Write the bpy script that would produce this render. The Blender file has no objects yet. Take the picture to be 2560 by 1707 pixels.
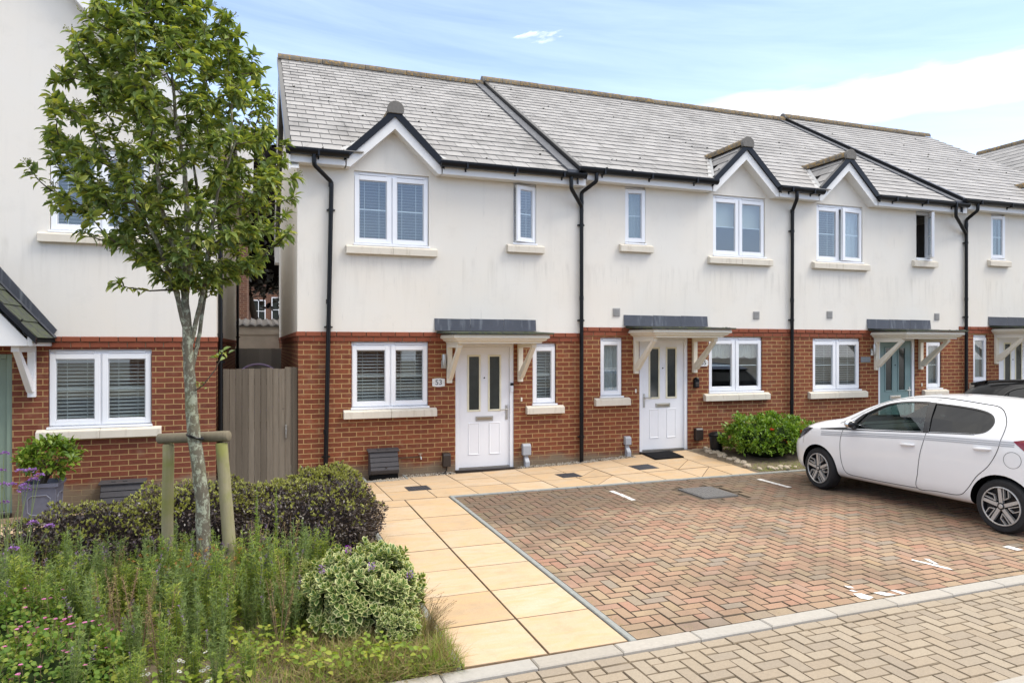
import bpy, bmesh, math, random
import numpy as np
from mathutils import Vector, Matrix
from mathutils.bvhtree import BVHTree
RND = random.Random(11)
NR = np.random.default_rng(5)
SC = bpy.context.scene
COL = SC.collection
PI = math.pi
rad = math.radians
U = RND.uniform

# ------------------------------------------------------------------ objects
ORG = {}
def setp(o, label=None, cat=None, group=None, kind=None):
    if label: o['label'] = label
    if cat: o['category'] = cat
    if group: o['group'] = group
    if kind: o['kind'] = kind
    return o
def thing(name, label, cat, loc=(0, 0, 0), group=None):
    o = bpy.data.objects.new(name, None); COL.objects.link(o)
    o.location = loc; o.empty_display_size = .2
    ORG[o.name] = Vector(loc)
    return setp(o, label, cat, group)
def dup(root, loc, rz=0, s=1.0, label=None):
    c = root.copy(); COL.objects.link(c); c.location = loc
    c.rotation_euler = (0, 0, rz); c.scale = (s, s, s)
    if label: c['label'] = label
    for ch in list(root.children):
        d = ch.copy(); COL.objects.link(d); d.parent = c
        for g in list(ch.children):
            e = g.copy(); COL.objects.link(e); e.parent = d
    return c
def link_mesh(name, me, mats, parent=None, origin=None):
    for m in mats: me.materials.append(m)
    o = bpy.data.objects.new(name, me); COL.objects.link(o)
    if parent is not None:
        org = ORG[parent.name]; o.parent = parent; ORG[o.name] = org
    else:
        org = Vector(origin or (0, 0, 0)); o.location = org; ORG[o.name] = org
    if org.length > 0: me.transform(Matrix.Translation(-org))
    return o

class MB:
    """collects geometry for ONE mesh object"""
    def __init__(s): s.v = []; s.f = []; s.m = []
    def add(s, vs, fs, mi=0):
        b = len(s.v); s.v.extend([tuple(v) for v in vs])
        for f in fs: s.f.append([b + i for i in f]); s.m.append(mi)
    def quad(s, a, b, c, d, mi=0): s.add([a, b, c, d], [(0, 1, 2, 3)], mi)
    def box(s, x0, y0, z0, x1, y1, z1, mi=0, M=None):
        if x1 < x0: x0, x1 = x1, x0
        if y1 < y0: y0, y1 = y1, y0
        if z1 < z0: z0, z1 = z1, z0
        vs = [(x0, y0, z0), (x1, y0, z0), (x1, y1, z0), (x0, y1, z0), (x0, y0, z1), (x1, y0, z1), (x1, y1, z1), (x0, y1, z1)]
        if M is not None: vs = [M @ Vector(v) for v in vs]
        s.add(vs, [(3, 2, 1, 0), (4, 5, 6, 7), (0, 1, 5, 4), (1, 2, 6, 5), (2, 3, 7, 6), (3, 0, 4, 7)], mi)
    def prism_y(s, poly, y0, y1, mi=0):
        """polygon in (x,z), counter-clockwise seen from -Y, extruded along Y"""
        n = len(poly)
        a = sum(poly[i][0] * poly[(i + 1) % n][1] - poly[(i + 1) % n][0] * poly[i][1] for i in range(n))
        if a < 0: poly = poly[::-1]
        vs = [(p[0], y0, p[1]) for p in poly] + [(p[0], y1, p[1]) for p in poly]
        fs = [tuple(range(n)), tuple(range(2 * n - 1, n - 1, -1))]
        fs += [(i, i + n, (i + 1) % n + n, (i + 1) % n) for i in range(n)]
        s.add(vs, fs, mi)
    def prism_x(s, poly, x0, x1, mi=0):
        """polygon in (y,z) extruded along X"""
        n = len(poly)
        a = sum(poly[i][0] * poly[(i + 1) % n][1] - poly[(i + 1) % n][0] * poly[i][1] for i in range(n))
        if a < 0: poly = poly[::-1]
        vs = [(x0, p[0], p[1]) for p in poly] + [(x1, p[0], p[1]) for p in poly]
        fs = [tuple(range(n - 1, -1, -1)), tuple(range(n, 2 * n))]
        fs += [(i, (i + 1) % n, (i + 1) % n + n, i + n) for i in range(n)]
        s.add(vs, fs, mi)
    def tube(s, pts, r, seg=8, mi=0, caps=True):
        pts = [Vector(p) for p in pts]; n = len(pts)
        rs = list(r) if hasattr(r, '__len__') else [r] * n
        t0 = (pts[1] - pts[0]).normalized()
        a = t0.orthogonal().normalized()
        vs = []
        for i, p in enumerate(pts):
            t = (pts[min(i + 1, n - 1)] - pts[max(i - 1, 0)]).normalized()
            a = (a - t * a.dot(t))
            a = a.normalized() if a.length > 1e-6 else t.orthogonal().normalized()
            b = t.cross(a)
            # keep the section full at bends
            for k in range(seg):
                an = 2 * PI * k / seg
                vs.append(p + (a * math.cos(an) + b * math.sin(an)) * rs[i])
        fs = []
        for i in range(n - 1):
            for k in range(seg):
                k2 = (k + 1) % seg
                fs.append((i * seg + k, i * seg + k2, (i + 1) * seg + k2, (i + 1) * seg + k))
        if caps:
            fs.append(tuple(range(seg - 1, -1, -1))); fs.append(tuple((n - 1) * seg + k for k in range(seg)))
        s.add(vs, fs, mi)
    def lathe(s, prof, c, axis='z', seg=24, mi=0):
        """prof = (radius, height along axis) list"""
        vs = []; n = len(prof)
        for (r, h) in prof:
            for k in range(seg):
                a = 2 * PI * k / seg
                p = (r * math.cos(a), r * math.sin(a), h)
                if axis == 'y': p = (p[0], p[2], p[1])
                if axis == 'x': p = (p[2], p[0], p[1])
                vs.append((c[0] + p[0], c[1] + p[1], c[2] + p[2]))
        fs = []
        for i in range(n - 1):
            for k in range(seg):
                k2 = (k + 1) % seg
                fs.append((i * seg + k, i * seg + k2, (i + 1) * seg + k2, (i + 1) * seg + k))
        s.add(vs, fs, mi)
    def ball(s, c, r, mi=0, seg=8, ring=5, sq=(1, 1, 1)):
        vs = []; fs = []
        for i in range(ring + 1):
            t = PI * i / ring
            for k in range(seg):
                a = 2 * PI * k / seg
                vs.append((c[0] + r * sq[0] * math.sin(t) * math.cos(a), c[1] + r * sq[1] * math.sin(t) * math.sin(a), c[2] + r * sq[2] * math.cos(t)))
        for i in range(ring):
            for k in range(seg):
                k2 = (k + 1) % seg
                fs.append((i * seg + k, (i + 1) * seg + k, (i + 1) * seg + k2, i * seg + k2))
        s.add(vs, fs, mi)
    def text(s, txt, size, c, mi=0, depth=.002, sx=1.0):
        cu = bpy.data.curves.new('t', 'FONT'); cu.body = txt; cu.size = size
        cu.align_x = 'CENTER'; cu.align_y = 'CENTER'; cu.extrude = depth
        o = bpy.data.objects.new('t', cu); COL.objects.link(o)
        me = bpy.data.meshes.new_from_object(o.evaluated_get(bpy.context.evaluated_depsgraph_get()))
        s.add([(c[0] + v.co.x * sx, c[1] - v.co.z, c[2] + v.co.y) for v in me.vertices], [tuple(p.vertices) for p in me.polygons], mi)
        bpy.data.objects.remove(o); bpy.data.curves.remove(cu); bpy.data.meshes.remove(me)
    def xform(s, M): s.v = [tuple(M @ Vector(v)) for v in s.v]; return s
    def build(s, name, mats, parent=None, origin=None, bevel=0, smooth=False, angle=35, weld=False):
        if not isinstance(mats, (list, tuple)): mats = [mats]
        me = bpy.data.meshes.new(name); me.from_pydata(s.v, [], s.f)
        me.polygons.foreach_set('material_index', s.m)
        if bevel or weld:
            bm = bmesh.new(); bm.from_mesh(me)
            if weld: bmesh.ops.remove_doubles(bm, verts=bm.verts, dist=1e-4)
            if bevel:
                es = [e for e in bm.edges if len(e.link_faces) == 2 and e.calc_face_angle(0) > .5]
                bmesh.ops.bevel(bm, geom=es, offset=bevel, segments=1, affect='EDGES', profile=.5, clamp_overlap=True)
            bm.to_mesh(me); bm.free()
        if smooth:
            me.polygons.foreach_set('use_smooth', [True] * len(me.polygons))
            me.set_sharp_from_angle(angle=rad(angle))
        me.update()
        return link_mesh(name, me, mats, parent, origin)

# ------------------------------------------------------------------ materials
def N(nt, t, ins=None, **at):
    n = nt.nodes.new('ShaderNode' + t)
    for k, v in at.items(): setattr(n, k, v)
    for k, v in (ins or {}).items():
        if isinstance(v, bpy.types.NodeSocket): nt.links.new(v, n.inputs[k])
        else: n.inputs[k].default_value = v
    return n
def c4(c): return (c[0], c[1], c[2], 1.0) if len(c) == 3 else tuple(c)
def mix(nt, f, a, b, bl='MIX'):
    n = nt.nodes.new('ShaderNodeMix'); n.data_type = 'RGBA'; n.blend_type = bl
    for i, v in ((0, f), (6, a), (7, b)):
        if isinstance(v, bpy.types.NodeSocket): nt.links.new(v, n.inputs[i])
        else: n.inputs[i].default_value = v if i == 0 else c4(v)
    return n.outputs[2]
def ramp(nt, f, stops, interp='LINEAR'):
    n = nt.nodes.new('ShaderNodeValToRGB'); nt.links.new(f, n.inputs[0])
    cr = n.color_ramp; cr.interpolation = interp
    while len(cr.elements) < len(stops): cr.elements.new(.5)
    for e, (p, c) in zip(cr.elements, stops):
        e.position = p; e.color = c4(c) if hasattr(c, '__len__') else (c, c, c, 1)
    return n.outputs[0]
def math_(nt, op, a, b=0.0, c=None, clamp=False):
    n = nt.nodes.new('ShaderNodeMath'); n.operation = op; n.use_clamp = clamp
    for i, v in enumerate((a, b, c)):
        if v is None: continue
        if isinstance(v, bpy.types.NodeSocket): nt.links.new(v, n.inputs[i])
        else: n.inputs[i].default_value = v
    return n.outputs[0]
def mat(name):
    m = bpy.data.materials.new(name); m.use_nodes = True
    nt = m.node_tree; nt.nodes.clear()
    return m, nt
def out(nt, sh): nt.links.new(sh, nt.nodes.new('ShaderNodeOutputMaterial').inputs[0])
def bsdf(nt, col, rough=.6, spec=.5, metal=0.0, normal=None, **kw):
    n = nt.nodes.new('ShaderNodeBsdfPrincipled')
    ins = {'Base Color': col, 'Roughness': rough, 'Specular IOR Level': spec, 'Metallic': metal}
    ins.update(kw)
    if normal is not None: ins['Normal'] = normal
    for k, v in ins.items():
        if isinstance(v, bpy.types.NodeSocket): nt.links.new(v, n.inputs[k])
        else: n.inputs[k].default_value = c4(v) if hasattr(v, '__len__') else v
    return n.outputs[0]
def pos(nt): return nt.nodes.new('ShaderNodeNewGeometry').outputs['Position']
def isl(nt): return nt.nodes.new('ShaderNodeNewGeometry').outputs['Random Per Island']
def noise(nt, v, scale, detail=4, rough=.55, dist=0.0, sc3=None):
    if sc3:
        v = N(nt, 'VectorMath', {0: v, 1: sc3}, operation='MULTIPLY').outputs[0]
    return N(nt, 'TexNoise', {'Vector': v, 'Scale': scale, 'Detail': detail, 'Roughness': rough, 'Distortion': dist}).outputs['Fac']
def bump(nt, h, st=.3, d=.01): return N(nt, 'Bump', {'Height': h, 'Strength': st, 'Distance': d}).outputs[0]

def simple(name, col, rough=.5, spec=.5, metal=0.0, var=.12, scale=8, bmp=0, bs=60, **kw):
    m, nt = mat(name); p = pos(nt)
    n1 = noise(nt, p, scale, 5)
    c = mix(nt, n1, [x * (1 - var) for x in col], [min(1, x * (1 + var)) for x in col])
    nm = bump(nt, noise(nt, p, bs, 3), bmp, .004) if bmp else None
    out(nt, bsdf(nt, c, rough, spec, metal, nm, **kw)); return m

M = {}
def make_render(name, base, warm):
    m, nt = mat(name); p = pos(nt)
    a = noise(nt, p, .9, 5); c = mix(nt, ramp(nt, a, [(.35, 0), (.7, 1)]), base, warm)
    st = noise(nt, p, 1.0, 6, .6, 0, (7, 7, .55))
    c = mix(nt, ramp(nt, st, [(.54, 0), (.8, .17)]), c, [x * .66 for x in base])
    st2 = noise(nt, p, 1.0, 3, .6, 0, (22, 22, 2.2))
    c = mix(nt, ramp(nt, st2, [(.68, 0), (.80, .35)]), c, (.36, .34, .30))
    zz = N(nt, 'SeparateXYZ', {0: p}).outputs[2]
    under = math_(nt, 'MULTIPLY', ramp(nt, math_(nt, 'MULTIPLY', zz, .1), [(.262, 0), (.335, 1), (.345, 0)]), ramp(nt, noise(nt, p, 1.0, 5, .6, .2, (13, 13, 1.1)), [(.50, 0), (.70, .28)]))
    c = mix(nt, under, c, (.40, .37, .31))
    blot = noise(nt, p, 2.6, 6, .7); c = mix(nt, ramp(nt, blot, [(.54, 0), (.72, .16)]), c, (.50, .47, .42))
    fine = noise(nt, p, 140, 3, .7)
    out(nt, bsdf(nt, c, .9, .25, 0, bump(nt, fine, .35, .006))); return m
M['render'] = make_render('cream_render', (.745, .715, .645), (.75, .70, .61))
M['render_left'] = make_render('cream_render_neighbour', (.735, .70, .635), (.745, .695, .61))
def make_brick(name, c1, c2, mort, off=0.0, stain=True):
    m, nt = mat(name); p = pos(nt)
    sx = N(nt, 'SeparateXYZ', {0: p})
    u = math_(nt, 'ADD', sx.outputs[0], sx.outputs[1])
    wob = noise(nt, p, 9, 2)
    zz = math_(nt, 'ADD', math_(nt, 'ADD', sx.outputs[2], off), math_(nt, 'MULTIPLY', math_(nt, 'SUBTRACT', wob, .5), .008))
    v = N(nt, 'CombineXYZ', {0: u, 1: zz, 2: 0.0}).outputs[0]
    b = N(nt, 'TexBrick', {'Vector': v, 'Color1': c4(c1), 'Color2': c4(c2), 'Mortar': c4(mort), 'Scale': 1.0, 'Mortar Size': .0065, 'Mortar Smooth': .12, 'Bias': -.1, 'Brick Width': .225, 'Row Height': .075})
    n1 = noise(nt, p, 26, 5, .65)
    c = mix(nt, ramp(nt, n1, [(.35, .0), (.75, .55)]), b.outputs['Color'], [x * .55 for x in c2])
    n2 = noise(nt, p, 6, 4)
    c = mix(nt, ramp(nt, n2, [(.55, 0), (.8, .22)]), c, (.42, .30, .20))
    c = mix(nt, b.outputs['Fac'], c, mix(nt, n1, [x * .8 for x in mort], mort))
    if stain:
        lo = math_(nt, 'ADD', sx.outputs[2], math_(nt, 'MULTIPLY', noise(nt, p, 3.5, 5), .34))
        c = mix(nt, ramp(nt, lo, [(.20, .8), (.34, 0)]), c, (.22, .18, .12))
        wh = noise(nt, p, 3.0, 6, .7)
        c = mix(nt, math_(nt, 'MULTIPLY', ramp(nt, wh, [(.62, 0), (.75, .5)]), ramp(nt, lo, [(.2, 1), (.45, 0)])), c, (.55, .50, .42))
    h = math_(nt, 'SUBTRACT', math_(nt, 'MULTIPLY', n1, .35), b.outputs['Fac'])
    out(nt, bsdf(nt, c, .85, .3, 0, bump(nt, h, .7, .006))); return m
M['brick'] = make_brick('red_brick', (.25, .076, .034), (.165, .048, .024), (.46, .29, .125), .02)
M['brick_left'] = make_brick('red_brick_neighbour', (.215, .064, .034), (.145, .042, .025), (.42, .27, .12), .03)
M['brick_far'] = make_brick('brown_brick', (.16, .07, .042), (.11, .05, .035), (.32, .22, .15), 0, False)
def make_island(name, stops, rough=.75, nz=30, var=.25, stain=None, bmp=.3, spec=.3):
    m, nt = mat(name); p = pos(nt); r = isl(nt)
    c = ramp(nt, r, stops, 'LINEAR')
    n1 = noise(nt, p, nz, 5, .65)
    c = mix(nt, math_(nt, 'MULTIPLY', ramp(nt, n1, [(.3, 0), (.75, 1)]), var * 2), c, mix(nt, .5, c, (.02, .02, .02)))
    if stain: c = stain(nt, p, c)
    out(nt, bsdf(nt, c, rough, spec, 0, bump(nt, n1, bmp, .004))); return m
def band_stain(nt, p, c):
    sx = N(nt, 'SeparateXYZ', {0: p}); a = noise(nt, p, 7, 5)
    f = ramp(nt, a, [(.45, 0), (.7, .5)])
    return mix(nt, f, c, (.42, .12, .06))
M['band'] = make_island('band_brick', [(0, (.225, .062, .031)), (.5, (.29, .085, .042)), (1, (.255, .072, .035))], .8, 18, .2)
def slate_stain(nt, p, c):
    big = noise(nt, p, 1.3, 5, .6)
    c = mix(nt, ramp(nt, big, [(.50, 0), (.74, .75)]), c, (.115, .112, .108))
    runs = noise(nt, p, 1.0, 5, .65, .3, (9, 1.3, 1.3))
    c = mix(nt, ramp(nt, runs, [(.54, 0), (.74, .6)]), c, (.10, .098, .095))
    pale = noise(nt, p, 34, 4, .7)
    c = mix(nt, ramp(nt, pale, [(.56, 0), (.72, .5)]), c, (.50, .485, .455))
    sx = N(nt, 'SeparateXYZ', {0: p})
    up = ramp(nt, math_(nt, 'MULTIPLY', sx.outputs[2], .1), [(.56, .0), (.82, 1)])
    li = noise(nt, p, 9, 6, .75)
    c = mix(nt, math_(nt, 'MULTIPLY', ramp(nt, li, [(.66, 0), (.72, .8)]), up), c, (.40, .21, .05))
    return c
M['slate'] = make_island('grey_slate', [(0, (.235, .225, .215)), (.35, (.30, .289, .276)), (.7, (.335, .323, .308)), (1, (.265, .255, .244))], .62, 22, .15, slate_stain, .25, .5)
M['moss'] = simple('moss_spot', (.022, .022, .016), .95)
def lich(nt, p, c):
    l = noise(nt, p, 14, 6, .75)
    c = mix(nt, ramp(nt, l, [(.48, 0), (.62, .85)]), c, (.33, .20, .055))
    return mix(nt, ramp(nt, noise(nt, p, 23, 5, .7), [(.6, 0), (.7, .8)]), c, (.36, .35, .30))
M['ridge'] = make_island('lichened_ridge', [(0, (.12, .105, .085)), (1, (.17, .15, .12))], .9, 25, .2, lich)
M['ridge_end'] = simple('ridge_end', (.15, .14, .125), .85, var=.3, scale=20, bmp=.2)
M['black'] = simple('black_plastic', (.006, .0065, .008), .30, .28, var=.3)
M['dark'] = simple('dark_void', (.008, .008, .008), .9, .1)
M['white'] = simple('white_plastic', (.80, .81, .83), .28, .5, var=.03)
M['vinyl_line'] = simple('grey_seal', (.30, .31, .33), .5)
M['cream'] = simple('cream_paint', (.74, .69, .57), .5, .4, var=.05)
M['fascia'] = simple('white_fascia', (.76, .75, .72), .4, .4, var=.05)
def make_stone():
    m, nt = mat('sill_stone'); p = pos(nt)
    a = noise(nt, p, 5, 5, .6); c = mix(nt, a, (.58, .52, .42), (.72, .67, .57))
    s = noise(nt, p, 1, 5, .6, 0, (18, 18, 3))
    c = mix(nt, ramp(nt, s, [(.55, 0), (.75, .5)]), c, (.36, .30, .22))
    out(nt, bsdf(nt, c, .85, .3, 0, bump(nt, noise(nt, p, 120, 3), .2, .003))); return m
M['stone'] = make_stone()
def make_lead():
    m, nt = mat('lead_sheet'); p = pos(nt)
    a = noise(nt, p, 3, 5); c = mix(nt, a, (.045, .05, .06), (.095, .10, .115))
    s = noise(nt, p, 1, 5, .6, 0, (11, 11, 1.2))
    c = mix(nt, ramp(nt, s, [(.55, 0), (.72, .55)]), c, (.26, .28, .29))
    out(nt, bsdf(nt, c, .5, .4, .25, bump(nt, a, .2, .01))); return m
M['lead'] = make_lead()
M['leadpale'] = simple('weathered_lead', (.42, .42, .41), .7, var=.25, scale=14)
def make_canopy():
    m, nt = mat('mossy_sheet'); p = pos(nt)
    a = noise(nt, p, 12, 5, .7); c = mix(nt, ramp(nt, a, [(.4, 0), (.65, 1)]), (.05, .055, .055), (.085, .10, .045))
    out(nt, bsdf(nt, c, .8, .3, 0, bump(nt, a, .5, .01))); return m
M['mossy'] = make_canopy()
def make_glass(name, tint, base):
    m, nt = mat(name)
    fc = N(nt, 'LayerWeight', {'Blend': .5}).outputs['Facing']          # same from both sides of a pane
    f = math_(nt, 'MULTIPLY_ADD', math_(nt, 'POWER', fc, 4.0), .85, base, True)
    t = N(nt, 'BsdfTransparent', {'Color': c4(tint)}).outputs[0]
    g = N(nt, 'BsdfGlossy', {'Color': (.95, .97, 1, 1), 'Roughness': .0}).outputs[0]
    out(nt, N(nt, 'MixShader', {0: f, 1: t, 2: g}).outputs[0]); return m
M['glass'] = make_glass('window_glass', (.86, .90, .90), .09)
M['carglass'] = make_glass('car_glass', (.62, .74, .70), .06)
M['tint'] = make_glass('tinted_glass', (.015, .015, .017), .045)
M['doorglass'] = simple('obscured_glass', (.035, .040, .036), .12, .6, var=.5, scale=5)
M['blind'] = simple('blind_slat', (.72, .71, .68), .5, var=.03)
M['roller'] = simple('roller_blind', (.66, .64, .56), .8, var=.05)
M['lace'] = simple('lace_curtain', (.62, .60, .50), .9, var=.3, scale=60, bmp=.4)
M['net'] = simple('net_curtain', (.50, .53, .53), .9, var=.25, scale=30)
M['room'] = simple('room_wall', (.36, .33, .30), .9)
M['steel'] = simple('brushed_steel', (.50, .49, .46), .35, .5, .9, var=.15)
M['brass'] = simple('pale_bronze', (.40, .34, .26), .35, .5, .8)
M['door_sage'] = simple('sage_paint', (.20, .265, .205), .35, .4, var=.05)
M['door_teal'] = simple('teal_paint', (.17, .26, .255), .35, .4, var=.05)
M['doorcream'] = simple('door_beading', (.74, .70, .52), .45)
M['greybox'] = simple('grey_plastic', (.36, .38, .41), .45, var=.05)
M['brownbox'] = simple('brown_plastic', (.030, .022, .018), .4, var=.2)
M['meter'] = simple('meter_box_plastic', (.062, .058, .060), .6, .3, var=.18, scale=25, bmp=.15, bs=200)
M['sign'] = simple('sign_white', (.72, .72, .70), .35, var=.04)
M['ink'] = simple('sign_ink', (.03, .03, .05), .5)
M['slatesign'] = simple('slate_sign', (.20, .22, .24), .6, var=.2)
M['vent'] = simple('vent_plastic', (.36, .35, .33), .6, var=.1)
# ground
def slab_stain(nt, p, c):
    a = noise(nt, p, 2.2, 5, .6, 1.4, (1, 3.0, 1))
    c = mix(nt, ramp(nt, a, [(.38, 0), (.68, .7)]), c, (.60, .385, .185))
    b = noise(nt, p, 1.1, 5, .65)
    c = mix(nt, ramp(nt, b, [(.55, 0), (.78, .5)]), c, (.62, .52, .39))
    sx = N(nt, 'SeparateXYZ', {0: p})
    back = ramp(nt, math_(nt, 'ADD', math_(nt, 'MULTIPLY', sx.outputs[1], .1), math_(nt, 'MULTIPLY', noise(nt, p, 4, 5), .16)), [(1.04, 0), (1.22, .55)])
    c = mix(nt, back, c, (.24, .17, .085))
    g_ = noise(nt, p, 3.6, 8, .72)
    c = mix(nt, ramp(nt, g_, [(.50, 0), (.74, .5)]), c, (.34, .26, .175))
    gr_ = noise(nt, p, 160, 4, .75); c = mix(nt, ramp(nt, gr_, [(.40, .28), (.60, 0)]), c, (.36, .25, .15))
    d = noise(nt, p, 70, 4, .7)
    return mix(nt, ramp(nt, d, [(.62, 0), (.72, .6)]), c, (.22, .14, .08))
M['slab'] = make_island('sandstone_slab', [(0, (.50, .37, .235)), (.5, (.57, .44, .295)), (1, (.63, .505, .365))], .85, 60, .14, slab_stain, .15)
def bay_stain(nt, p, c):
    sx = N(nt, 'SeparateXYZ', {0: p})
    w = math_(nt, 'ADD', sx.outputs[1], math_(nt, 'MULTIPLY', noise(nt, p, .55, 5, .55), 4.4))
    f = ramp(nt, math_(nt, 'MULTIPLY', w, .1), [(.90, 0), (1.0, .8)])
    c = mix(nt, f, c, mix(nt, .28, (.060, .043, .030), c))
    s = noise(nt, p, 1.1, 6, .62)
    c = mix(nt, ramp(nt, s, [(.46, 0), (.68, .55)]), c, (.13, .10, .072))
    gr_ = noise(nt, p, 130, 4, .75); c = mix(nt, ramp(nt, gr_, [(.36, .35), (.62, 0)]), c, (.14, .11, .08))
    pale = noise(nt, p, 210, 2, .6); return mix(nt, ramp(nt, pale, [(.66, 0), (.74, .5)]), c, (.55, .48, .38))
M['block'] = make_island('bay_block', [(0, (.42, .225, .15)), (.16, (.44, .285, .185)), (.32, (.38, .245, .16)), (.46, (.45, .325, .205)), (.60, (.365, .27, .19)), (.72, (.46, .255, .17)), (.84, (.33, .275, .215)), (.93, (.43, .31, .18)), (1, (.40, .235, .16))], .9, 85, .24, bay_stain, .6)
M['roadblock'] = make_island('road_block', [(0, (.34, .275, .20)), (.4, (.39, .325, .24)), (.7, (.32, .265, .20)), (1, (.37, .30, .215))], .9, 85, .25, None, .6)
M['joint'] = simple('joint_sand', (.095, .070, .046), .95, var=.5, scale=9)
M['roadjoint'] = simple('road_joint', (.19, .148, .098), .95, var=.5, scale=9)
M['grout'] = simple('slab_grout', (.20, .14, .085), .95, var=.6, scale=14)
M['kerb'] = make_island('concrete_kerb', [(0, (.38, .345, .29)), (.5, (.44, .405, .35)), (1, (.40, .38, .34))], .9, 40, .18, None, .4)
M['edging'] = simple('grey_edging', (.27, .28, .26), .9, var=.35, scale=16, bmp=.3)
M['soil'] = simple('bed_soil', (.15, .115, .075), .95, var=.5, scale=12, bmp=.6, bs=40)
M['earth'] = simple('ground_earth', (.20, .18, .14), .95, var=.3, scale=2)
M['asphalt'] = simple('asphalt', (.055, .055, .056), .9, var=.25, scale=20, bmp=.3, bs=150)
M['gravel'] = make_island('pale_gravel', [(0, (.48, .42, .33)), (.5, (.36, .30, .22)), (1, (.58, .54, .47))], .9, 90, .2)
M['pebble'] = simple('pebble_stone', (.42, .35, .26), .8, var=.35, scale=9)
M['cover'] = simple('iron_cover', (.06, .062, .07), .6, .4, .2, var=.35, scale=40, bmp=.6, bs=120)
M['coverbig'] = simple('grey_cover', (.145, .14, .135), .8, .3, 0, var=.4, scale=50, bmp=.8, bs=90)
M['mat'] = simple('door_mat', (.010, .010, .011), .95, .1)
def make_paint():
    m, nt = mat('worn_paint'); p = pos(nt)
    a = noise(nt, p, 40, 5, .7)
    out(nt, bsdf(nt, mix(nt, ramp(nt, a, [(.42, 0), (.6, 1)]), (.62, .60, .56), (.80, .79, .77)), .8, .3)); return m
M['paint'] = make_paint()
def make_fence(name, a, b):
    m, nt = mat(name); p = pos(nt); r = isl(nt)
    g = noise(nt, p, 1, 6, .65, .6, (30, 30, 1.5))
    c = mix(nt, g, a, b)
    c = mix(nt, math_(nt, 'MULTIPLY', r, .55), c, [x * .5 for x in a])
    k = noise(nt, p, 7, 2)
    c = mix(nt, ramp(nt, k, [(.70, 0), (.76, .8)]), c, (.04, .03, .022))
    out(nt, bsdf(nt, c, .9, .2, 0, bump(nt, g, .4, .004))); return m
M['fence'] = make_fence('weathered_board', (.125, .098, .070), (.32, .27, .205))
M['fence2'] = make_fence('silver_board', (.40, .38, .34), (.54, .52, .47))
def make_post():
    m, nt = mat('tree_stake_wood'); p = pos(nt)
    g = noise(nt, p, 1, 6, .65, .6, (38, 38, 2.0))
    c = mix(nt, g, (.20, .175, .10), (.36, .32, .20))
    al = noise(nt, p, 3.0, 4, .6)
    c = mix(nt, ramp(nt, al, [(.42, 0), (.66, .75)]), c, (.20, .21, .045))
    out(nt, bsdf(nt, c, .9, .2, 0, bump(nt, g, .4, .006))); return m
M['post'] = make_post()
M['bar'] = make_fence('crossbar_wood', (.16, .135, .09), (.33, .28, .19))
def make_bark():
    m, nt = mat('lichen_bark'); p = pos(nt)
    a = noise(nt, p, 1, 5, .7, 0, (38, 38, 22)); c = mix(nt, a, (.085, .072, .05), (.19, .17, .125))
    l = noise(nt, p, 1, 6, .75, .3, (26, 26, 17))
    c = mix(nt, ramp(nt, l, [(.50, 0), (.57, .9)]), c, (.36, .38, .28))
    gl = noise(nt, p, 5, 4)
    c = mix(nt, ramp(nt, gl, [(.5, 0), (.7, .45)]), c, (.19, .20, .09))
    out(nt, bsdf(nt, c, .9, .2, 0, bump(nt, a, .5, .006))); return m
M['bark'] = make_bark()
M['twig'] = simple('twig_bark', (.085, .066, .045), .85, var=.3)
def make_leaf(name, stops, trans=.35, rough=.5, spec=.35, var=.35, nz=2.5, edge=None):
    m, nt = mat(name); r = isl(nt); p = pos(nt)
    c = ramp(nt, r, stops)
    if edge is not None:
        at = N(nt, 'Attribute', attribute_name='edge').outputs['Fac']
        c = mix(nt, at, c, edge)
    c = mix(nt, math_(nt, 'MULTIPLY', noise(nt, p, nz, 3), var), c, mix(nt, 1.0, c, (.5, .5, .5), 'MULTIPLY'))
    b = bsdf(nt, c, rough, spec)
    t = N(nt, 'BsdfTranslucent', {'Color': mix(nt, 1.0, c, (1.0, 1.0, .45), 'MULTIPLY')}).outputs[0]
    out(nt, N(nt, 'MixShader', {0: trans, 1: b, 2: t}).outputs[0]); return m
# ------------------------------------------------------------------ ground
YF = 11.07                                           # plane of the terrace front
def A(x): return float(np.interp(x, [-60, -4, 0, 2, 3.5, 5.26, 6.9, 8, 20, 80], [-.3, -.27, -.12, -.06, -.05, -.005, .08, .09, .15, .2]))
def gz(x, y):
    t = min(max((y - 9.0) / 1.95, 0), 1)
    l = min(max((-1.6 - x) / 1.2, 0), 1) * min(max((y - 6.5) / 2, 0), 1)   # the neighbour's forecourt lies lower
    return A(x) * t - .12 * l * (1 - t)
g = MB()
xs = [-90, -30, -12, -6, -4, -3, -2, -1, 0, 1, 2, 3.5, 5.26, 6.9, 8, 12, 20, 40, 100]
ys = [-70, -20, -6, 0, 6.5, 7.5, 8.5, 9.0, 9.5, 10, 10.5, 10.95, 12, 25, 60, 140]
for j, y in enumerate(ys):
    for x in xs: g.v.append((x, y, gz(x, y) - .07))
for j in range(len(ys) - 1):
    for i in range(len(xs) - 1):
        a = j * len(xs) + i; g.f.append([a, a + 1, a + 1 + len(xs), a + len(xs)]); g.m.append(0)
setp(g.build('ground', M['earth']), kind='structure')

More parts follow.
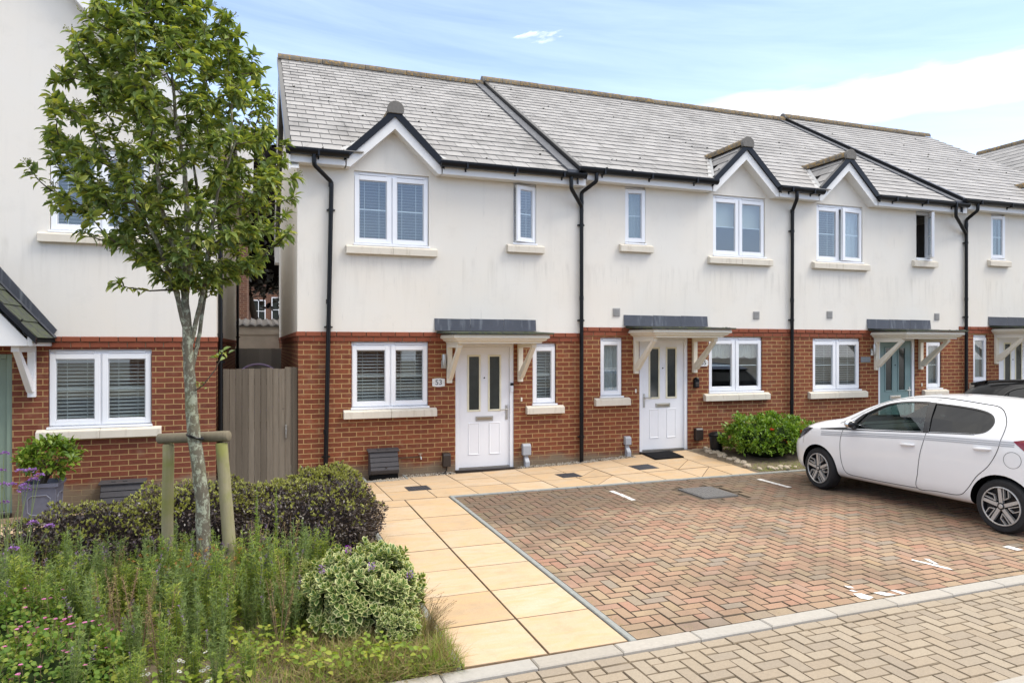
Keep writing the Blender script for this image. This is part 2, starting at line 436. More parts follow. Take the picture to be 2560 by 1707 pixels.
def slab(mb, x0, y0, x1, y1, mi=0, gap=.003, top=.0, diag=0, th=.03):
    x0 += gap; y0 += gap; x1 -= gap; y1 -= gap
    t = top + U(-.002, .002)
    P = [(x0, y0), (x1, y0), (x1, y1), (x0, y1)]
    polys = [P]
    if diag: polys = [[P[0], P[1], P[2]], [P[0], P[2], P[3]]]
    for q in polys:
        if diag:
            cx = sum(p[0] for p in q) / 3; cy = sum(p[1] for p in q) / 3
            q = [(cx + (p[0] - cx) * .975, cy + (p[1] - cy) * .975) for p in q]
        n = len(q); c = .004
        cx = sum(p[0] for p in q) / n; cy = sum(p[1] for p in q) / n
        k = 1 - 2.2 * c / max(x1 - x0, .05)
        vs = [(p[0], p[1], gz(*p) + t - th) for p in q] + [(p[0], p[1], gz(*p) + t - c) for p in q]
        vs += [(cx + (p[0] - cx) * k, cy + (p[1] - cy) * k, gz(*p) + t) for p in q]
        fs = [(i, (i + 1) % n, (i + 1) % n + n, i + n) for i in range(n)] + [(i + n, (i + 1) % n + n, (i + 1) % n + 2 * n, i + 2 * n) for i in range(n)] 
        mb.add(vs, fs, 1); mb.add(vs[2 * n:], [tuple(range(n))], mi)
pt = MB()
yj = [4.215, 4.835, 5.455, 6.09, 6.735, 7.37, 8.02, 8.66, 9.03]
for a, b in zip(yj[:-1], yj[1:]):
    slab(pt, 1.195, a, 1.765, b); slab(pt, 1.77, a, 2.352, b)
xj = [.45, 1.04, 1.62, 2.20, 2.785, 3.365, 3.95, 4.535, 5.12, 5.70, 6.285, 6.87, 7.45]
yr = [9.04, 9.67, 10.26, 10.84]
holes = []
for r in range(3):
    for i in range(len(xj) - 1):
        if xj[i] > 7.0 and r < 0: continue
        dg = 1 if (i, r) in ((7, 0), (7, 1), (10, 0), (10, 1)) else 0
        slab(pt, xj[i], yr[r], xj[i + 1], yr[r + 1], diag=dg)
slab(pt, 6.2, 10.84, 7.45, 11.02)
pt.quad((1.195, 4.2, -.012), (2.352, 4.2, -.012), (2.352, 9.05, -.012), (1.195, 9.05, -.012), 1)
for i in range(len(xj) - 1):
    x0, x1 = xj[i], xj[i + 1]
    for a, b in ((9.03, 10.0), (10.0, 10.95)):
        pt.quad((x0, a, gz(x0, a) - .010), (x1, a, gz(x1, a) - .010), (x1, b, gz(x1, b) - .010), (x0, b, gz(x0, b) - .010), 1)
setp(pt.build('path', [M['slab'], M['grout']]), kind='structure')
# the neighbour's flags, left
nb = MB()
for i in range(4):
    for j in range(5):
        slab(nb, -4.4 + i * .6, 7.6 + j * .62, -3.8 + i * .6, 8.22 + j * .62)
setp(nb.build('neighbour_path', [M['slab'], M['grout']]), kind='structure')

def block(mb, x0, y0, x1, y1, rot=0, piv=(0, 0), z=0.0, gap=.0025, ch=.005, mi=0):
    x0 += gap; y0 += gap; x1 -= gap; y1 -= gap
    if x1 - x0 < .02 or y1 - y0 < .02: return
    t = z + U(-.0025, .0025); j = .0025
    cs, sn = math.cos(rot), math.sin(rot)
    def T(x, y, zz):
        x += U(-j, j); y += U(-j, j)
        dx, dy = x - piv[0], y - piv[1]
        return (piv[0] + dx * cs - dy * sn, piv[1] + dx * sn + dy * cs, zz)
    B = [(x0, y0), (x1, y0), (x1, y1), (x0, y1)]
    I = [(x0 + ch, y0 + ch), (x1 - ch, y0 + ch), (x1 - ch, y1 - ch), (x0 + ch, y1 - ch)]
    vs = [T(x, y, t - .02) for x, y in B] + [T(x, y, t - .007) for x, y in B] + [T(x, y, t) for x, y in I]
    mb.add(vs[:8], [(i, (i + 1) % 4, (i + 1) % 4 + 4, i + 4) for i in range(4)], 1)
    mb.add(vs[4:], [(i, (i + 1) % 4, (i + 1) % 4 + 4, i + 4) for i in range(4)], 1)
    mb.add(vs[8:], [(0, 1, 2, 3)], mi)
def herring(mb, x0, y0, x1, y1, w, rot=0, piv=(0, 0), skip=None, mi=0, ox=0, oy=0, z=0):
    ni = int((x1 - x0) / w) + 4; nj = int((y1 - y0) / w) + 4
    for i in range(-3, ni):
        for j in range(-3, nj):
            k = (i - j) % 4
            if k == 0: a = (i, j, i + 2, j + 1)
            elif k == 3: a = (i, j, i + 1, j + 2)
            else: continue
            b = [x0 + ox + a[0] * w, y0 + oy + a[1] * w, x0 + ox + a[2] * w, y0 + oy + a[3] * w]
            b = [max(b[0], x0), max(b[1], y0), min(b[2], x1), min(b[3], y1)]
            if b[2] <= b[0] or b[3] <= b[1]: continue
            if skip and skip(*b): continue
            block(mb, *b, rot=rot, piv=piv, mi=mi, z=z)
ROT = .0168; PIV = (0.0, 4.155)
cover = (5.47, 7.80, 6.00, 8.42)
by = MB()
sk = lambda a, b, c, d: c > cover[0] - .01 and a < cover[2] + .01 and d > cover[1] - .01 and b < cover[3] + .01
herring(by, 2.41, 4.36, 14.2, 8.85, .102, skip=sk)
for k in range(60):
    block(by, 2.41 + k * .197, 4.20 + .0168 * (2.41 + k * .197) - .03, 2.41 + (k + 1) * .197, 4.355)
    block(by, 2.41 + k * .197, 8.855, 2.41 + (k + 1) * .197, 8.955)
by.quad((2.40, 4.1, -.014), (14.3, 4.1, -.014), (14.3, 8.97, -.014), (2.40, 8.97, -.014), 1)
setp(by.build('parking_bay', [M['block'], M['joint']]), kind='structure')
rb = MB()
herring(rb, -3.0, 2.9, 15.0, 3.90, .102, rot=ROT, piv=PIV, z=-.006)
for k in range(90):
    block(rb, -3.0 + k * .2, 3.905, -3.0 + (k + 1) * .2, 4.005, rot=ROT, piv=PIV, z=-.006)
rb.add([(-4, 2.7, -.018), (16, 3.1, -.018), (16, 4.45, -.018), (-4, 4.06, -.018)], [(0, 1, 2, 3)], 1)
setp(rb.build('road', [M['roadblock'], M['roadjoint']]), kind='structure')
tar = MB(); tar.quad((-60, -9, -.03), (60, -9, -.03), (60, 2.75, -.03), (-60, 2.75, -.03))
setp(tar.build('road_tarmac', M['asphalt']), kind='structure')
kb = MB()
cs, sn = math.cos(ROT), math.sin(ROT)
def kerb(mb, xa, xb, ya, yb, z):
    vs = []
    c = .008
    for (x, y, zz) in [(xa, ya, -.05), (xb, ya, -.05), (xb, yb, -.05), (xa, yb, -.05), (xa, ya, z - c), (xb, ya, z - c), (xb, yb, z - c), (xa, yb, z - c), (xa + c, ya + c, z), (xb - c, ya + c, z), (xb - c, yb - c, z), (xa + c, yb - c, z)]:
        dx, dy = x - PIV[0], y - PIV[1]; vs.append((PIV[0] + dx * cs - dy * sn, PIV[1] + dx * sn + dy * cs, zz))
    mb.add(vs, [(i, (i + 1) % 4, (i + 1) % 4 + 4, i + 4) for i in range(4)] + [(i + 4, (i + 1) % 4 + 4, (i + 1) % 4 + 8, i + 8) for i in range(4)] + [(8, 9, 10, 11)])
for k in range(32):
    x0 = -3.16 + k * .598; kerb(kb, x0 + .003, x0 + .595, 4.012, 4.148, .012 + U(-.002, .002))
    kerb(kb, x0 + .003, x0 + .595, 2.77, 2.89, .010)
setp(kb.build('kerb', M['kerb']), kind='structure')
eg = MB()
for k in range(5): eg.box(2.357, 4.2 + k * .96, -.05, 2.407, 5.155 + k * .96, .010)
for k in range(13):
    eg.box(2.36 + k * .915, 8.962, -.05, 3.27 + k * .915, 9.022, .014 + max(0, gz(3 + k * .9, 9.02)))
for k in range(6): eg.box(1.135, 4.24 + k * .80, -.05, 1.187, 5.035 + k * .80, .018)
setp(eg.build('edging_strip', M['edging'], bevel=.006), kind='structure')
# paint worn to patches on the blocks
pm = MB()
def paint(x0, y0, x1, y1, z=.0045):
    nx = 1; ny = max(1, int(abs(y1 - y0) / .10))
    for k in range(ny):
        a = y0 + (y1 - y0) * k / ny; b = y0 + (y1 - y0) * (k + 1) / ny - .006
        d = [U(-.006, .006) for _ in range(4)]
        pm.add([(x0 + d[0], a, z), (x1 + d[1], a, z), (x1 + d[2], b, z), (x0 + d[3], b, z)], [(0, 1, 2, 3)])
paint(4.505, 8.0, 4.575, 8.62); paint(6.965, 7.98, 7.045, 8.64); paint(6.93, 4.78, 7.02, 4.93)
for q in ([(5.70, 4.90), (5.73, 4.92), (5.82, 4.62), (5.80, 4.56), (5.77, 4.60)], [(5.85, 4.90), (5.885, 4.87), (5.825, 4.72), (5.80, 4.74)],
          [(4.57, 4.57), (4.61, 4.54), (4.60, 4.49), (4.56, 4.52)], [(4.49, 4.40), (4.56, 4.38), (4.58, 4.28), (4.50, 4.25), (4.46, 4.30)],
          [(4.66, 4.36), (4.74, 4.36), (4.80, 4.26), (4.70, 4.27)], [(4.84, 4.36), (4.88, 4.35), (4.90, 4.26), (4.85, 4.25)], [(4.52, 4.47), (4.55, 4.47), (4.57, 4.42), (4.53, 4.43)]):
    pm.add([(x, y, .0045) for x, y in q][::-1] if sum((q[i][0] * q[(i + 1) % len(q)][1] - q[(i + 1) % len(q)][0] * q[i][1]) for i in range(len(q))) < 0 else [(x, y, .0045) for x, y in q], [tuple(range(len(q)))])
setp(pm.build('bay_marking', M['paint']), kind='structure')
pp = MB(); pp.quad((-.56, 11.0, -.14), (.53, 11.0, -.14), (.53, 21.4, -.14), (-.56, 21.4, -.14))
setp(pp.build('passage_bounce_floor', simple('pale_bounce_floor', (.52, .49, .44), .9, var=.2)), kind='structure')  # unseen pale floor added to bounce light into the passage
# soil of the planting beds
def soil(name, x0, y0, x1, y1, h):
    s = MB(); nx, ny = 40, 40
    for j in range(ny + 1):
        for i in range(nx + 1):
            x = x0 + (x1 - x0) * i / nx; y = y0 + (y1 - y0) * j / ny
            e = min(i, nx - i, j, ny - j)
            s.v.append((x, y, gz(x, y) + min(e, 3) / 3 * h + U(0, .02) * min(e, 2) / 2 - .008))
    for j in range(ny):
        for i in range(nx):
            a = j * (nx + 1) + i; s.f.append([a, a + 1, a + nx + 2, a + nx + 1]); s.m.append(0)
    return setp(s.build(name, M['soil'], smooth=True), kind='structure')
soil('flower_bed', -5.0, 4.10, 1.14, 9.3, .03)
soil('shrub_bed', 7.30, 9.03, 9.9, 11.05, .03)
# covers and mat
def flat_cover(x0, y0, x1, y1, label, group, mname, name='drain_cover', h=.006, rough=True):
    c = thing(name, label, 'cover', ((x0 + x1) / 2, (y0 + y1) / 2, gz((x0 + x1) / 2, (y0 + y1) / 2)), group)
    b = MB()
    def zz(x, y): return gz(x, y)
    def plate(a0, b0, a1, b1, h0, h1, mi=0):
        vs = [(x, y, zz(x, y) + hh) for hh in (h0, h1) for x, y in ((a0, b0), (a1, b0), (a1, b1), (a0, b1))]
        b.add(vs, [(4, 5, 6, 7), (0, 1, 5, 4), (1, 2, 6, 5), (2, 3, 7, 6), (3, 0, 4, 7)], mi)
    plate(x0, y0, x1, y1, -.02, h); b.build('frame', M[mname], c)
    b = MB(); e = .022
    def plate2(a0, b0, a1, b1, h0, h1):
        vs = [(x, y, zz(x, y) + hh) for hh in (h0, h1) for x, y in ((a0, b0), (a1, b0), (a1, b1), (a0, b1))]
        b.add(vs, [(4, 5, 6, 7), (0, 1, 5, 4), (1, 2, 6, 5), (2, 3, 7, 6), (3, 0, 4, 7)])
    plate2(x0 + e, y0 + e, x1 - e, y1 - e, h - .001, h + .003)
    n = 7
    for i in range(n):
        for k in range(n):
            px = x0 + e + (x1 - x0 - 2 * e) * (i + .25) / n; py = y0 + e + (y1 - y0 - 2 * e) * (k + .25) / n
            plate2(px, py, px + (x1 - x0) / n * .45, py + (y1 - y0) / n * .45, h + .002, h + .0055)
    b.build('lid', M[mname], c)
    return c
flat_cover(1.95, 9.64, 2.27, 9.98, 'small dark square drain cover in the slabs in front of the slatted grey meter box', 'small drain covers set in the slabs', 'cover')
flat_cover(4.33, 9.76, 4.65, 10.09, 'small dark drain cover in the slabs between the two white front doors', 'small drain covers set in the slabs', 'cover')
flat_cover(5.70, 9.86, 6.06, 10.22, 'small dark drain cover in front of the black doormat', 'small drain covers set in the slabs', 'cover')
flat_cover(cover[0], cover[1], cover[2], cover[3], 'large grey square manhole cover in the brick parking bay', None, 'coverbig', 'manhole_cover', .004)
mt = MB()
vs = [(x, y, gz(x, y) + h) for h in (.0, .022) for x, y in ((6.36, 10.47), (6.89, 10.42), (6.96, 10.98), (6.42, 11.0))]
mt.add(vs, [(4, 5, 6, 7), (0, 1, 5, 4), (1, 2, 6, 5), (2, 3, 7, 6), (3, 0, 4, 7)])
setp(mt.build('doormat', M['mat'], origin=(6.6, 10.7, .07)), 'black rectangular doormat on the slabs at the white front door numbered 55', 'doormat')
# gravel strip (stuff) and pebbles (things)
ICO = [(0, 0, -1), (.72, -.53, -.45), (-.28, -.85, -.45), (-.89, 0, -.45), (-.28, .85, -.45), (.72, .53, -.45), (.28, -.85, .45), (-.72, -.53, .45), (-.72, .53, .45), (.28, .85, .45), (.89, 0, .45), (0, 0, 1)]
ICF = [(0, 1, 2), (1, 0, 5), (0, 2, 3), (0, 3, 4), (0, 4, 5), (1, 5, 10), (2, 1, 6), (3, 2, 7), (4, 3, 8), (5, 4, 9), (1, 10, 6), (2, 6, 7), (3, 7, 8), (4, 8, 9), (5, 9, 10), (6, 10, 11), (7, 6, 11), (8, 7, 11), (9, 8, 11), (10, 9, 11)]
def stone(mb, c, r, sq):
    a = U(0, 6.3); ca, sa = math.cos(a), math.sin(a)
    k = [U(.8, 1.2) for _ in ICO]
    mb.add([(c[0] + (p[0] * ca - p[1] * sa) * r * q, c[1] + (p[0] * sa + p[1] * ca) * r * q, c[2] + p[2] * r * sq * q) for p, q in zip(ICO, k)], ICF)
gr = MB()
for _ in range(2600):
    x = U(.58, 7.5); y = U(10.83, 11.06)
    if 2.95 < x < 4.05 or 6.2 < x < 7.45 or (1.5 < x < 2.05 and y > 10.8): continue
    stone(gr, (x, y, gz(x, y) - .004 + U(0, .008)), U(.006, .013), .7)
for _ in range(120): 
    x = U(1.6, 2.1); y = U(10.62, 10.86); stone(gr, (x, y, gz(x, y) + .002), U(.006, .012), .7)
setp(gr.build('gravel', M['gravel'], smooth=True, angle=60), kind='stuff')
protos = []
for k in range(4):
    p = MB(); stone(p, (0, 0, 0), .05, .62)
    me = bpy.data.meshes.new('pebble'); me.from_pydata(p.v, [], p.f); me.materials.append(M['pebble'])
    bm = bmesh.new(); bm.from_mesh(me); bmesh.ops.subdivide_edges(bm, edges=bm.edges, cuts=1, use_grid_fill=True, smooth=.7); bm.to_mesh(me); bm.free()
    me.polygons.foreach_set('use_smooth', [True] * len(me.polygons)); protos.append(me)
for k in range(70):
    t = U(0, 1); x = 7.60 - .18 * t + U(-.06, .10) + (U(0, .6) if t > .85 else 0); y = 10.95 - 1.85 * t + U(-.03, .03)
    if t > .85: y = 9.12 + U(-.03, .07)
    o = bpy.data.objects.new('pebble', RND.choice(protos)); COL.objects.link(o)
    s = U(.45, 1.15); o.location = (x, y, gz(x, y) + .022 * s + .012); o.scale = (s, s * U(.8, 1.2), s); o.rotation_euler = (U(-.2, .2), U(-.2, .2), U(0, 6))
    setp(o, 'pale rounded pebble in the border along the slabs beside the red-flowered shrub', 'pebble', 'pebbles bordering the shrub bed')
# ------------------------------------------------------------------ houses
def wall_holes(mb, x0, x1, z0, z1, hs, yf, dep, mi=0, rmi=None):
    rmi = mi if rmi is None else rmi
    X = sorted({x0, x1} | {v for h in hs for v in h[:2]}); Z = sorted({z0, z1} | {min(max(v, z0), z1) for h in hs for v in h[2:]})
    for i in range(len(X) - 1):
        for j in range(len(Z) - 1):
            a, b, c, d = X[i], X[i + 1], Z[j], Z[j + 1]
            if any(h[0] - 1e-6 <= a and b <= h[1] + 1e-6 and h[2] - 1e-6 <= c and d <= h[3] + 1e-6 for h in hs): continue
            mb.quad((a, yf, c), (b, yf, c), (b, yf, d), (a, yf, d), mi)
    for a, b, c, d in hs:
        y2 = yf + dep
        mb.quad((a, yf, c), (a, yf, d), (a, y2, d), (a, y2, c), rmi)
        mb.quad((b, yf, d), (b, yf, c), (b, y2, c), (b, y2, d), rmi)
        mb.quad((a, yf, d), (b, yf, d), (b, y2, d), (a, y2, d), rmi)
        mb.quad((a, yf, c), (a, y2, c), (b, y2, c), (b, yf, c), rmi)

def slates(mb, O, Ud, S, Nn, ul, sl, keep=None, mi=0, ex=.27, w=.30, ph=0, moss=.05):
    O, Ud, S, Nn = map(Vector, (O, Ud, S, Nn))
    rows = int(math.ceil(sl / ex)); g = .004
    for r in range(rows):
        s0 = r * ex; s1 = min(s0 + ex + .045, sl)
        if s1 - s0 < .05: continue
        k0 = -1; off = (w / 2 if r % 2 else 0) + ph
        k = int(math.floor(-off / w)) - 1
        while True:
            a = off + k * w + g; b = off + (k + 1) * w - g; k += 1
            if a >= ul: break
            a = max(a, 0); b = min(b, ul)
            if b - a < .03: continue
            c = O + Ud * ((a + b) / 2) + S * ((s0 + s1) / 2)
            if keep and not keep(c, O + Ud * a + S * s0, O + Ud * b + S * s0): continue
            dz = U(-.0015, .0015); ds = U(-.004, .004)
            if U(0, 1) < .012: ds = U(-.03, -.01)
            h0 = .019 + dz; h1 = .004; t = .010
            P = lambda u, s, n: O + Ud * u + S * s + Nn * n
            vs = [P(a, s0 + ds, h0 - t), P(b, s0 + ds, h0 - t), P(b, s0 + ds, h0), P(a, s0 + ds, h0), P(b, s1, h1), P(a, s1, h1), P(b, s1, h1 - t), P(a, s1, h1 - t)]
            mb.add(vs, [(0, 1, 2, 3), (3, 2, 4, 5), (1, 6, 4, 2), (0, 3, 5, 7)], mi)
            if U(0, 1) < moss:
                q = P(U(a, b), s0 + U(.0, .02), h0); rr = U(.015, .028)
                mb.add([q + Vector(p) * rr * (.6 if i % 2 else 1) for i, p in enumerate(ICO)], ICF, 2)

def tile_ridge(name, parent, p0, p1, r, mats, end0=True):
    p0, p1 = Vector(p0), Vector(p1); L = (p1 - p0).length; d = (p1 - p0) / L
    side = d.cross(Vector((0, 0, 1))).normalized(); up = side.cross(d)
    mb = MB(); n = max(1, round(L / .45)); seg = 8
    for k in range(n):
        a = p0 + d * (L * k / n + .004); b = p0 + d * (L * (k + 1) / n - .004)
        rr = r * U(.97, 1.03); vs = []
        for q in (a, b):
            for i in range(seg + 1):
                t = PI * (-.08 + 1.16 * i / seg); vs.append(q + side * math.cos(t) * rr + up * math.sin(t) * rr)
        for q in (a, b):
            for i in range(seg + 1):
                t = PI * (-.08 + 1.16 * i / seg); vs.append(q + side * math.cos(t) * (rr - .02) + up * math.sin(t) * (rr - .02))
        m = seg + 1
        fs = [(i, i + 1, i + 1 + m, i + m) for i in range(seg)] + [(i + 2 * m, i, i + 1, i + 1 + 2 * m)[::-1] for i in range(seg)] + [(i + m, i + 3 * m, i + 1 + 3 * m, i + 1 + m)[::-1] for i in range(seg)]
        mb.add(vs, fs, 0)
    return mb.build(name, mats, parent, smooth=True, angle=40)

def disc_end(mb, c, r, y0, y1, mi=0):
    poly = [(c[0] + r * math.cos(t), c[1] + r * math.sin(t)) for t in [PI * (-.16 + 1.32 * i / 14) for i in range(15)]]
    mb.prism_y(poly, y0, y1, mi)

def gutter(parent, xa, xb, z, y=10.785, brackets=True, x_axis=True):
    mb = MB(); r = .066; n = 8
    prof = [(r * math.cos(PI + PI * i / n), r * math.sin(PI + PI * i / n)) for i in range(n + 1)]
    prof = [(-r, .012)] + prof + [(r, .012)]
    inner = [(p[0] * .90, p[1] * .90 + (.0 if i else 0)) for i, p in enumerate(prof)]
    ring = prof + inner[::-1]
    m = len(ring)
    vs = [(xa, y + p[0], z + p[1]) for p in ring] + [(xb, y + p[0], z + p[1]) for p in ring]
    mb.add(vs, [(i, (i + 1) % m, (i + 1) % m + m, i + m) for i in range(m)])
    for x, sgn in ((xa, 1), (xb, -1)):   # stop ends
        k = len(prof)
        for x2 in (x,):
            pv = [(x2, y + p[0] * 1.04, z + p[1] * 1.04) for p in prof] + [(x2 + .02 * sgn, y + p[0] * 1.04, z + p[1] * 1.04) for p in prof]
            mb.add(pv, [tuple(range(k)), tuple(range(2 * k - 1, k - 1, -1))] + [(i, i + 1, i + 1 + k, i + k) for i in range(k - 1)])
    nb_ = max(1, int((xb - xa) / .75))
    for k in range(nb_):
        x = xa + (k + .5) * (xb - xa) / nb_
        mb.box(x - .014, y - .072, z - .076, x + .014, y + .07, z - .062)
        mb.box(x - .014, y - .076, z - .072, x + .014, y - .066, z + .016)
        mb.box(x - .012, y + .052, z - .11, x + .012, y + .068, z + .0)
    return mb.build('gutter', M['black'], parent, smooth=True, angle=40)

def pipe(parent, pts, clips=(), shoe=False, name='drainpipe'):
    mb = MB()
    P = [Vector(p) for p in pts]; Q = [P[0]]
    for i in range(1, len(P) - 1):          # soften each bend a little
        a = (P[i - 1] - P[i]).normalized(); b = (P[i + 1] - P[i]).normalized()
        Q += [P[i] + a * .035, P[i] + (a + b) * .008, P[i] + b * .035]
    Q.append(P[-1])
    mb.tube(Q, .034, 12)
    for z in clips:
        x, y = None, None
        for a, b in zip(P[:-1], P[1:]):
            if min(a.z, b.z) <= z <= max(a.z, b.z) and abs(a.z - b.z) > .3:
                t = (z - a.z) / (b.z - a.z); x, y = a.x + (b.x - a.x) * t, a.y + (b.y - a.y) * t
        if x is None: continue
        mb.tube([(x, y, z - .022), (x, y, z + .022)], .040, 12)
        mb.box(x - .062, y + .01, z - .012, x + .062, y + .04, z + .012)
        mb.tube([(x, y, z + .35), (x, y, z + .42)], .038, 12)
    return mb.build(name, M['black'], parent, smooth=True, angle=40)

def casement(house, cx, w, z0, z1, n=2, yf=YF, blind=None, opened=None, bar=True, sill='stone', pmat='glass', label=None):
    """frame (part) with sashes, panes, vents, sill and blind (sub-parts)"""
    x0, x1 = cx - w / 2, cx + w / 2; f = MB(); ya, yb = yf + .045, yf + .115
    hd = .075
    f.box(x0, ya, z0, x0 + .04, yb, z1); f.box(x1 - .04, ya, z0, x1, yb, z1)
    f.box(x0 + .04, ya, z1 - hd, x1 - .04, yb, z1); f.box(x0 + .04, ya, z0, x1 - .04, yb, z0 + .04)
    if n == 2: f.box(cx - .022, ya, z0 + .04, cx + .022, yb, z1 - hd)
    f.box(x0 - .012, yf - .035, z0 - .032, x1 + .012, yf + .06, z0 - .002)
    fr = f.build('window', M['white'], house, bevel=.004)
    if label: fr['label'] = label
    t = MB(); sp = [(x0 + .012, cx - .012), (cx + .012, x1 - .012)] if n == 2 else [(x0 + .012, x1 - .012)]
    for a, b in sp:
        m_ = (a + b) / 2; L = (b - a) * .38
        t.box(m_ - L, ya - .018, z1 - .052, m_ + L, ya + .002, z1 - .028)
        t.box(m_ - L * .96, ya - .003, z1 - .060, m_ + L * .96, ya + .001, z1 - .052, 1)
    t.build('trickle_vent', [M['white'], M['vinyl_line']], fr, bevel=.003)
    for i, (a, b) in enumerate(sp):
        s = MB(); c, d = z0 + .016, z1 - .064; q = .068; y1_, y2_ = yf + .022, yf + .075
        for bx in ((a, y1_, c, a + q, y2_, d), (b - q, y1_, c, b, y2_, d), (a + q, y1_, c, b - q, y2_, c + q), (a + q, y1_, d - q, b - q, y2_, d)): s.box(*bx)
        g0 = .012
        for bx in ((a + q, y1_ + .02, c + q, a + q + g0, y2_, d - q), (b - q - g0, y1_ + .02, c + q, b - q, y2_, d - q), (a + q + g0, y1_ + .02, c + q, b - q - g0, y2_, c + q + g0), (a + q + g0, y1_ + .02, d - q - g0, b - q - g0, y2_, d - q)): s.box(*bx, 1)
        zm = (c + d) / 2
        if bar: s.box(a + q, yf + .055, zm - .009, b - q, yf + .068, zm + .009)
        p = MB(); p.box(a + q - .004, yf + .045, c + q - .004, b - q + .004, yf + .050, d - q + .004)
        if opened and i in opened:
            side, an = opened[i]
            hx = a if side == 'L' else b
            R_ = Matrix.Translation((hx, yf + .07, 0)) @ Matrix.Rotation(rad(an if side == 'R' else -an), 4, 'Z') @ Matrix.Translation((-hx, -yf - .07, 0))
            s.xform(R_); p.xform(R_)
        so = s.build('sash', [M['white'], M['vinyl_line']], fr, bevel=.0035)
        p.build('pane', M[pmat], fr)
        if blind:
            kind = blind[i] if isinstance(blind, (list, tuple)) else blind
            bl = MB(); yb_ = yf + .175
            if kind in ('slats', 'thin'):
                k = c + .05; pitch = .050 if kind == 'slats' else .046; tilt = .011 if kind == 'slats' else .004
                while k < d + .02:
                    bl.add([(a - .01, yb_ - .021, k - tilt), (b + .01, yb_ - .021, k - tilt), (b + .01, yb_ + .021, k + tilt), (a - .01, yb_ + .021, k + tilt),
                            (a - .01, yb_ - .021, k - tilt - .003), (b + .01, yb_ - .021, k - tilt - .003), (b + .01, yb_ + .021, k + tilt - .003), (a - .01, yb_ + .021, k + tilt - .003)],
                           [(0, 1, 2, 3), (7, 6, 5, 4), (4, 5, 1, 0)])
                    k += pitch
                for xx in (a + (b - a) * .3, b - (b - a) * .3): bl.box(xx - .004, yb_ - .026, c, xx + .004, yb_ - .022, d)
                bm_ = 'blind'
            elif kind == 'roller':
                bl.box(a - .02, yb_, zm + .03, b + .02, yb_ + .004, d + .05); bl.box(a - .02, yb_ - .006, zm + .018, b + .02, yb_ + .010, zm + .034); bm_ = 'roller'
            elif kind in ('net', 'halfnet'):
                nx = 30; top = d + .02 if kind == 'net' else zm - .02
                for q_ in range(nx):
                    u0, u1 = a - .02 + (b - a + .04) * q_ / nx, a - .02 + (b - a + .04) * (q_ + 1) / nx
                    w0, w1 = .012 * math.sin(q_ * 1.1), .012 * math.sin((q_ + 1) * 1.1)
                    bl.quad((u0, yb_ + w0, c), (u1, yb_ + w1, c), (u1, yb_ + w1, top), (u0, yb_ + w0, top))
                bm_ = 'net'
            else:                                        # scalloped lace pelmet
                nx = 36
                for q_ in range(nx):
                    ts = [q_ / nx, (q_ + 1) / nx]; P_ = []
                    for tt in ts:
                        u = a - .02 + (b - a + .04) * tt
                        dz = .045 * abs(math.sin(tt * PI * 2)); wv = .014 * math.sin(tt * 40)
                        P_.append((u, yb_ + wv, d - .30 - dz))
                    bl.add([P_[0], P_[1], (P_[1][0], P_[1][1], d + .02), (P_[0][0], P_[0][1], d + .02)], [(0, 1, 2, 3)])
                bm_ = 'lace'
            bl.build('blind' if bm_ in ('blind', 'roller') else 'curtain', M[bm_], fr)
    if sill:
        s = MB(); a, b = x0 - .125, x1 + .125; zt = z0 - .032; h = .135
        parts = [(a, cx - .0015), (cx + .0015, b)] if w > .8 else [(a, b)]
        for p, q in parts:
            s.prism_x([(yf - .085, zt - h), (yf + .02, zt - h), (yf + .045, zt), (yf - .02, zt), (yf - .085, zt - .028)], p, q)
        s.build('window_sill', M['stone'], fr, bevel=.005)
    return fr

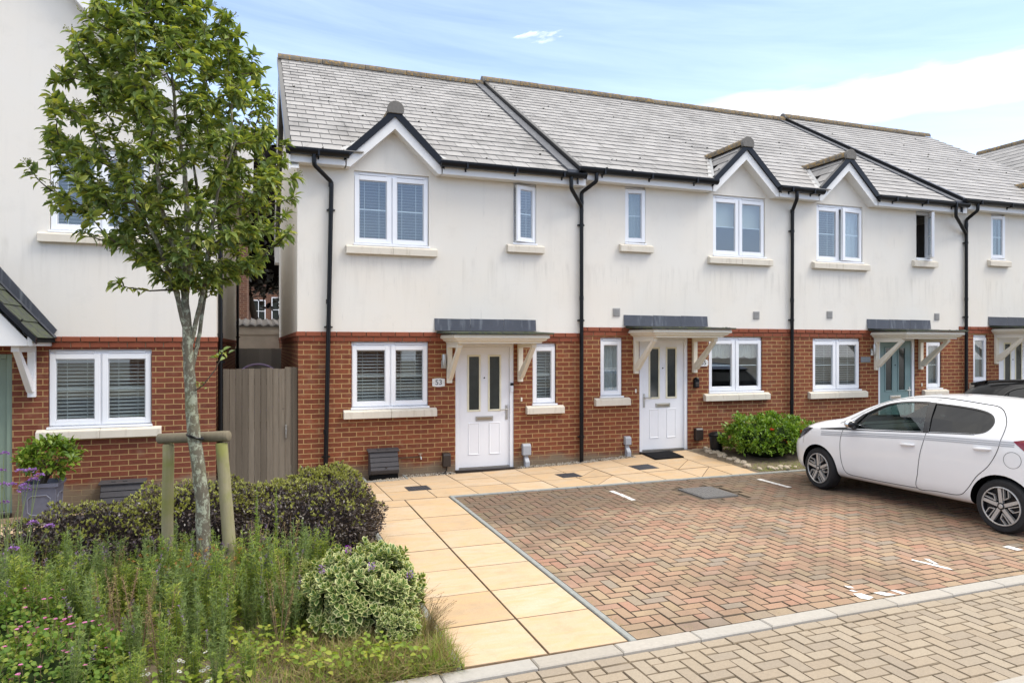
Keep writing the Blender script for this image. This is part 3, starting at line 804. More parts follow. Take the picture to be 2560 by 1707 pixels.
def front_door(house, cx, z0, z1, yf, matname, hinge, panes=True, w=1.01, framemat='white', bead='doorcream'):
    x0, x1 = cx - w / 2, cx + w / 2; f = MB(); q = .065
    f.box(x0, yf + .015, z0, x0 + q, yf + .10, z1); f.box(x1 - q, yf + .015, z0, x1, yf + .10, z1)
    f.box(x0 + q, yf + .015, z1 - q, x1 - q, yf + .10, z1)
    fr = f.build('door_frame', M[framemat], house, bevel=.004)
    t = MB(); t.box(x0, yf - .055, z0 - .03, x1, yf + .11, z0 + .012, 0); t.box(x0 + q, yf + .022, z0 + .012, x1 - q, yf + .10, z0 + .034, 1); t.build('threshold', [M['brownbox'], M['steel']], fr, bevel=.003)
    a, b, c, d = x0 + q + .003, x1 - q - .003, z0 + .038, z1 - q - .003; y = yf + .045
    gz0, gz1 = z0 + .975, z0 + 1.855; gw = .178; go = .178
    D_ = MB()
    hs = [(cx - go - gw / 2, cx - go + gw / 2, gz0, gz1), (cx + go - gw / 2, cx + go + gw / 2, gz0, gz1)]
    wall_holes(D_, a, b, c, d, hs, y, .02)
    D_.box(a, y + .02, c, b, y + .055, d)
    for s_ in (-1, 1):                                    # raised bottom panels
        u0, u1 = cx + s_ * .18 - .098, cx + s_ * .18 + .098; v0, v1 = z0 + .235, z0 + .765
        e = .022
        D_.add([(u0, y - .001, v0), (u1, y - .001, v0), (u1, y - .001, v1), (u0, y - .001, v1), (u0 + e * .4, y - .010, v0 + e * .4), (u1 - e * .4, y - .010, v0 + e * .4), (u1 - e * .4, y - .010, v1 - e * .4), (u0 + e * .4, y - .010, v1 - e * .4),
                (u0 + e, y - .003, v0 + e), (u1 - e, y - .003, v0 + e), (u1 - e, y - .003, v1 - e), (u0 + e, y - .003, v1 - e)],
               [(0, 1, 5, 4), (1, 2, 6, 5), (2, 3, 7, 6), (3, 0, 4, 7), (4, 5, 9, 8), (5, 6, 10, 9), (6, 7, 11, 10), (7, 4, 8, 11), (8, 9, 10, 11)])
    dr = D_.build('door', M[matname], house)
    be = MB(); gl = MB()
    for (u0, u1, v0, v1) in hs:
        e = .026
        for bx in ((u0 - e, v0 - e, u0 + .004, v1 + e), (u1 - .004, v0 - e, u1 + e, v1 + e), (u0 + .004, v0 - e, u1 - .004, v0 + .004), (u0 + .004, v1 - .004, u1 - .004, v1 + e)):
            be.box(bx[0], y - .012, bx[1], bx[2], y + .004, bx[3])
        gl.box(u0, y + .006, v0, u1, y + .012, v1)
    be.build('glazing_bead', M[bead], dr, bevel=.004); gl.build('door_pane', M['doorglass'], dr)
    lb = MB(); lz = z0 + .83
    lb.box(cx - .15, y - .014, lz - .038, cx + .15, y + .002, lz + .038, 0); lb.box(cx - .128, y - .020, lz - .020, cx + .128, y - .013, lz + .020, 1)
    lb.build('letterbox', [M['steel'], M['brass']], dr, bevel=.005)
    h = MB(); hx = (b - .048) if hinge == 'L' else (a + .048); sg = -1 if hinge == 'L' else 1
    h.box(hx - .018, y - .010, z0 + .80, hx + .018, y + .002, z0 + 1.04); h.tube([(hx, y - .004, z0 + .975), (hx, y - .05, z0 + .975), (hx + sg * .125, y - .052, z0 + .972)], .010, 8)
    h.tube([(hx, y - .012, z0 + .86), (hx, y - .006, z0 + .86)], .010, 8)
    h.build('door_handle', M['steel'], dr, bevel=.003)
    sp = MB(); sp.tube([(cx, y - .006, z0 + 1.50), (cx, y + .004, z0 + 1.50)], .013, 10); sp.build('spyhole', M['dark'], dr)
    return dr

def flat_canopy(house, cx, z, side):
    """moulded flat door canopy with lead upstand and two gallows brackets"""
    pr = [(.10, 2.020), (.095, 2.045), (.045, 2.066), (.035, 2.088), (.0, 2.104), (.0, 2.150), (.012, 2.160)]
    mb = MB(); hw = .775; yf0 = 10.20; vs = []; fs = []
    for (i, zz) in pr: vs += [(cx - hw + i, yf0 + i, zz + z), (cx + hw - i, yf0 + i, zz + z), (cx + hw - i, YF - .002, zz + z), (cx - hw + i, YF - .002, zz + z)]
    n = len(pr)
    for k in range(n - 1):
        for e in range(4):
            e2 = (e + 1) % 4; fs.append((k * 4 + e, k * 4 + e2, k * 4 + 4 + e2, k * 4 + 4 + e))
    fs.append((3, 2, 1, 0)); fs.append(tuple((n - 1) * 4 + e for e in range(4)))
    mb.add(vs, fs)
    cn = mb.build('canopy', M['cream'], house)
    rf = MB(); rf.add([(cx - .83, 10.155, 2.163 + z), (cx + .83, 10.155, 2.163 + z), (cx + .83, YF - .003, 2.185 + z), (cx - .83, YF - .003, 2.185 + z),
                       (cx - .83, 10.155, 2.188 + z), (cx + .83, 10.155, 2.188 + z), (cx + .83, YF - .003, 2.225 + z), (cx - .83, YF - .003, 2.225 + z)],
                      [(3, 2, 1, 0), (4, 5, 6, 7), (0, 1, 5, 4), (1, 2, 6, 5), (2, 3, 7, 6), (3, 0, 4, 7)])
    for _ in range(26): rf.ball((cx + U(-.8, .8), U(10.17, 10.4), 2.19 + z), U(.012, .03), 0, 6, 4, (1.4, 1, .5))
    rf.build('canopy_roof', M['mossy'], cn)
    ld = MB()
    for a, b in ((cx - .875, cx - .28), (cx - .276, cx + .30), (cx + .304, cx + .875)):
        ld.add([(a, YF - .014, 2.425 + z), (b, YF - .014, 2.420 + z), (b, YF - .035, 2.235 + z), (a, YF - .035, 2.235 + z), (a, YF - .30, 2.222 + z), (b, YF - .30, 2.222 + z),
                (a, YF - .0, 2.425 + z), (b, YF, 2.42 + z)], [(3, 2, 1, 0), (4, 5, 2, 3), (0, 1, 7, 6)])
    ld.build('lead_flashing', M['lead'], cn)
    for s in (-1, 1):
        b = MB(); x = cx + s * .61 - .02
        b.box(x - .042, YF - .06, 1.385 + z, x + .042, YF - .001, 2.02 + z)
        b.box(x - .040, 10.40, 1.955 + z, x + .040, YF - .06, 2.02 + z)
        b.prism_x([(YF - .058, 1.45 + z), (YF - .058, 1.555 + z), (10.49, 1.957 + z), (10.42, 1.957 + z), (10.42, 1.945 + z), (YF - .12, 1.45 + z)], x - .034, x + .034)
        for zz in (1.43, 1.86): b.tube([(x + .005, YF - .066, zz + z), (x + .005, YF - .055, zz + z)], .008, 6, 1)
        b.build('canopy_bracket', [M['cream'], M['steel']], cn, bevel=.005)
    return cn

TAN = .6194; ALP = math.atan(TAN); YE, ZE, YR = 10.85, 4.925, 16.25
ZR = ZE + TAN * (YR - YE)
def main_z(y, off): return ZE + off + TAN * (y - YE)
TB = .966; BET = math.atan(TB)
def gablet(house, cx, off):
    """small front gable breaking the eaves"""
    za = 5.630 + off; hw = (za - ZE - off) / TB; yf = 10.86
    yb = YE + (za - ZE - off) / TAN
    r = MB(); cb, sb = math.cos(BET), math.sin(BET); sl = hw / cb
    L = yb - yf
    keep = lambda c, a, b: c.z > main_z(c.y, off) - .03
    slates(r, (cx - hw, yf + L, za - hw * TB), (0, -1, 0), (cb, 0, sb), (-sb, 0, cb), L, sl, keep, 0, moss=.08)
    slates(r, (cx + hw, yf, za - hw * TB), (0, 1, 0), (-cb, 0, sb), (sb, 0, cb), L, sl, keep, 0, moss=.08)
    for s in (-1, 1):
        r.quad((cx, yf, za - .004), (cx, yb, za - .004), (cx + s * hw, YE, ZE + off - .004), (cx + s * hw, yf, ZE + off - .004), 1)
    rf = r.build('gable_roof', [M['slate'], M['dark'], M['moss']], house)
    v = MB()
    for s in (-1, 1):
        a = Vector((cx + s * (hw + .02), YE + .02, ZE + off + .030)); b = Vector((cx, yb + .05, za + .045))
        o = Vector((s * .085, 0, 0)); i_ = Vector((-s * .05, 0, .045))
        v.quad(a, a + o, b + o * .6, b); v.quad(a, b, b + i_, a + i_)
    v.build('valley_lead', M['leadpale'], rf)
    bb = MB(); zt = za - .095; xf = .735; vt = .195
    for s in (-1, 1):
        pl = [(cx, zt), (cx + s * xf, zt - xf * TB), (cx + s * xf, 4.70 + off), (cx + s * (xf - .055), 4.70 + off), (cx, zt - vt)]
        bb.prism_y(pl, 10.86, YF - .004)
    bb.build('bargeboard', M['fascia'], rf)
    vb = MB()
    for s in (-1, 1):
        pl = [(cx, za + .030), (cx + s * (xf + .04), za + .030 - (xf + .04) * TB), (cx + s * (xf + .04), za - .108 - (xf + .04) * TB), (cx, za - .108)]
        vb.prism_y(pl, 10.825, 10.905)
    vb.build('verge_trim', M['black'], rf)
    tile_ridge('ridge_tile', rf, (cx, 10.85, za + .005), (cx, yb + .12, za + .005), .105, [M['ridge']])
    e = MB(); disc_end(e, (cx, za - .005), .130, 10.795, 10.86); e.build('ridge_end_cap', M['ridge_end'], rf, bevel=.006)
    return hw

def terrace(spec):
    off, x0, x1 = spec['off'], spec['x0'], spec['x1']
    h = thing(spec['name'], spec['label'], 'house', (x0, YF, A(x0)), 'terraced houses in the row')
    bt = 2.205 + off; lo = spec.get('lo', off)
    wl, nl, wu, nu, dr = spec['lw'], spec['ln'], spec['uw'], spec['un'], spec['door']
    dz = spec['dz']
    def hole(cx, w, z0, z1): return (cx - w / 2, cx + w / 2, z0 - .03, z1)
    low = [hole(wl, 1.21, 1.028 + lo, 2.050 + lo), hole(nl, .435, 1.005 + lo, 2.030 + lo), (dr - .505, dr + .505, dz - .03, dz + 2.072)]
    bw = MB(); wall_holes(bw, x0, x1, -.6, bt - .15, low, YF, .13)
    if spec.get('end'):
        bw.quad((x0, 21.4, -.6), (x0, YF, -.6), (x0, YF, bt - .15), (x0, 21.4, bt - .15))
    rw = MB(); rw.box(x0, 21.4, -.6, x1, 21.5, 4.8 + off); rw.build('rear_wall', M['brick'], h)
    if spec.get('rend'): bw.quad((x1, YF, -.6), (x1, 21.4, -.6), (x1, 21.4, bt), (x1, YF, bt))
    b_ = bw.build('brick_wall', M['brick'], h)
    bd = MB()                                             # two projecting courses
    for r, (za, zb, pr) in enumerate(((bt - .15, bt - .079, .013), (bt - .072, bt - .004, .028))):
        k = -1; o = .11 * r
        while x0 + o + k * .225 < x1:
            a = max(x0 + o + k * .225 + .006, x0 - (pr if spec.get('end') else 0)); b = min(x0 + o + (k + 1) * .225 - .005, x1 + .0); k += 1
            if b - a > .02: bd.box(a, YF - pr, za, b, YF + .05, zb)
        if spec.get('end'):
            y = YF + .03
            while y < 21.3: bd.box(x0 - pr, y, za, x0 + .05, y + .214, zb); y += .225
    bd.quad((x0, YF - .006, bt - .15), (x1, YF - .006, bt - .15), (x1, YF - .006, bt), (x0, YF - .006, bt), 1)
    if spec.get('end'): bd.quad((x0 - .006, 21.3, bt - .15), (x0 - .006, YF, bt - .15), (x0 - .006, YF, bt), (x0 - .006, 21.3, bt), 1)
    bd.build('brick_band', [M['band'], M['grout']], b_, bevel=.004)
    up = [hole(wu, 1.18, 3.570 + off, 4.694 + off), hole(nu, .41, 3.705 + off, 4.722 + off)]
    yu = YF - .012
    uw = MB(); zt = 4.80 + off; wall_holes(uw, x0 - (.012 if spec.get('end') else 0), x1, bt - .006, zt, up, yu, .14)
    cx = spec['gab']; hw = .88; ap = 5.60 + off
    uw.add([(cx - hw, yu, zt), (cx + hw, yu, zt), (cx, yu, ap)], [(0, 1, 2)])
    uw.quad((x0, yu, bt - .006), (x0, YF + .03, bt - .006), (x1, YF + .03, bt - .006), (x1, yu, bt - .006))
    for s in ([x0] if spec.get('end') else []):
        xs_ = s - .012
        uw.add([(xs_, yu, bt - .006), (xs_, 21.4, bt - .006), (xs_, 21.4, zt), (xs_, YR, ZR + off - .1), (xs_, yu, zt)][::-1], [(0, 1, 2, 3, 4)])
        uw.quad((xs_, yu, bt - .006), (s + .02, yu, bt - .006), (s + .02, 21.4, bt - .006), (xs_, 21.4, bt - .006))
    if spec.get('rend'): uw.add([(x1, yu, bt - .006), (x1, 21.4, bt - .006), (x1, 21.4, zt), (x1, YR, ZR + off - .1), (x1, yu, zt)], [(0, 1, 2, 3, 4)])
    uw.build('rendered_wall', M['render'], h)
    rm = MB()
    for z0, z1 in ((-.1 + off, 2.35 + off), (2.6 + off, 4.76 + off)):
        a, b, c, d = x0 + .1, x1 - .1, YF + .14, YF + 3.4
        rm.quad((a, c, z0), (b, c, z0), (b, d, z0), (a, d, z0)); rm.quad((a, c, z1), (a, d, z1), (b, d, z1), (b, c, z1))
        rm.quad((a, d, z0), (b, d, z0), (b, d, z1), (a, d, z1)); rm.quad((a, c, z0), (a, d, z0), (a, d, z1), (a, c, z1)); rm.quad((b, c, z0), (b, c, z1), (b, d, z1), (b, d, z0))
    rm.build('room', M['room'], h)
    casement(h, wl, 1.21, 1.028 + lo, 2.050 + lo, 2, blind=spec['bl'][0])
    casement(h, nl, .435, 1.005 + lo, 2.030 + lo, 1, blind=spec['bl'][1])
    casement(h, wu, 1.18, 3.570 + off, 4.694 + off, 2, yf=yu, blind=spec['bl'][2], opened=spec['op'].get('uw'))
    casement(h, nu, .41, 3.705 + off, 4.722 + off, 1, yf=yu, blind=spec['bl'][3], opened=spec['op'].get('un'))
    front_door(h, dr, dz, dz + 2.072, YF, spec['dmat'], spec['hinge'], bead=spec.get('bead', 'doorcream'))
    flat_canopy(h, spec['can'], off, 1)
    # roof
    rx0, rx1 = spec['rx']; r = MB(); ca, sa = math.cos(ALP), math.sin(ALP)
    zg = 5.63 + off
    def keep(c, a, b):
        return not (c.z < zg - abs(c.x - cx) * TB - .05) 
    slates(r, (rx0, YE - .03, ZE + off - .019), (1, 0, 0), (0, ca, sa), (0, -sa, ca), rx1 - rx0, (YR - YE + .03) / ca, keep, 0, ph=(-rx0) % .3, moss=.055)
    def under(xa, xb): r.quad((xa, YE, ZE + off - .012), (xb, YE, ZE + off - .012), (xb, YR, ZR + off - .012), (xa, YR, ZR + off - .012), 1)
    hw2 = .82
    r.quad((rx0, YE, ZE + off - .012), (cx - hw2, YE, ZE + off - .012), (cx - hw2, YR, ZR + off - .012), (rx0, YR, ZR + off - .012), 1)
    r.quad((cx + hw2, YE, ZE + off - .012), (rx1, YE, ZE + off - .012), (rx1, YR, ZR + off - .012), (cx + hw2, YR, ZR + off - .012), 1)
    r.quad((cx - hw2, 11.9, main_z(11.9, off) - .012), (cx + hw2, 11.9, main_z(11.9, off) - .012), (cx + hw2, YR, ZR + off - .012), (cx - hw2, YR, ZR + off - .012), 1)
    r.quad((rx0, YR, ZR + off - .012), (rx1, YR, ZR + off - .012), (rx1, 21.7, ZE + off), (rx0, 21.7, ZE + off), 0)
    for xa, xb, ya in ((rx0, cx - .80, YE + .02), (cx - .80, cx + .80, 11.9), (cx + .80, rx1, YE + .02)):
        r.quad((xa, ya, main_z(ya, off) - .10), (xa, YR, ZR + off - .10), (xb, YR, ZR + off - .10), (xb, ya, main_z(ya, off) - .10), 1)
    rf = r.build('roof', [M['slate'], M['dark'], M['moss']], h)
    tile_ridge('ridge_tile', rf, (rx0 - .02, YR, ZR + off - .005), (rx1 - .02, YR, ZR + off - .005), .115, [M['ridge']])
    if spec.get('verge'):
        x = rx0; vz = MB()
        def strip(mb, xa, xb, h0, h1, mi=0):
            mb.prism_x([(YE - .05, ZE + off - .03 + h0), (YR, ZR + off + h0), (YR, ZR + off + h1), (YE - .05, ZE + off - .03 + h1)], xa, xb, mi)
        strip(vz, x - .035, x + .045, -.10, .028)
        vz.build('verge_trim', M['black'], rf, bevel=.008)
        if spec['verge'] == 'lead':
            l = MB(); strip(l, x - .05, x - .036, -.30, -.06); strip(l, x - .23, x - .05, -.16, -.050)
            l.build('step_flashing', M['lead'], rf)
            s = MB(); s.add([(x - .03, YF, 4.7), (x - .03, YE - .03, ZE + off - .10), (x - .03, YR, ZR + off - .1), (x - .03, YR, 4.7)], [(0, 1, 2, 3)]); s.build('rendered_wall', M['render'], rf)
            e = MB(); poly = [(YR + .115 * math.cos(t), ZR + off - .02 + .13 * math.sin(t)) for t in [PI * (-.15 + 1.3 * i / 12) for i in range(13)]]
            e.prism_x(poly, x - .06, x - .018); e.build('ridge_end_cap', M['ridge_end'], rf)
        else:
            b2 = MB(); strip(b2, x + .01, x + .03, -.32, -.11); b2.build('bargeboard', M['fascia'], rf)
            b3 = MB()
            b3.prism_x([(21.75, ZE + off - .35), (YR, ZR + off - .32), (YR, ZR + off - .02), (21.75, ZE + off - .05)], x + .01, x + .03); b3.build('bargeboard', M['fascia'], rf)
            b4 = MB(); strip(b4, x + .03, x0 + .0, -.30, -.28); b4.build('soffit', M['fascia'], rf)
            b4 = MB(); b4.box(x + .03, 21.2, 4.35, x0 + .1, 21.9, 4.9); b4.build('box_end', M['fascia'], rf)
    for a, b in spec['fas']:
        fa = MB()
        fa.box(a, YE + .0, 4.700 + off, b, YE + .022, 4.885 + off); fa.box(a, YE + .022, 4.704 + off, b, YF - .014, 4.716 + off)
        fa.box(a, YE + .022, 4.716 + off, a + .015, YF - .014, 4.86 + off); fa.box(b - .015, YE + .022, 4.716 + off, b, YF - .014, 4.86 + off)
        fa.build('fascia_board', M['fascia'], h, bevel=.004)
    for a, b in spec['gut']: gutter(h, a, b, 4.868 + off)
    gablet(h, cx, off)
    for pts, cl in spec['pipes']: pipe(h, pts, cl)
    for (vx, vz_) in spec['vents']:
        v = MB(); v.box(vx - .068, yu - .014, vz_ - .072, vx + .068, yu, vz_ + .072)
        for k in range(7): v.box(vx - .055, yu - .024, vz_ - .060 + k * .018, vx + .055, yu - .010, vz_ - .051 + k * .018)
        v.build('air_vent', M['vent'], h)
    return h

PY = YF - .062
H53 = terrace(dict(name='terraced_house', label='cream and red brick end house numbered 53 beside the wooden gate', x0=.552, x1=5.25, off=0.0, end=True,
    lw=1.946, ln=4.56, uw=1.967, un=4.20, door=3.503, can=3.52, gab=1.98, dz=-.045, dmat='white', hinge='L',
    bl=['slats', 'slats', 'thin', 'thin'], op={'un': {0: ('R', 16)}}, rx=(.40, 5.11), verge='end',
    fas=[(.42, 1.225), (2.735, 5.235)], gut=[(.385, 1.27), (2.685, 5.20)],
    pipes=[([(.765, 10.785, 4.83), (.765, 10.785, 4.66), (1.035, PY, 4.47), (.985, PY, 2.0), (.94, PY, -.3)], (4.05, 2.27, .30)),
           ([(4.93, 10.785, 4.83), (4.93, 10.785, 4.62), (5.225, PY, 4.38), (5.228, PY, 4.30)], ())], vents=[]))
H55 = terrace(dict(name='terraced_house', label='cream and red brick mid-terrace house numbered 55 behind the red-flowered shrub', x0=5.25, x1=9.742, off=.105, lo=.098,
    lw=8.467, ln=5.836, uw=8.535, un=6.305, door=6.90, can=6.94, gab=8.54, dz=.078, dmat='white', hinge='R',
    bl=['lace', 'net', 'roller', 'net'], op={'un': {0: ('L', 7)}}, rx=(5.11, 9.742), verge='lead',
    fas=[(5.255, 7.78), (9.30, 9.742)], gut=[(5.075, 7.84), (9.25, 9.742)],
    pipes=[([(5.40, 10.785, 4.93), (5.40, 10.785, 4.78), (5.225, PY, 4.62), (5.225, PY, -.12)], (4.06, 2.42, .42))], vents=[(5.925, 2.575), (8.915, 2.565)]))
H57 = terrace(dict(name='terraced_house', label='cream and red brick mid-terrace house with a teal front door', x0=9.742, x1=14.23, off=.10, lo=.08,
    lw=10.887, ln=13.517, uw=10.953, un=13.205, door=12.477, can=12.52, gab=10.99, dz=.08, dmat='door_teal', hinge='L', bead='door_teal',
    bl=[['thin', 'thin'], 'net', ['thin', 'net'], None], op={'un': {0: ('R', 52)}, 'uw': {1: ('R', 8)}}, rx=(9.742, 14.06), verge=None,
    fas=[(9.742, 10.23), (11.75, 14.21)], gut=[(9.742, 10.28), (11.69, 14.15)],
    pipes=[([(9.64, 10.785, 4.93), (9.64, 10.785, 4.78), (9.73, PY, 4.60), (9.71, PY, -.1)], (4.2, 2.48, .5)),
           ([(13.80, 10.785, 4.93), (13.80, 10.785, 4.70), (14.38, PY, 4.40), (14.388, PY, 4.32)], ())], vents=[(10.685, 2.60), (13.58, 2.60)]))
H59 = terrace(dict(name='terraced_house', label='cream and red brick house beyond the teal-doored one, behind the black car', x0=14.23, x1=19.45, off=.195, rend=True,
    lw=17.4, ln=14.90, uw=17.45, un=15.42, door=15.98, can=15.99, gab=17.5, dz=.17, dmat='white', hinge='R',
    bl=['slats', 'net', 'slats', 'net'], op={'un': {0: ('L', 9)}}, rx=(14.06, 19.6), verge='lead',
    fas=[(14.235, 16.74), (18.26, 19.5)], gut=[(14.03, 16.79), (18.21, 19.55)],
    pipes=[([(14.44, 10.785, 5.02), (14.44, 10.785, 4.87), (14.39, PY, 4.70), (14.39, PY, -.1)], (4.2, 2.60, .5))], vents=[]))

# ---- neighbour on the left
YL = 10.92
def left_house():
    h = thing('neighbouring_house', 'tall cream and red brick gabled house with a sage green door behind the young tree', 'house', (-3.5, YL, -.25))
    x0, x1 = -6.4, -.59; bt = 2.115
    low = [(-2.03 - .62, -2.03 + .62, .87, 1.94), (-4.06, -3.055, -.24, 1.88)]
    b = MB(); wall_holes(b, x0, x1, -.7, bt - .15, low, YL, .13)
    b.quad((x1, YL, -.7), (x1, 20.0, -.7), (x1, 20.0, bt - .15), (x1, YL, bt - .15)); b.quad((x0, 20, -.7), (x0, YL, -.7), (x0, YL, bt), (x0, 20, bt))
    bw = b.build('brick_wall', M['brick_left'], h)
    bd = MB()
    for r, (za, zb, pr) in enumerate(((bt - .15, bt - .079, .013), (bt - .072, bt - .004, .028))):
        k = 0
        while x1 - .11 * r - k * .225 > x0:
            q = x1 - .11 * r - k * .225 + (pr if k == 0 else 0); bd.box(max(q - .214, x0), YL - pr, za, q, YL + .05, zb); k += 1
        if r: bd.box(x1 - .1, YL - pr, za, x1 + pr, YL + .05, zb)
        y = YL + .06
        while y < 19.8: bd.box(x1 - .05, y, za, x1 + pr, y + .214, zb); y += .225
    bd.quad((x0, YL - .006, bt - .15), (x1, YL - .006, bt - .15), (x1, YL - .006, bt), (x0, YL - .006, bt), 1)
    bd.build('brick_band', [M['band'], M['grout']], bw, bevel=.004)
    yu = YL - .012; ap = (-3.5, 8.16); eav = 4.95
    u = MB(); up = [(-2.03 - .60, -2.03 + .60, 3.50, 4.67)]
    wall_holes(u, x0, x1, bt - .006, eav, up, yu, .14)
    u.add([(x0, yu, eav), (x1, yu, eav), (x1, yu, eav + .02), (ap[0], yu, ap[1]), (x0, yu, eav + .02)], [(0, 1, 2, 3, 4)])
    u.quad((x1 + .012, yu, bt - .006), (x1 + .012, 20, bt - .006), (x1 + .012, 20, eav + .05), (x1 + .012, yu, eav + .05)); u.quad((x1, yu, bt), (x1 + .012, yu, bt), (x1 + .012, yu, eav), (x1, yu, eav))
    u.quad((x0, 20, bt), (x0, yu, bt), (x0, yu, eav), (x0, 20, eav))
    u.add([(x0, 20, -.6), (x1, 20, -.6), (x1, 20, eav), (ap[0], 20, ap[1]), (x0, 20, eav)][::-1], [(0, 1, 2, 3, 4)])
    u.quad((x0, yu, bt - .006), (x0, YL + .03, bt - .006), (x1, YL + .03, bt - .006), (x1, yu, bt - .006))
    u.build('rendered_wall', M['render_left'], h)
    rm = MB()
    for z0, z1 in ((-.2, 2.2), (2.5, 4.9)):
        a, b_, c, d = x0 + .1, x1 - .1, YL + .14, YL + 3.4
        rm.quad((a, c, z0), (b_, c, z0), (b_, d, z0), (a, d, z0)); rm.quad((a, c, z1), (a, d, z1), (b_, d, z1), (b_, c, z1))
        rm.quad((a, d, z0), (b_, d, z0), (b_, d, z1), (a, d, z1)); rm.quad((a, c, z0), (a, d, z0), (a, d, z1), (a, c, z1)); rm.quad((b_, c, z0), (b_, c, z1), (b_, d, z1), (b_, d, z0))
    rm.build('room', M['room'], h)
    casement(h, -2.03, 1.24, .905, 1.94, 2, yf=YL, blind='slats'); casement(h, -2.03, 1.20, 3.53, 4.67, 2, yf=yu, blind='thin')
    front_door(h, -3.56, -.215, 1.88, YL, 'door_sage', 'R', framemat='door_sage', bead='door_sage')
    r = MB(); t = (ap[1] - eav) / (x1 - ap[0])
    for s in (-1, 1):
        e = (ap[0] + s * (x1 - ap[0] + .18), ap[1] + .05 - t * (x1 - ap[0] + .18))
        r.add([(ap[0], 10.72, ap[1] + .05), (e[0], 10.72, e[1]), (e[0], 20.2, e[1]), (ap[0], 20.2, ap[1] + .05), (ap[0], 10.72, ap[1] + .11), (e[0], 10.72, e[1] + .06), (e[0], 20.2, e[1] + .06), (ap[0], 20.2, ap[1] + .11)],
              [(0, 1, 2, 3), (7, 6, 5, 4), (0, 4, 5, 1), (1, 5, 6, 2), (2, 6, 7, 3)])
    rf = r.build('roof', M['slate'], h)
    bb = MB()
    for s in (-1, 1):
        W_ = x1 - ap[0] + .10
        bb.prism_y([(ap[0], ap[1] + .03), (ap[0] + s * W_, ap[1] + .03 - t * W_), (ap[0] + s * W_, ap[1] - .12 - t * W_), (ap[0] + s * (W_ - .16), ap[1] - .12 - t * W_), (ap[0], ap[1] - .22)], 10.735, YL - .014)
    bb.build('bargeboard', M['fascia'], rf)
    so = MB(); so.box(x1 + .012, 10.74, eav - .16, x1 + .18, 20, eav - .02); so.build('soffit', M['cream'], rf)
    gu = MB(); gu.tube([(x1 + .22, 10.72, eav - .02), (x1 + .22, 20, eav - .02)], .055, 10); gu.build('gutter', M['black'], h, smooth=True)
    pipe(h, [(x1 + .2, 11.13, eav - .05), (x1 + .2, 11.13, eav - .22), (x1 + .055, 11.13, eav - .45), (x1 + .055, 11.13, -.4)], (3.4, 1.75, .12))
    pipe(h, [(x1 + .06, 19.7, eav - .05), (x1 + .06, 19.7, -.4)], (2.2,))
    # gabled porch: apex x -3.56
    px, pz = -3.56, 3.24; tp = 1.16; hw = 1.0; y0 = 10.05
    c = MB()
    for s in (-1, 1):
        c.prism_y([(px, pz - .16), (px + s * hw, pz - .16 - hw * tp), (px + s * hw, pz - .28 - hw * tp + .04), (px, pz - .28 - hw * tp + .04)] if False else
                  [(px, pz - .14), (px + s * .90, pz - .14 - .90 * tp), (px + s * .90, 1.985), (px, 1.985)], y0 + .02, y0 + .06)
        c.box(px + s * .90, y0 + .02, 1.985, px + s * .955, YL - .002, 2.10)
    c.box(px - .9, y0 + .06, 1.985, px + .9, YL, 2.02)
    cn = c.build('porch', M['fascia'], h, bevel=.004)
    rr = MB(); cb, sb = 1 / math.hypot(1, tp), tp / math.hypot(1, tp)
    for s in (-1, 1):
        o = (px + s * hw, y0 if s > 0 else YL, pz - hw * tp)
        slates(rr, o, (0, 1 if s > 0 else -1, 0), (-s * cb, 0, sb), (s * sb, 0, cb), YL - y0, hw / cb, None, 0, moss=.1)
        rr.add([(px, y0, pz - .01), (px + s * hw, y0, pz - hw * tp - .01), (px + s * hw, YL, pz - hw * tp - .01), (px, YL, pz - .01), (px, y0, pz - .07), (px + s * hw, y0, pz - hw * tp - .05), (px + s * hw, YL, pz - hw * tp - .05), (px, YL, pz - .07)], [(0, 1, 2, 3), (0, 4, 5, 1), (4, 7, 6, 5), (1, 5, 6, 2)], 1)
    rr.build('porch_roof', [M['mossy'], M['dark'], M['moss']], cn)
    vb = MB()
    for s in (-1, 1): vb.prism_y([(px, pz + .015), (px + s * hw, pz + .015 - hw * tp), (px + s * hw, pz - .07 - hw * tp), (px, pz - .07)], y0 - .03, y0 + .02)
    vb.build('verge_trim', M['black'], cn)
    lf = MB()
    for s in (-1, 1): lf.prism_y([(px, pz + .26), (px + s * (hw + .02), pz + .12 - hw * tp), (px + s * (hw - .08), pz - hw * tp - .04), (px, pz + .03)], YL - .045, YL - .014)
    for s in (-1, 1):
        n_ = Vector((s * sb, 0, cb)); a = Vector((px, YL, pz)) + n_ * .03; b_ = Vector((px + s * hw, YL, pz - hw * tp)) + n_ * .03
        lf.quad(a, b_, b_ + Vector((0, -.17, 0)), a + Vector((0, -.17, 0)))
    lf.build('lead_flashing', M['lead'], cn)
    b = MB(); x = px + .735
    b.box(x - .045, YL - .065, 1.31, x + .045, YL - .001, 1.985); b.box(x - .042, 10.2, 1.91, x + .042, YL - .065, 1.983)
    b.prism_x([(YL - .063, 1.38), (YL - .063, 1.50), (10.33, 1.912), (10.24, 1.912), (YL - .14, 1.38)], x - .036, x + .036)
    b.build('porch_bracket', M['white'], cn, bevel=.005)
left_house()
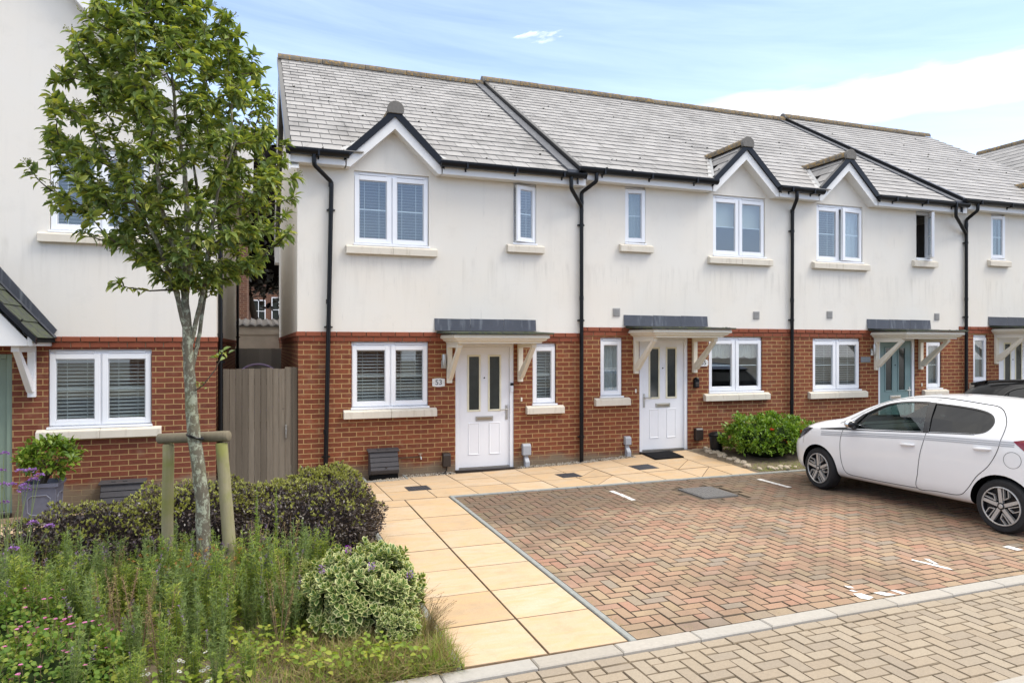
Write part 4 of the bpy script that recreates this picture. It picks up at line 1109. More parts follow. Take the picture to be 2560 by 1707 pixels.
# ------------------------------------------------------------------ things on the walls
def wall_lamp(x, z, label, yw=YF):
    t = thing('wall_lamp', label, 'lamp', (x, yw, z), 'cylinder wall lamps by the doors')
    b = MB(); b.box(x - .04, yw - .018, z - .115, x + .045, yw - .001, z + .02); b.build('back_plate', M['steel'], t, bevel=.004)
    c = MB(); c.lathe([(.0, -.085), (.030, -.085), (.031, -.08), (.031, .108), (.029, .115), (0, .115)], (x - .012, yw - .075, z), 'z', 18)
    c.tube([(x - .012, yw - .05, z), (x - .012, yw - .012, z)], .012, 8); c.build('lamp_tube', M['steel'], t, smooth=True)
wall_lamp(2.80, 1.735, 'brushed steel cylinder lamp on the brick above the plaque 53')
wall_lamp(-2.69, 1.52, 'brushed steel cylinder lamp right of the sage green door')
wall_lamp(11.80, 1.90, 'brushed steel cylinder lamp left of the teal door')
def plaque(x, z, w, h, txt, label, shape, mname='sign', size=.1):
    t = thing('house_number_sign' if txt else 'house_sign', label, 'sign', (x, YF, z))
    if shape == 'barrel':
        pl = [(x - w / 2 + w * k / 10, z - h / 2 - .012 * math.sin(PI * k / 10)) for k in range(11)] + [(x + w / 2 - w * k / 10, z + h / 2 + .012 * math.sin(PI * k / 10)) for k in range(11)]
    elif shape == 'notch':
        c = .02; pl = [(x - w / 2 + c, z - h / 2), (x + w / 2 - c, z - h / 2), (x + w / 2 - c, z - h / 2 + c), (x + w / 2, z - h / 2 + c), (x + w / 2, z + h / 2 - c), (x + w / 2 - c, z + h / 2 - c), (x + w / 2 - c, z + h / 2), (x - w / 2 + c, z + h / 2), (x - w / 2 + c, z + h / 2 - c), (x - w / 2, z + h / 2 - c), (x - w / 2, z - h / 2 + c), (x - w / 2 + c, z - h / 2 + c)]
    else: pl = [(x - w / 2, z - h / 2), (x + w / 2, z - h / 2), (x + w / 2, z + h / 2), (x - w / 2, z + h / 2)]
    b = MB(); b.prism_y(pl, YF - .018, YF - .006); b.build('plate', M[mname], t, bevel=.002)
    if txt:
        n = MB(); n.text(txt, size, (x, YF - .0195, z), sx=1.05); n.build('number', M['ink'], t)
    s = MB()
    for sx in (-1, 1): s.tube([(x + sx * w * .42, YF - .021, z), (x + sx * w * .42, YF - .014, z)], .006, 8)
    s.build('screw', M['steel'], t)
plaque(2.715, 1.395, .205, .115, '53', 'white curved-edge number plaque reading 53', 'barrel', size=.115)
plaque(7.735, 1.665, .20, .125, '55', 'white notched number plaque reading 55', 'notch', size=.105)
plaque(11.62, 1.70, .25, .11, '', 'plain grey slate sign left of the teal front door', 'rect', 'slatesign')
def meter_box(x0, x1, yw, zt, zb, label):
    t = thing('meter_box', label, 'meter box', ((x0 + x1) / 2, yw, zb), 'grey meter boxes at the foot of the walls')
    b = MB(); d = .26; zf = zb + .07
    prof = [(yw - .002, zb + .0), (yw - d + .09, zb), (yw - d + .03, zb + .03), (yw - d, zf + .02), (yw - .13, zt - .015), (yw - .002, zt - .015)]
    b.prism_x(prof, x0 + .012, x1 - .012); b.build('body', M['meter'], t, bevel=.006)
    l = MB(); l.prism_x([(yw - .001, zt - .014), (yw - .165, zt - .03), (yw - .165, zt - .008), (yw - .001, zt + .012)], x0 - .015, x1 + .015)
    for k in range(2): l.box(x0 + .13 + k * .14, yw - .12, zt + .0, x0 + .19 + k * .14, yw - .02, zt + .012)
    l.build('lid', M['meter'], t, bevel=.006)
    s = MB()
    for k in range(1, 4):
        f = k / 4; z = zf + .02 + (zt - .035 - zf) * (1 - f) - .02; y = yw - .13 - (d - .13) * (zt - .015 - z) / (zt - .035 - zf)
        s.box(x0 + .012, y - .006, z - .004, x1 - .012, y + .03, z + .002)
    s.build('slat_joint', M['dark'], t)
    k = MB(); k.tube([((x0 + x1) / 2 + .02, yw - d - .004, zf + .06), ((x0 + x1) / 2 + .02, yw - d + .03, zf + .06)], .010, 8); k.build('lock', M['brownbox'], t)
    tr = MB(); tr.box(x0 + .02, yw - d + .05, zb - .07, x1 - .02, yw - .01, zb + .01); tr.build('base', M['dark'], t)
    ea = MB(); ea.box(x0 - .06, yw - d - .13, zb - .075, x1 + .08, yw - d - .10, zb - .038); ea.box(x0 - .09, yw - d - .13, zb - .075, x0 - .06, yw - .02, zb - .035); ea.box(x1 + .08, yw - d - .13, zb - .075, x1 + .11, yw - .02, zb - .035); ea.build('edging', M['edging'], t)
meter_box(1.585, 2.045, YF, .375, -.01, 'slatted grey meter box at the foot of the wall below the window of number 53')
meter_box(-2.02, -1.48, YL, .145, -.27, 'grey meter box lid showing above the dark hedge beside the planter')
def utility_box(x, z0, z1, w, d, label, mname, cord, zfoot, cat='utility box'):
    t = thing('utility_box', label, cat, (x, YF, z0))
    b = MB(); b.prism_x([(YF - .001, z0), (YF - d, z0 + .0), (YF - d, z1 - .03), (YF - d + .03, z1), (YF - .001, z1)], x - w / 2, x + w / 2); b.build('cover', M[mname], t, bevel=.008)
    if cord == 'cord':
        c = MB(); c.tube([(x + .0, YF - .06, z0 + .02), (x + .0, YF - .055, z0 - .06), (x - .012, YF - .06, zfoot + .05), (x - .03, YF - .07, zfoot + .02)], .007, 6); c.build('cable', M['black'], t)
        f = MB(); f.box(x - .12, YF - .17, zfoot - .0, x + .06, YF - .05, zfoot + .025); f.build('foot_plate', M['dark'], t, bevel=.006)
    elif cord == 'duct':
        c = MB(); c.box(x - .035, YF - .05, zfoot, x + .035, YF - .001, z0)
        c.prism_x([(YF - .05, zfoot + .0), (YF - .11, zfoot), (YF - .11, zfoot + .09), (YF - .05, zfoot + .16)], x - .040, x + .040); c.build('conduit', M[mname], t, bevel=.008)
utility_box(2.835, .045, .265, .125, .10, 'dark brown box with a black cable left of the door numbered 53', 'brownbox', 'cord', -.075)
utility_box(4.215, .155, .345, .145, .085, 'grey cable box on its conduit right of the door numbered 53', 'greybox', 'duct', -.04)
utility_box(6.13, .235, .385, .115, .085, 'slim grey cable box on its conduit left of the door numbered 55', 'greybox', 'duct', .03)
utility_box(7.60, .25, .475, .15, .10, 'dark brown box on the brick between door 55 and the shrub', 'brownbox', None, .1)
bx = thing('letter_lamp', 'small black wall light beneath the plaque reading 55', 'lamp', (7.565, YF, 1.3))
b = MB(); b.box(7.515, YF - .06, 1.215, 7.615, YF - .001, 1.37); b.lathe([(0, 0), (.05, 0), (.046, .02), (.02, .034), (0, .036)], (7.565, YF - .035, 1.37), 'z', 14); b.build('casing', M['black'], bx, bevel=.008)
b = MB(); b.box(7.53, YF - .068, 1.24, 7.60, YF - .058, 1.31); b.build('lens', M['brownbox'], bx, bevel=.003)
# door bells
def bell(x, z, label, big=False, y=YF):
    t = thing('doorbell', label, 'doorbell', (x, y, z))
    b = MB()
    if big:
        b.box(x - .026, y - .022, z - .075, x + .026, y - .0, z + .03); b.build('casing', M['white'], t, bevel=.005)
        c = MB(); c.box(x - .026, y - .022, z + .031, x + .026, y - .0, z + .075); c.build('camera_window', M['black'], t, bevel=.005)
        c = MB(); c.tube([(x, y - .024, z - .03), (x, y - .020, z - .03)], .013, 12); c.build('button', M['sign'], t)
    else:
        b.box(x - .014, y - .016, z - .034, x + .014, y - .001, z + .034); b.build('casing', M['cream'], t, bevel=.004)
        c = MB(); c.tube([(x, y - .019, z - .008), (x, y - .014, z - .008)], .008, 10); c.build('button', M['sign'], t)
bell(3.972, 1.29, 'white video doorbell on the right jamb of the door numbered 53', True, YF + .015)
bell(4.14, 1.085, 'small cream bell push on the brick right of door 53')
bell(6.315, 1.18, 'small cream bell push on the brick left of door 55')
bell(13.16, 1.16, 'small cream bell push on the brick right of the teal door')
# cracked tap by the meter box
tp = thing('garden_tap', 'small outdoor tap low on the brick between the grey meter box and the brown box', 'tap', (2.42, YF, .23))
b = MB(); b.tube([(2.05, YF - .012, .215), (2.40, YF - .012, .222)], .007, 6); b.build('supply_pipe', M['brownbox'], tp)
b = MB(); b.tube([(2.41, YF, .225), (2.41, YF - .09, .225), (2.41, YF - .105, .19)], .011, 8); b.tube([(2.41, YF - .05, .225), (2.41, YF - .05, .27)], .007, 6); b.box(2.38, YF - .058, .268, 2.44, YF - .042, .277); b.build('spout', M['steel'], tp, smooth=True)
# hook clips on the gable side
# bucket left of the shrub
bk = thing('bucket', 'small black bucket half hidden left of the red-flowered shrub', 'bucket', (7.66, 10.55, .09))
b = MB(); b.lathe([(0, 0), (.10, 0), (.125, .28), (.14, .285), (.14, .30), (.12, .30), (.095, .03), (0, .03)], (7.70, 10.62, gz(7.7, 10.6)), 'z', 20); b.build('body', M['black'], bk, smooth=True)
b = MB(); b.ball((7.70, 10.62, gz(7.7, 10.6) + .32), .13, 0, 10, 6, (1.2, 1, .5)); b.build('lid', M['black'], bk, smooth=True)

# ------------------------------------------------------------------ gate and the passage behind
gt = thing('garden_gate', 'weathered wooden board gate between the two houses', 'gate', (.02, 11.15, -.2))
b = MB(); x = -.50; n = 12; w = 1.035 / n; xs_ = [x + k * w for k in range(n + 1)]
for k in range(n):
    a, c = xs_[k] + .003, xs_[k + 1] - .001; t = 1.648 + U(-.008, .012) + (.02 if k >= n - 2 else 0)
    y = 11.15 + (0 if k % 2 else .004)
    b.add([(a, y - .006, -.30), (c, y - .017, -.30), (c, y - .017, t), (a, y - .006, t), (a, y + .012, -.30), (c, y + .006, -.30), (c, y + .006, t), (a, y + .012, t)], [(0, 1, 2, 3), (1, 5, 6, 2), (3, 2, 6, 7), (0, 3, 7, 4), (5, 4, 7, 6)])
b.build('boards', M['fence'], gt)
b = MB(); b.box(-.52, 11.17, -.3, .545, 11.21, -.1); b.box(-.52, 11.17, .75, .545, 11.21, .85); b.box(-.52, 11.17, 1.4, .545, 11.21, 1.5); b.build('rail', M['fence'], gt)
b = MB(); b.box(.478, 11.118, -.3, .548, 11.17, 1.66); b.build('stile', M['fence'], gt, bevel=.004)
b = MB(); b.box(.365, 11.115, .60, .395, 11.136, .80); b.tube([(.38, 11.11, .73), (.38, 11.12, .73)], .014, 10); b.box(.374, 11.10, .62, .386, 11.12, .67); b.build('lock_plate', M['steel'], gt, bevel=.003)
hp = thing('hoop', 'pale lilac hoop rim showing just above the wooden gate', 'hoop', (.0, 13.2, 1.0))
b = MB(); b.tube([(-.02 + .42 * math.cos(a), 13.2, 1.24 + .42 * math.sin(a)) for a in [2 * PI * k / 40 for k in range(41)]], .018, 8); b.build('ring', simple('lilac_plastic', (.42, .32, .52), .5), hp, smooth=True)
rfn = thing('board_fence', 'silvery board fence across the end of the passage', 'fence', (.2, 19.8, -.3))
b = MB(); k = 0; x = -1.6
while x < 2.2:
    b.box(x, 19.8 + (.012 if k % 2 else 0), -.3, x + .105, 19.83, 1.90 + U(-.01, .01)); x += .10; k += 1
b.build('boards', M['fence2'], rfn)
b = MB(); b.box(-.72, 19.74, -.3, -.60, 19.80, 1.95); b.box(.55, 19.74, -.3, .66, 19.8, 1.95); b.build('post', M['fence2'], rfn)
ga = thing('garage', 'low concrete panel garage with a corrugated roof edge beyond the fence', 'garage', (.2, 21.5, -.3))
b = MB(); b.box(-2.0, 21.5, -.3, 4, 26, 2.52); b.box(-.78, 21.44, -.3, -.62, 21.5, 2.52); b.box(-2.0, 21.45, 2.30, 4, 21.5, 2.52); b.build('wall', simple('garage_concrete', (.62, .55, .46), .9, var=.25, scale=3, bmp=.2), ga)
b = MB(); ns = 90
for k in range(ns):
    u0, u1 = -2.1 + 6.2 * k / ns, -2.1 + 6.2 * (k + 1) / ns; h0, h1 = .035 * math.sin(k * 1.9), .035 * math.sin((k + 1) * 1.9)
    b.quad((u0, 21.38, 2.56 + h0), (u1, 21.38, 2.56 + h1), (u1, 26.2, 2.9 + h1), (u0, 26.2, 2.9 + h0)); b.quad((u0, 21.38, 2.51), (u1, 21.38, 2.51), (u1, 21.38, 2.56 + h1), (u0, 21.38, 2.56 + h0))
b.build('roof', simple('cement_sheet', (.11, .10, .09), .9, var=.3), ga)
def plain_house(name, label, x0, x1, y0, y1, ze, zr, wallm, roofm, axis, wins=(), band=None, face='front'):
    h = thing(name, label, 'house', ((x0 + x1) / 2, (y0 + y1) / 2, -.4))
    b = MB(); xm, ym = (x0 + x1) / 2, (y0 + y1) / 2
    if axis == 'x':
        b.prism_x([(y0, -.5), (y1, -.5), (y1, ze), (ym, zr), (y0, ze)], x0, x1)
    else: b.prism_y([(x0, -.5), (x1, -.5), (x1, ze), (xm, zr), (x0, ze)], y0, y1)
    b.build('wall', M[wallm], h)
    r = MB(); o = .3
    if axis == 'x':
        t = (zr - ze) / (ym - y0); c = 1 / math.hypot(1, t)
        for s in (-1, 1):
            r.prism_x([(ym, zr + .02), (ym + s * (ym - y0 + o), ze - t * o + .02), (ym + s * (ym - y0 + o), ze - t * o + .14), (ym, zr + .16)], x0 - .2, x1 + .2)
    else:
        t = (zr - ze) / (xm - x0)
        for s in (-1, 1):
            r.prism_y([(xm, zr + .02), (xm + s * (xm - x0 + o), ze - t * o + .02), (xm + s * (xm - x0 + o), ze - t * o + .14), (xm, zr + .16)], y0 - .2, y1 + .2)
    rf = r.build('roof', M[roofm], h)
    tile_ridge('ridge_tile', rf, (x0 - .2, ym, zr + .14) if axis == 'x' else (xm, y1 + .2, zr + .14), (x1 + .2, ym, zr + .14) if axis == 'x' else (xm, y0 - .2, zr + .14), .13, [M['ridge']])
    for (cx, cz, w, hh) in wins:
        y = y0 if face == 'front' else y1; s = -1 if face == 'front' else 1
        f = MB(); q = .06
        for bx in ((cx - w / 2, cz - hh / 2, cx - w / 2 + q, cz + hh / 2), (cx + w / 2 - q, cz - hh / 2, cx + w / 2, cz + hh / 2), (cx - w / 2 + q, cz - hh / 2, cx + w / 2 - q, cz - hh / 2 + q), (cx - w / 2 + q, cz + hh / 2 - q, cx + w / 2 - q, cz + hh / 2), (cx - .02, cz - hh / 2 + q, cx + .02, cz + hh / 2 - q), (cx - w / 2 + q, cz - .02, cx - .02, cz + .02), (cx + .02, cz - .02, cx + w / 2 - q, cz + .02)):
            f.box(bx[0], y + s * .06, bx[1], bx[2], y - s * .01, bx[3])
        fr = f.build('window', M['white'], h)
        p = MB(); p.box(cx - w / 2 + .02, y + s * .02, cz - hh / 2 + .02, cx + w / 2 - .02, y, cz + hh / 2 - .02); p.build('pane', M['doorglass'], fr)
        p = MB(); p.box(cx - w / 2 - .1, y + s * .10, cz - hh / 2 - .1, cx + w / 2 + .1, y, cz - hh / 2); p.build('sill', M['stone'], fr)
    if band:
        b = MB(); b.box(x0 - .03, y0 - .05, band[0], x1 + .03, y0, band[1]); b.build('stone_band', M['stone'], h)
    return h
plain_house('brick_house', 'brown brick house corner seen through the gap behind the passage', -8, -.40, 26.5, 34, 7.5, 10.5, 'brick_far', 'slate', 'x')
plain_house('distant_house', 'distant brick house with white sash windows under the dark tree', -8, 14, 50, 58, 6.5, 10, 'brick_far', 'slate', 'x',
            wins=[(-.05, 4.25, .9, 1.5), (2.55 - 1.3, 4.35, .95, 1.7), (4.0, 4.3, 1, 1.6)], band=(1.2, 3.0))
plain_house('far_house', 'grey slate roofed house beyond the right end of the row', 22.0, 30.0, 6.0, 19.2, 6.4, 9.15, 'render', 'slate', 'y')
plain_house('opposite_house', 'brick house across the road, seen only reflected in the upstairs window', -6, 7.5, -26, -17, 5.0, 7.7, 'brick', 'slate', 'x', wins=[(-3, 1.6, 1.6, 1.2), (1, 1.6, 1.6, 1.2), (-3, 4.0, 1.4, 1.1), (1, 4.0, 1.4, 1.1)], face='back')
plain_house('opposite_house', 'rendered house across the road, seen only reflected in the lower windows', 10, 26, -25, -16, 5.2, 8.4, 'render_left', 'slate', 'x', wins=[(13, 1.6, 1.6, 1.2), (18, 1.6, 1.6, 1.2), (13, 4.0, 1.4, 1.1)], face='back')
# slates on the slope of the far house that faces the street
b = MB(); t = (9.15 - 6.4) / 4.0; L = math.hypot(1, t)
slates(b, (21.75, 19.3, 6.4 - .25 * t + .17), (0, -1, 0), (1 / L, 0, t / L), (-t / L, 0, 1 / L), 13.5, 4.25 * L, None, 0, ex=.34, w=.5, moss=.02)
fh = bpy.data.objects['far_house']
b.build('roof_slates', [M['slate'], M['dark'], M['moss']], fh)

# ------------------------------------------------------------------ planter by the green door
pl_ = thing('planter', 'square grey moulded planter beside the sage green door', 'planter', (-2.54, 10.2, -.2))
b = MB(); cx, cy, zb, zt = -2.54, 10.25, gz(-2.54, 10.25), .30
def frus(mb, h0, z0, h1, z1, mi=0, cap=True):
    vs = [(cx - h0, cy - h0, z0), (cx + h0, cy - h0, z0), (cx + h0, cy + h0, z0), (cx - h0, cy + h0, z0), (cx - h1, cy - h1, z1), (cx + h1, cy - h1, z1), (cx + h1, cy + h1, z1), (cx - h1, cy + h1, z1)]
    mb.add(vs, [(0, 1, 5, 4), (1, 2, 6, 5), (2, 3, 7, 6), (3, 0, 4, 7)] + ([(3, 2, 1, 0)] if cap else []), mi)
frus(b, .165, zb, .185, zt - .05)
for (h0, z0, h1, z1) in ((.185, zt - .05, .208, zt - .045), (.208, zt - .045, .208, zt), (.208, zt, .18, zt), (.18, zt, .165, zt - .06)): frus(b, h0, z0, h1, z1, 0, False)
b.quad((cx - .165, cy - .165, zt - .06), (cx + .165, cy - .165, zt - .06), (cx + .165, cy + .165, zt - .06), (cx - .165, cy + .165, zt - .06), 1)
b.build('pot', [simple('lead_grey_planter', (.105, .11, .145), .65, var=.3, scale=12, bmp=.2), M['soil']], pl_, bevel=.005)
b = MB()
for (ux, uy, vx, vy) in ((1, 0, 0, -1), (0, 1, 1, 0)):
    e = .12; c_ = .04
    ring = [(-e + c_, -.14), (e - c_, -.14), (e, -.14 + c_), (e, .10 - c_), (e - c_, .10), (-e + c_, .10), (-e, .10 - c_), (-e, -.14 + c_)]
    zc = (zb + zt) / 2 - .01
    pts = [(cx + ux * p[0] + vx * (.178 + p[1] * .06), cy + uy * p[0] + vy * (.178 + p[1] * .06), zc + p[1]) for p in ring]
    b.tube(pts + [pts[0]], .010, 6)
b.build('panel_moulding', simple('planter_trim', (.15, .155, .19), .6), pl_)
# ------------------------------------------------------------------ cars
def make_carpaint(name, col, spec=.5, coat=.8):
    m, nt = mat(name); p = pos(nt)
    c = mix(nt, noise(nt, p, 3, 4), col, [x * .94 for x in col])
    sx = N(nt, 'SeparateXYZ', {0: p})
    d = math_(nt, 'ADD', sx.outputs[2], math_(nt, 'MULTIPLY', noise(nt, p, 9, 5), .25))
    c = mix(nt, ramp(nt, d, [(.22, .15), (.5, 0)]), c, (.30, .26, .21))     # road dirt along the sills
    out(nt, bsdf(nt, c, .32, spec, 0, None, **{'Coat Weight': coat, 'Coat Roughness': .04})); return m
M['carwhite'] = make_carpaint('white_car_paint', (.82, .82, .82))
M['carblack'] = make_carpaint('black_car_paint', (.006, .006, .007), .25, .25)
M['tyre'] = simple('tyre_rubber', (.018, .018, .019), .75, .35, var=.3, scale=20)
M['alloy'] = simple('machined_alloy', (.54, .53, .51), .42, .5, .55, var=.06)
M['alloydark'] = simple('dark_alloy', (.015, .015, .017), .35, .5, .2)
M['chrome'] = simple('chrome', (.75, .76, .78), .06, .5, 1.0, var=.02)
M['gap'] = simple('panel_gap', (.03, .03, .032), .8, .1)
M['stripe'] = simple('grey_decal', (.40, .41, .43), .4)
M['redlamp'] = simple('red_lamp', (.22, .006, .012), .12, .6)
M['headlamp'] = simple('headlamp_dark', (.035, .037, .042), .08, .7)
M['trimblack'] = simple('gloss_black_trim', (.010, .010, .011), .18, .6)
M['liner'] = simple('arch_liner', (.004, .004, .004), .95, .05)
M['interior'] = simple('car_interior', (.030, .032, .034), .8, .2)
M['seatcloth'] = simple('seat_cloth', (.055, .056, .058), .9, .2)
ip = np.interp
def car(tag, label, loc, ang, paint, suv=False):
    """white supermini (or, with suv, a taller black car); local axes: x = left, y = forward, z = up; built in car space, then turned"""
    root = thing('parked_car', label, 'car', loc)
    root.rotation_euler = (0, 0, ang); ORG[root.name] = Vector((0, 0, 0))
    kL, kW, kH = (1.18, 1.06, 1.10) if suv else (1, 1, 1)
    WB = 2.5
    ST = [-.62, -.60, -.54, -.44, -.30, -.12, .08, .3, .55, .8, 1.05, 1.3, 1.5, 1.7, 1.9, 2.08, 2.22, 2.34, 2.48, 2.65, 2.82, 2.96, 3.08, 3.16, 3.205, 3.22]
    lf = [3.05, 3.09, 3.17, 3.22, 3.21, 3.11, 3.05, 3.05, 3.04, 3.03, 3.04, 3.08]
    lr = [-.45, -.50, -.58, -.62, -.62, -.60, -.57, -.565, -.50, -.43, -.42, -.44]
    def rows(l):
        w = ip(l, [-.62, -.58, -.48, -.3, 0, .4, 1.2, 2.1, 2.55, 2.8, 2.98, 3.12, 3.2, 3.22], [.58, .66, .73, .785, .822, .832, .836, .832, .822, .785, .725, .62, .50, .42])
        zb = ip(l, [-.6, 0, 2.5, 3.2], [.25, .205, .185, .175])
        zt = ip(l, [-.62, -.4, -.1, .3, .9, 1.3, 1.5, 1.7, 1.9, 2.08, 2.22, 2.34, 2.48, 2.65, 2.85, 3.0, 3.12, 3.22], [1.285, 1.30, 1.335, 1.375, 1.403, 1.382, 1.345, 1.285, 1.20, 1.105, 1.03, .995, .972, .94, .885, .83, .775, .72])
        zbel = ip(l, [-.6, 0, .9, 1.95, 2.45, 2.8, 3.0, 3.22], [1.005, .995, .945, .872, .835, .79, .745, .69])
        wr = ip(l, [-.62, -.3, 0, .6, 1.3, 1.7, 2.05, 2.3, 2.5, 2.8, 3.0, 3.22], [.47, .53, .565, .585, .575, .595, .635, .69, .70, .66, .58, .36])
        ed = ip(l, [-.6, 1.2, 1.7, 2.2, 2.5, 3.2], [.075, .065, .06, .045, .05, .045])
        zm = (zbel + zt - ed) / 2
        wb = w - .022
        wm = (wb + wr) / 2 + ip(l, [0, 2.0, 2.3], [.022, .018, .004])
        return [(0, zb), (w - .13, zb), (w - .022, zb + .075), (w - .004, .42), (w + .004, .60), (w - .002, zbel - .075), (wb, zbel), (wb - .016, zbel + .018), (wm, zm), (wr, zt - ed), (wr - .11, zt - ed * .28), (0, zt)]
    def L(l, j):
        if l > 2.82: return 2.82 + (l - 2.82) * (lf[j] - 2.82) / (3.22 - 2.82)
        if l < -.30: return -.30 + (l + .30) * (lr[j] + .30) / (-.62 + .30)
        return l
    R_ = 12; mb = MB()
    for l in ST:
        rr = rows(l)
        for j, (w, z) in enumerate(rr): mb.v.append((w * kW, L(l, j), z))
        for j in range(R_ - 2, 0, -1): mb.v.append((-rr[j][0] * kW, L(l, j), rr[j][1]))
    n = 2 * R_ - 2
    for i in range(len(ST) - 1):
        for k in range(n):
            k2 = (k + 1) % n; mb.f.append([i * n + k, i * n + k2, (i + 1) * n + k2, (i + 1) * n + k]); mb.m.append(0)
    for base, flip in ((0, False), ((len(ST) - 1) * n, True)):
        for j in range(R_ - 1):
            a, b = base + j, base + j + 1; a2, b2 = base + (n - j) % n, base + (n - j - 1) % n
            q = [a, a2, b2, b]; q = [v for i_, v in enumerate(q) if v not in q[:i_]]
            mb.f.append(q[::-1] if flip else q); mb.m.append(0)
    me = bpy.data.meshes.new('body'); me.from_pydata(mb.v, [], mb.f)
    bm = bmesh.new(); bm.from_mesh(me); bmesh.ops.recalc_face_normals(bm, faces=bm.faces); bm.to_mesh(me); bm.free()
    tmp = bpy.data.objects.new('tmp', me); COL.objects.link(tmp)
    md = tmp.modifiers.new('s', 'SUBSURF'); md.levels = 2; md.render_levels = 2
    dg = bpy.context.evaluated_depsgraph_get(); solid = bpy.data.meshes.new_from_object(tmp.evaluated_get(dg))
    bvh = BVHTree.FromPolygons([v.co[:] for v in solid.vertices], [tuple(p.vertices) for p in solid.polygons])
    tmp.modifiers.clear(); tmp.data = solid
    solid.materials.append(M[paint]); solid.materials.append(M['interior']); solid.materials.append(M['liner'])
    cut = []
    def cutter(m_, mi):
        c = bpy.data.meshes.new('cut'); c.from_pydata(m_.v, [], m_.f)
        for k in (paint, 'interior', 'liner'): c.materials.append(M[k])
        c.polygons.foreach_set('material_index', [mi] * len(c.polygons))
        b_ = bmesh.new(); b_.from_mesh(c); bmesh.ops.recalc_face_normals(b_, faces=b_.faces); b_.to_mesh(c); b_.free()
        o = bpy.data.objects.new('cut', c); COL.objects.link(o); cut.append(o)
        m = tmp.modifiers.new('b', 'BOOLEAN'); m.operation = 'DIFFERENCE'; m.object = o; m.solver = 'EXACT'; m.material_mode = 'TRANSFER'
    # cabin
    v = MB(); pr = [(2.05, .42, .70), (2.12, .84, .72), (1.86, 1.06, .60), (1.42, 1.29, .535), (.9, 1.345, .545), (.10, 1.285, .50), (-.24, 1.20, .46), (-.34, .98, .62), (-.25, .42, .66)]
    vs = [(w * kW, l, z) for l, z, w in pr] + [(-w * kW, l, z) for l, z, w in pr]; m_ = len(pr)
    v.add(vs, [tuple(range(m_)), tuple(range(2 * m_ - 1, m_ - 1, -1))] + [(i, i + m_, (i + 1) % m_ + m_, (i + 1) % m_) for i in range(m_)]); 
    bmv = bpy.data.meshes.new('x'); cutter(v, 1)
    WF = [(1.985, .893), (1.86, 1.075), (1.62, 1.208), (1.40, 1.268), (1.18, 1.296), (.985, 1.302), (.905, .972)]
    WR = [(.845, .978), (.905, 1.300), (.60, 1.288), (.36, 1.266), (.22, 1.228), (.155, 1.165), (.155, 1.10), (.205, 1.045), (.30, 1.018)]
    for poly in (WF, WR):
        for s in (-1, 1):
            c = MB(); c.prism_x([(p[0], p[1]) for p in poly], .40 * s, 1.1 * s); cutter(c, 1)
    ws = [(2.27, .60), (1.86, .535), (1.43, .475)]
    c = MB(); pl = [(w * kW, l) for l, w in ws] + [(-w * kW, l) for l, w in ws[::-1]]
    k_ = len(pl); c.add([(x, y, .93) for x, y in pl] + [(x, y, 1.8) for x, y in pl], [tuple(range(k_)), tuple(range(2 * k_ - 1, k_ - 1, -1))] + [(i, (i + 1) % k_, (i + 1) % k_ + k_, i + k_) for i in range(k_)]); cutter(c, 1)
    c = MB(); c.prism_y([(-.50, 1.02), (.50, 1.02), (.43, 1.21), (-.43, 1.21)], -.9, -.28); cutter(c, 1)
    for y in (0, WB):
        for s in (-1, 1):
            c = MB(); c.lathe([(0, .46 * s), (.335, .46 * s), (.335, 1.1 * s), (0, 1.1 * s)], (0, y, .282), 'x', 40); cutter(c, 2)
    dg = bpy.context.evaluated_depsgraph_get(); dg.update(); body = bpy.data.meshes.new_from_object(tmp.evaluated_get(dg))
    for o in cut: bpy.data.objects.remove(o)
    bpy.data.objects.remove(tmp)
    body.polygons.foreach_set('use_smooth', [True] * len(body.polygons)); body.set_sharp_from_angle(angle=rad(38))
    def sc_(me):
        if suv: me.transform(Matrix.Translation((0, 0, 0)) @ Matrix.Diagonal((1, kL, kH, 1)))
        return me
    bo = link_mesh('body', sc_(body), [], root)
    print('body slots', [m.name if m else None for m in body.materials])
    def put(m_, name, mats, par=None, **kw):
        if suv: m_.xform(Matrix.Diagonal((1, kL, kH, 1)))
        par = par or root
        o = m_.build(name, mats, par, **kw); return o
    def hit(l, z, s=1):
        h = bvh.ray_cast(Vector((1.6 * s, l, z)), Vector((-s, 0, 0)))
        return h[0] if h[0] is not None else Vector((.5 * s, l, z))
    def hitn(l, z, s, lift):
        h = bvh.ray_cast(Vector((1.6 * s, l, z)), Vector((-s, 0, 0)))
        if h[0] is None: return Vector((.5 * s, l, z))
        n_ = h[1] if h[1].x * s > 0 else -h[1]
        return h[0] + n_ * lift
    def ribbon(mb, pts, w, s=1, lift=.0022, mi=0, step=.03):
        Q = []
        for a, b in zip(pts[:-1], pts[1:]):
            d = math.hypot(b[0] - a[0], b[1] - a[1]); k = max(1, int(d / step))
            Q += [(a[0] + (b[0] - a[0]) * i / k, a[1] + (b[1] - a[1]) * i / k) for i in range(k)]
        Q.append(pts[-1]); vs = []
        for i, q in enumerate(Q):
            a, b = Q[max(i - 1, 0)], Q[min(i + 1, len(Q) - 1)]; dx, dz = b[0] - a[0], b[1] - a[1]; ln = math.hypot(dx, dz) or 1
            nx, nz = -dz / ln * w / 2, dx / ln * w / 2
            for t in (-1, 1):
                vs.append(hitn(q[0] + nx * t, q[1] + nz * t, s, lift)[:])
        f = [(2 * i, 2 * i + 1, 2 * i + 3, 2 * i + 2) for i in range(len(Q) - 1)]
        mb.add(vs, f if s < 0 else [x[::-1] for x in f], mi)
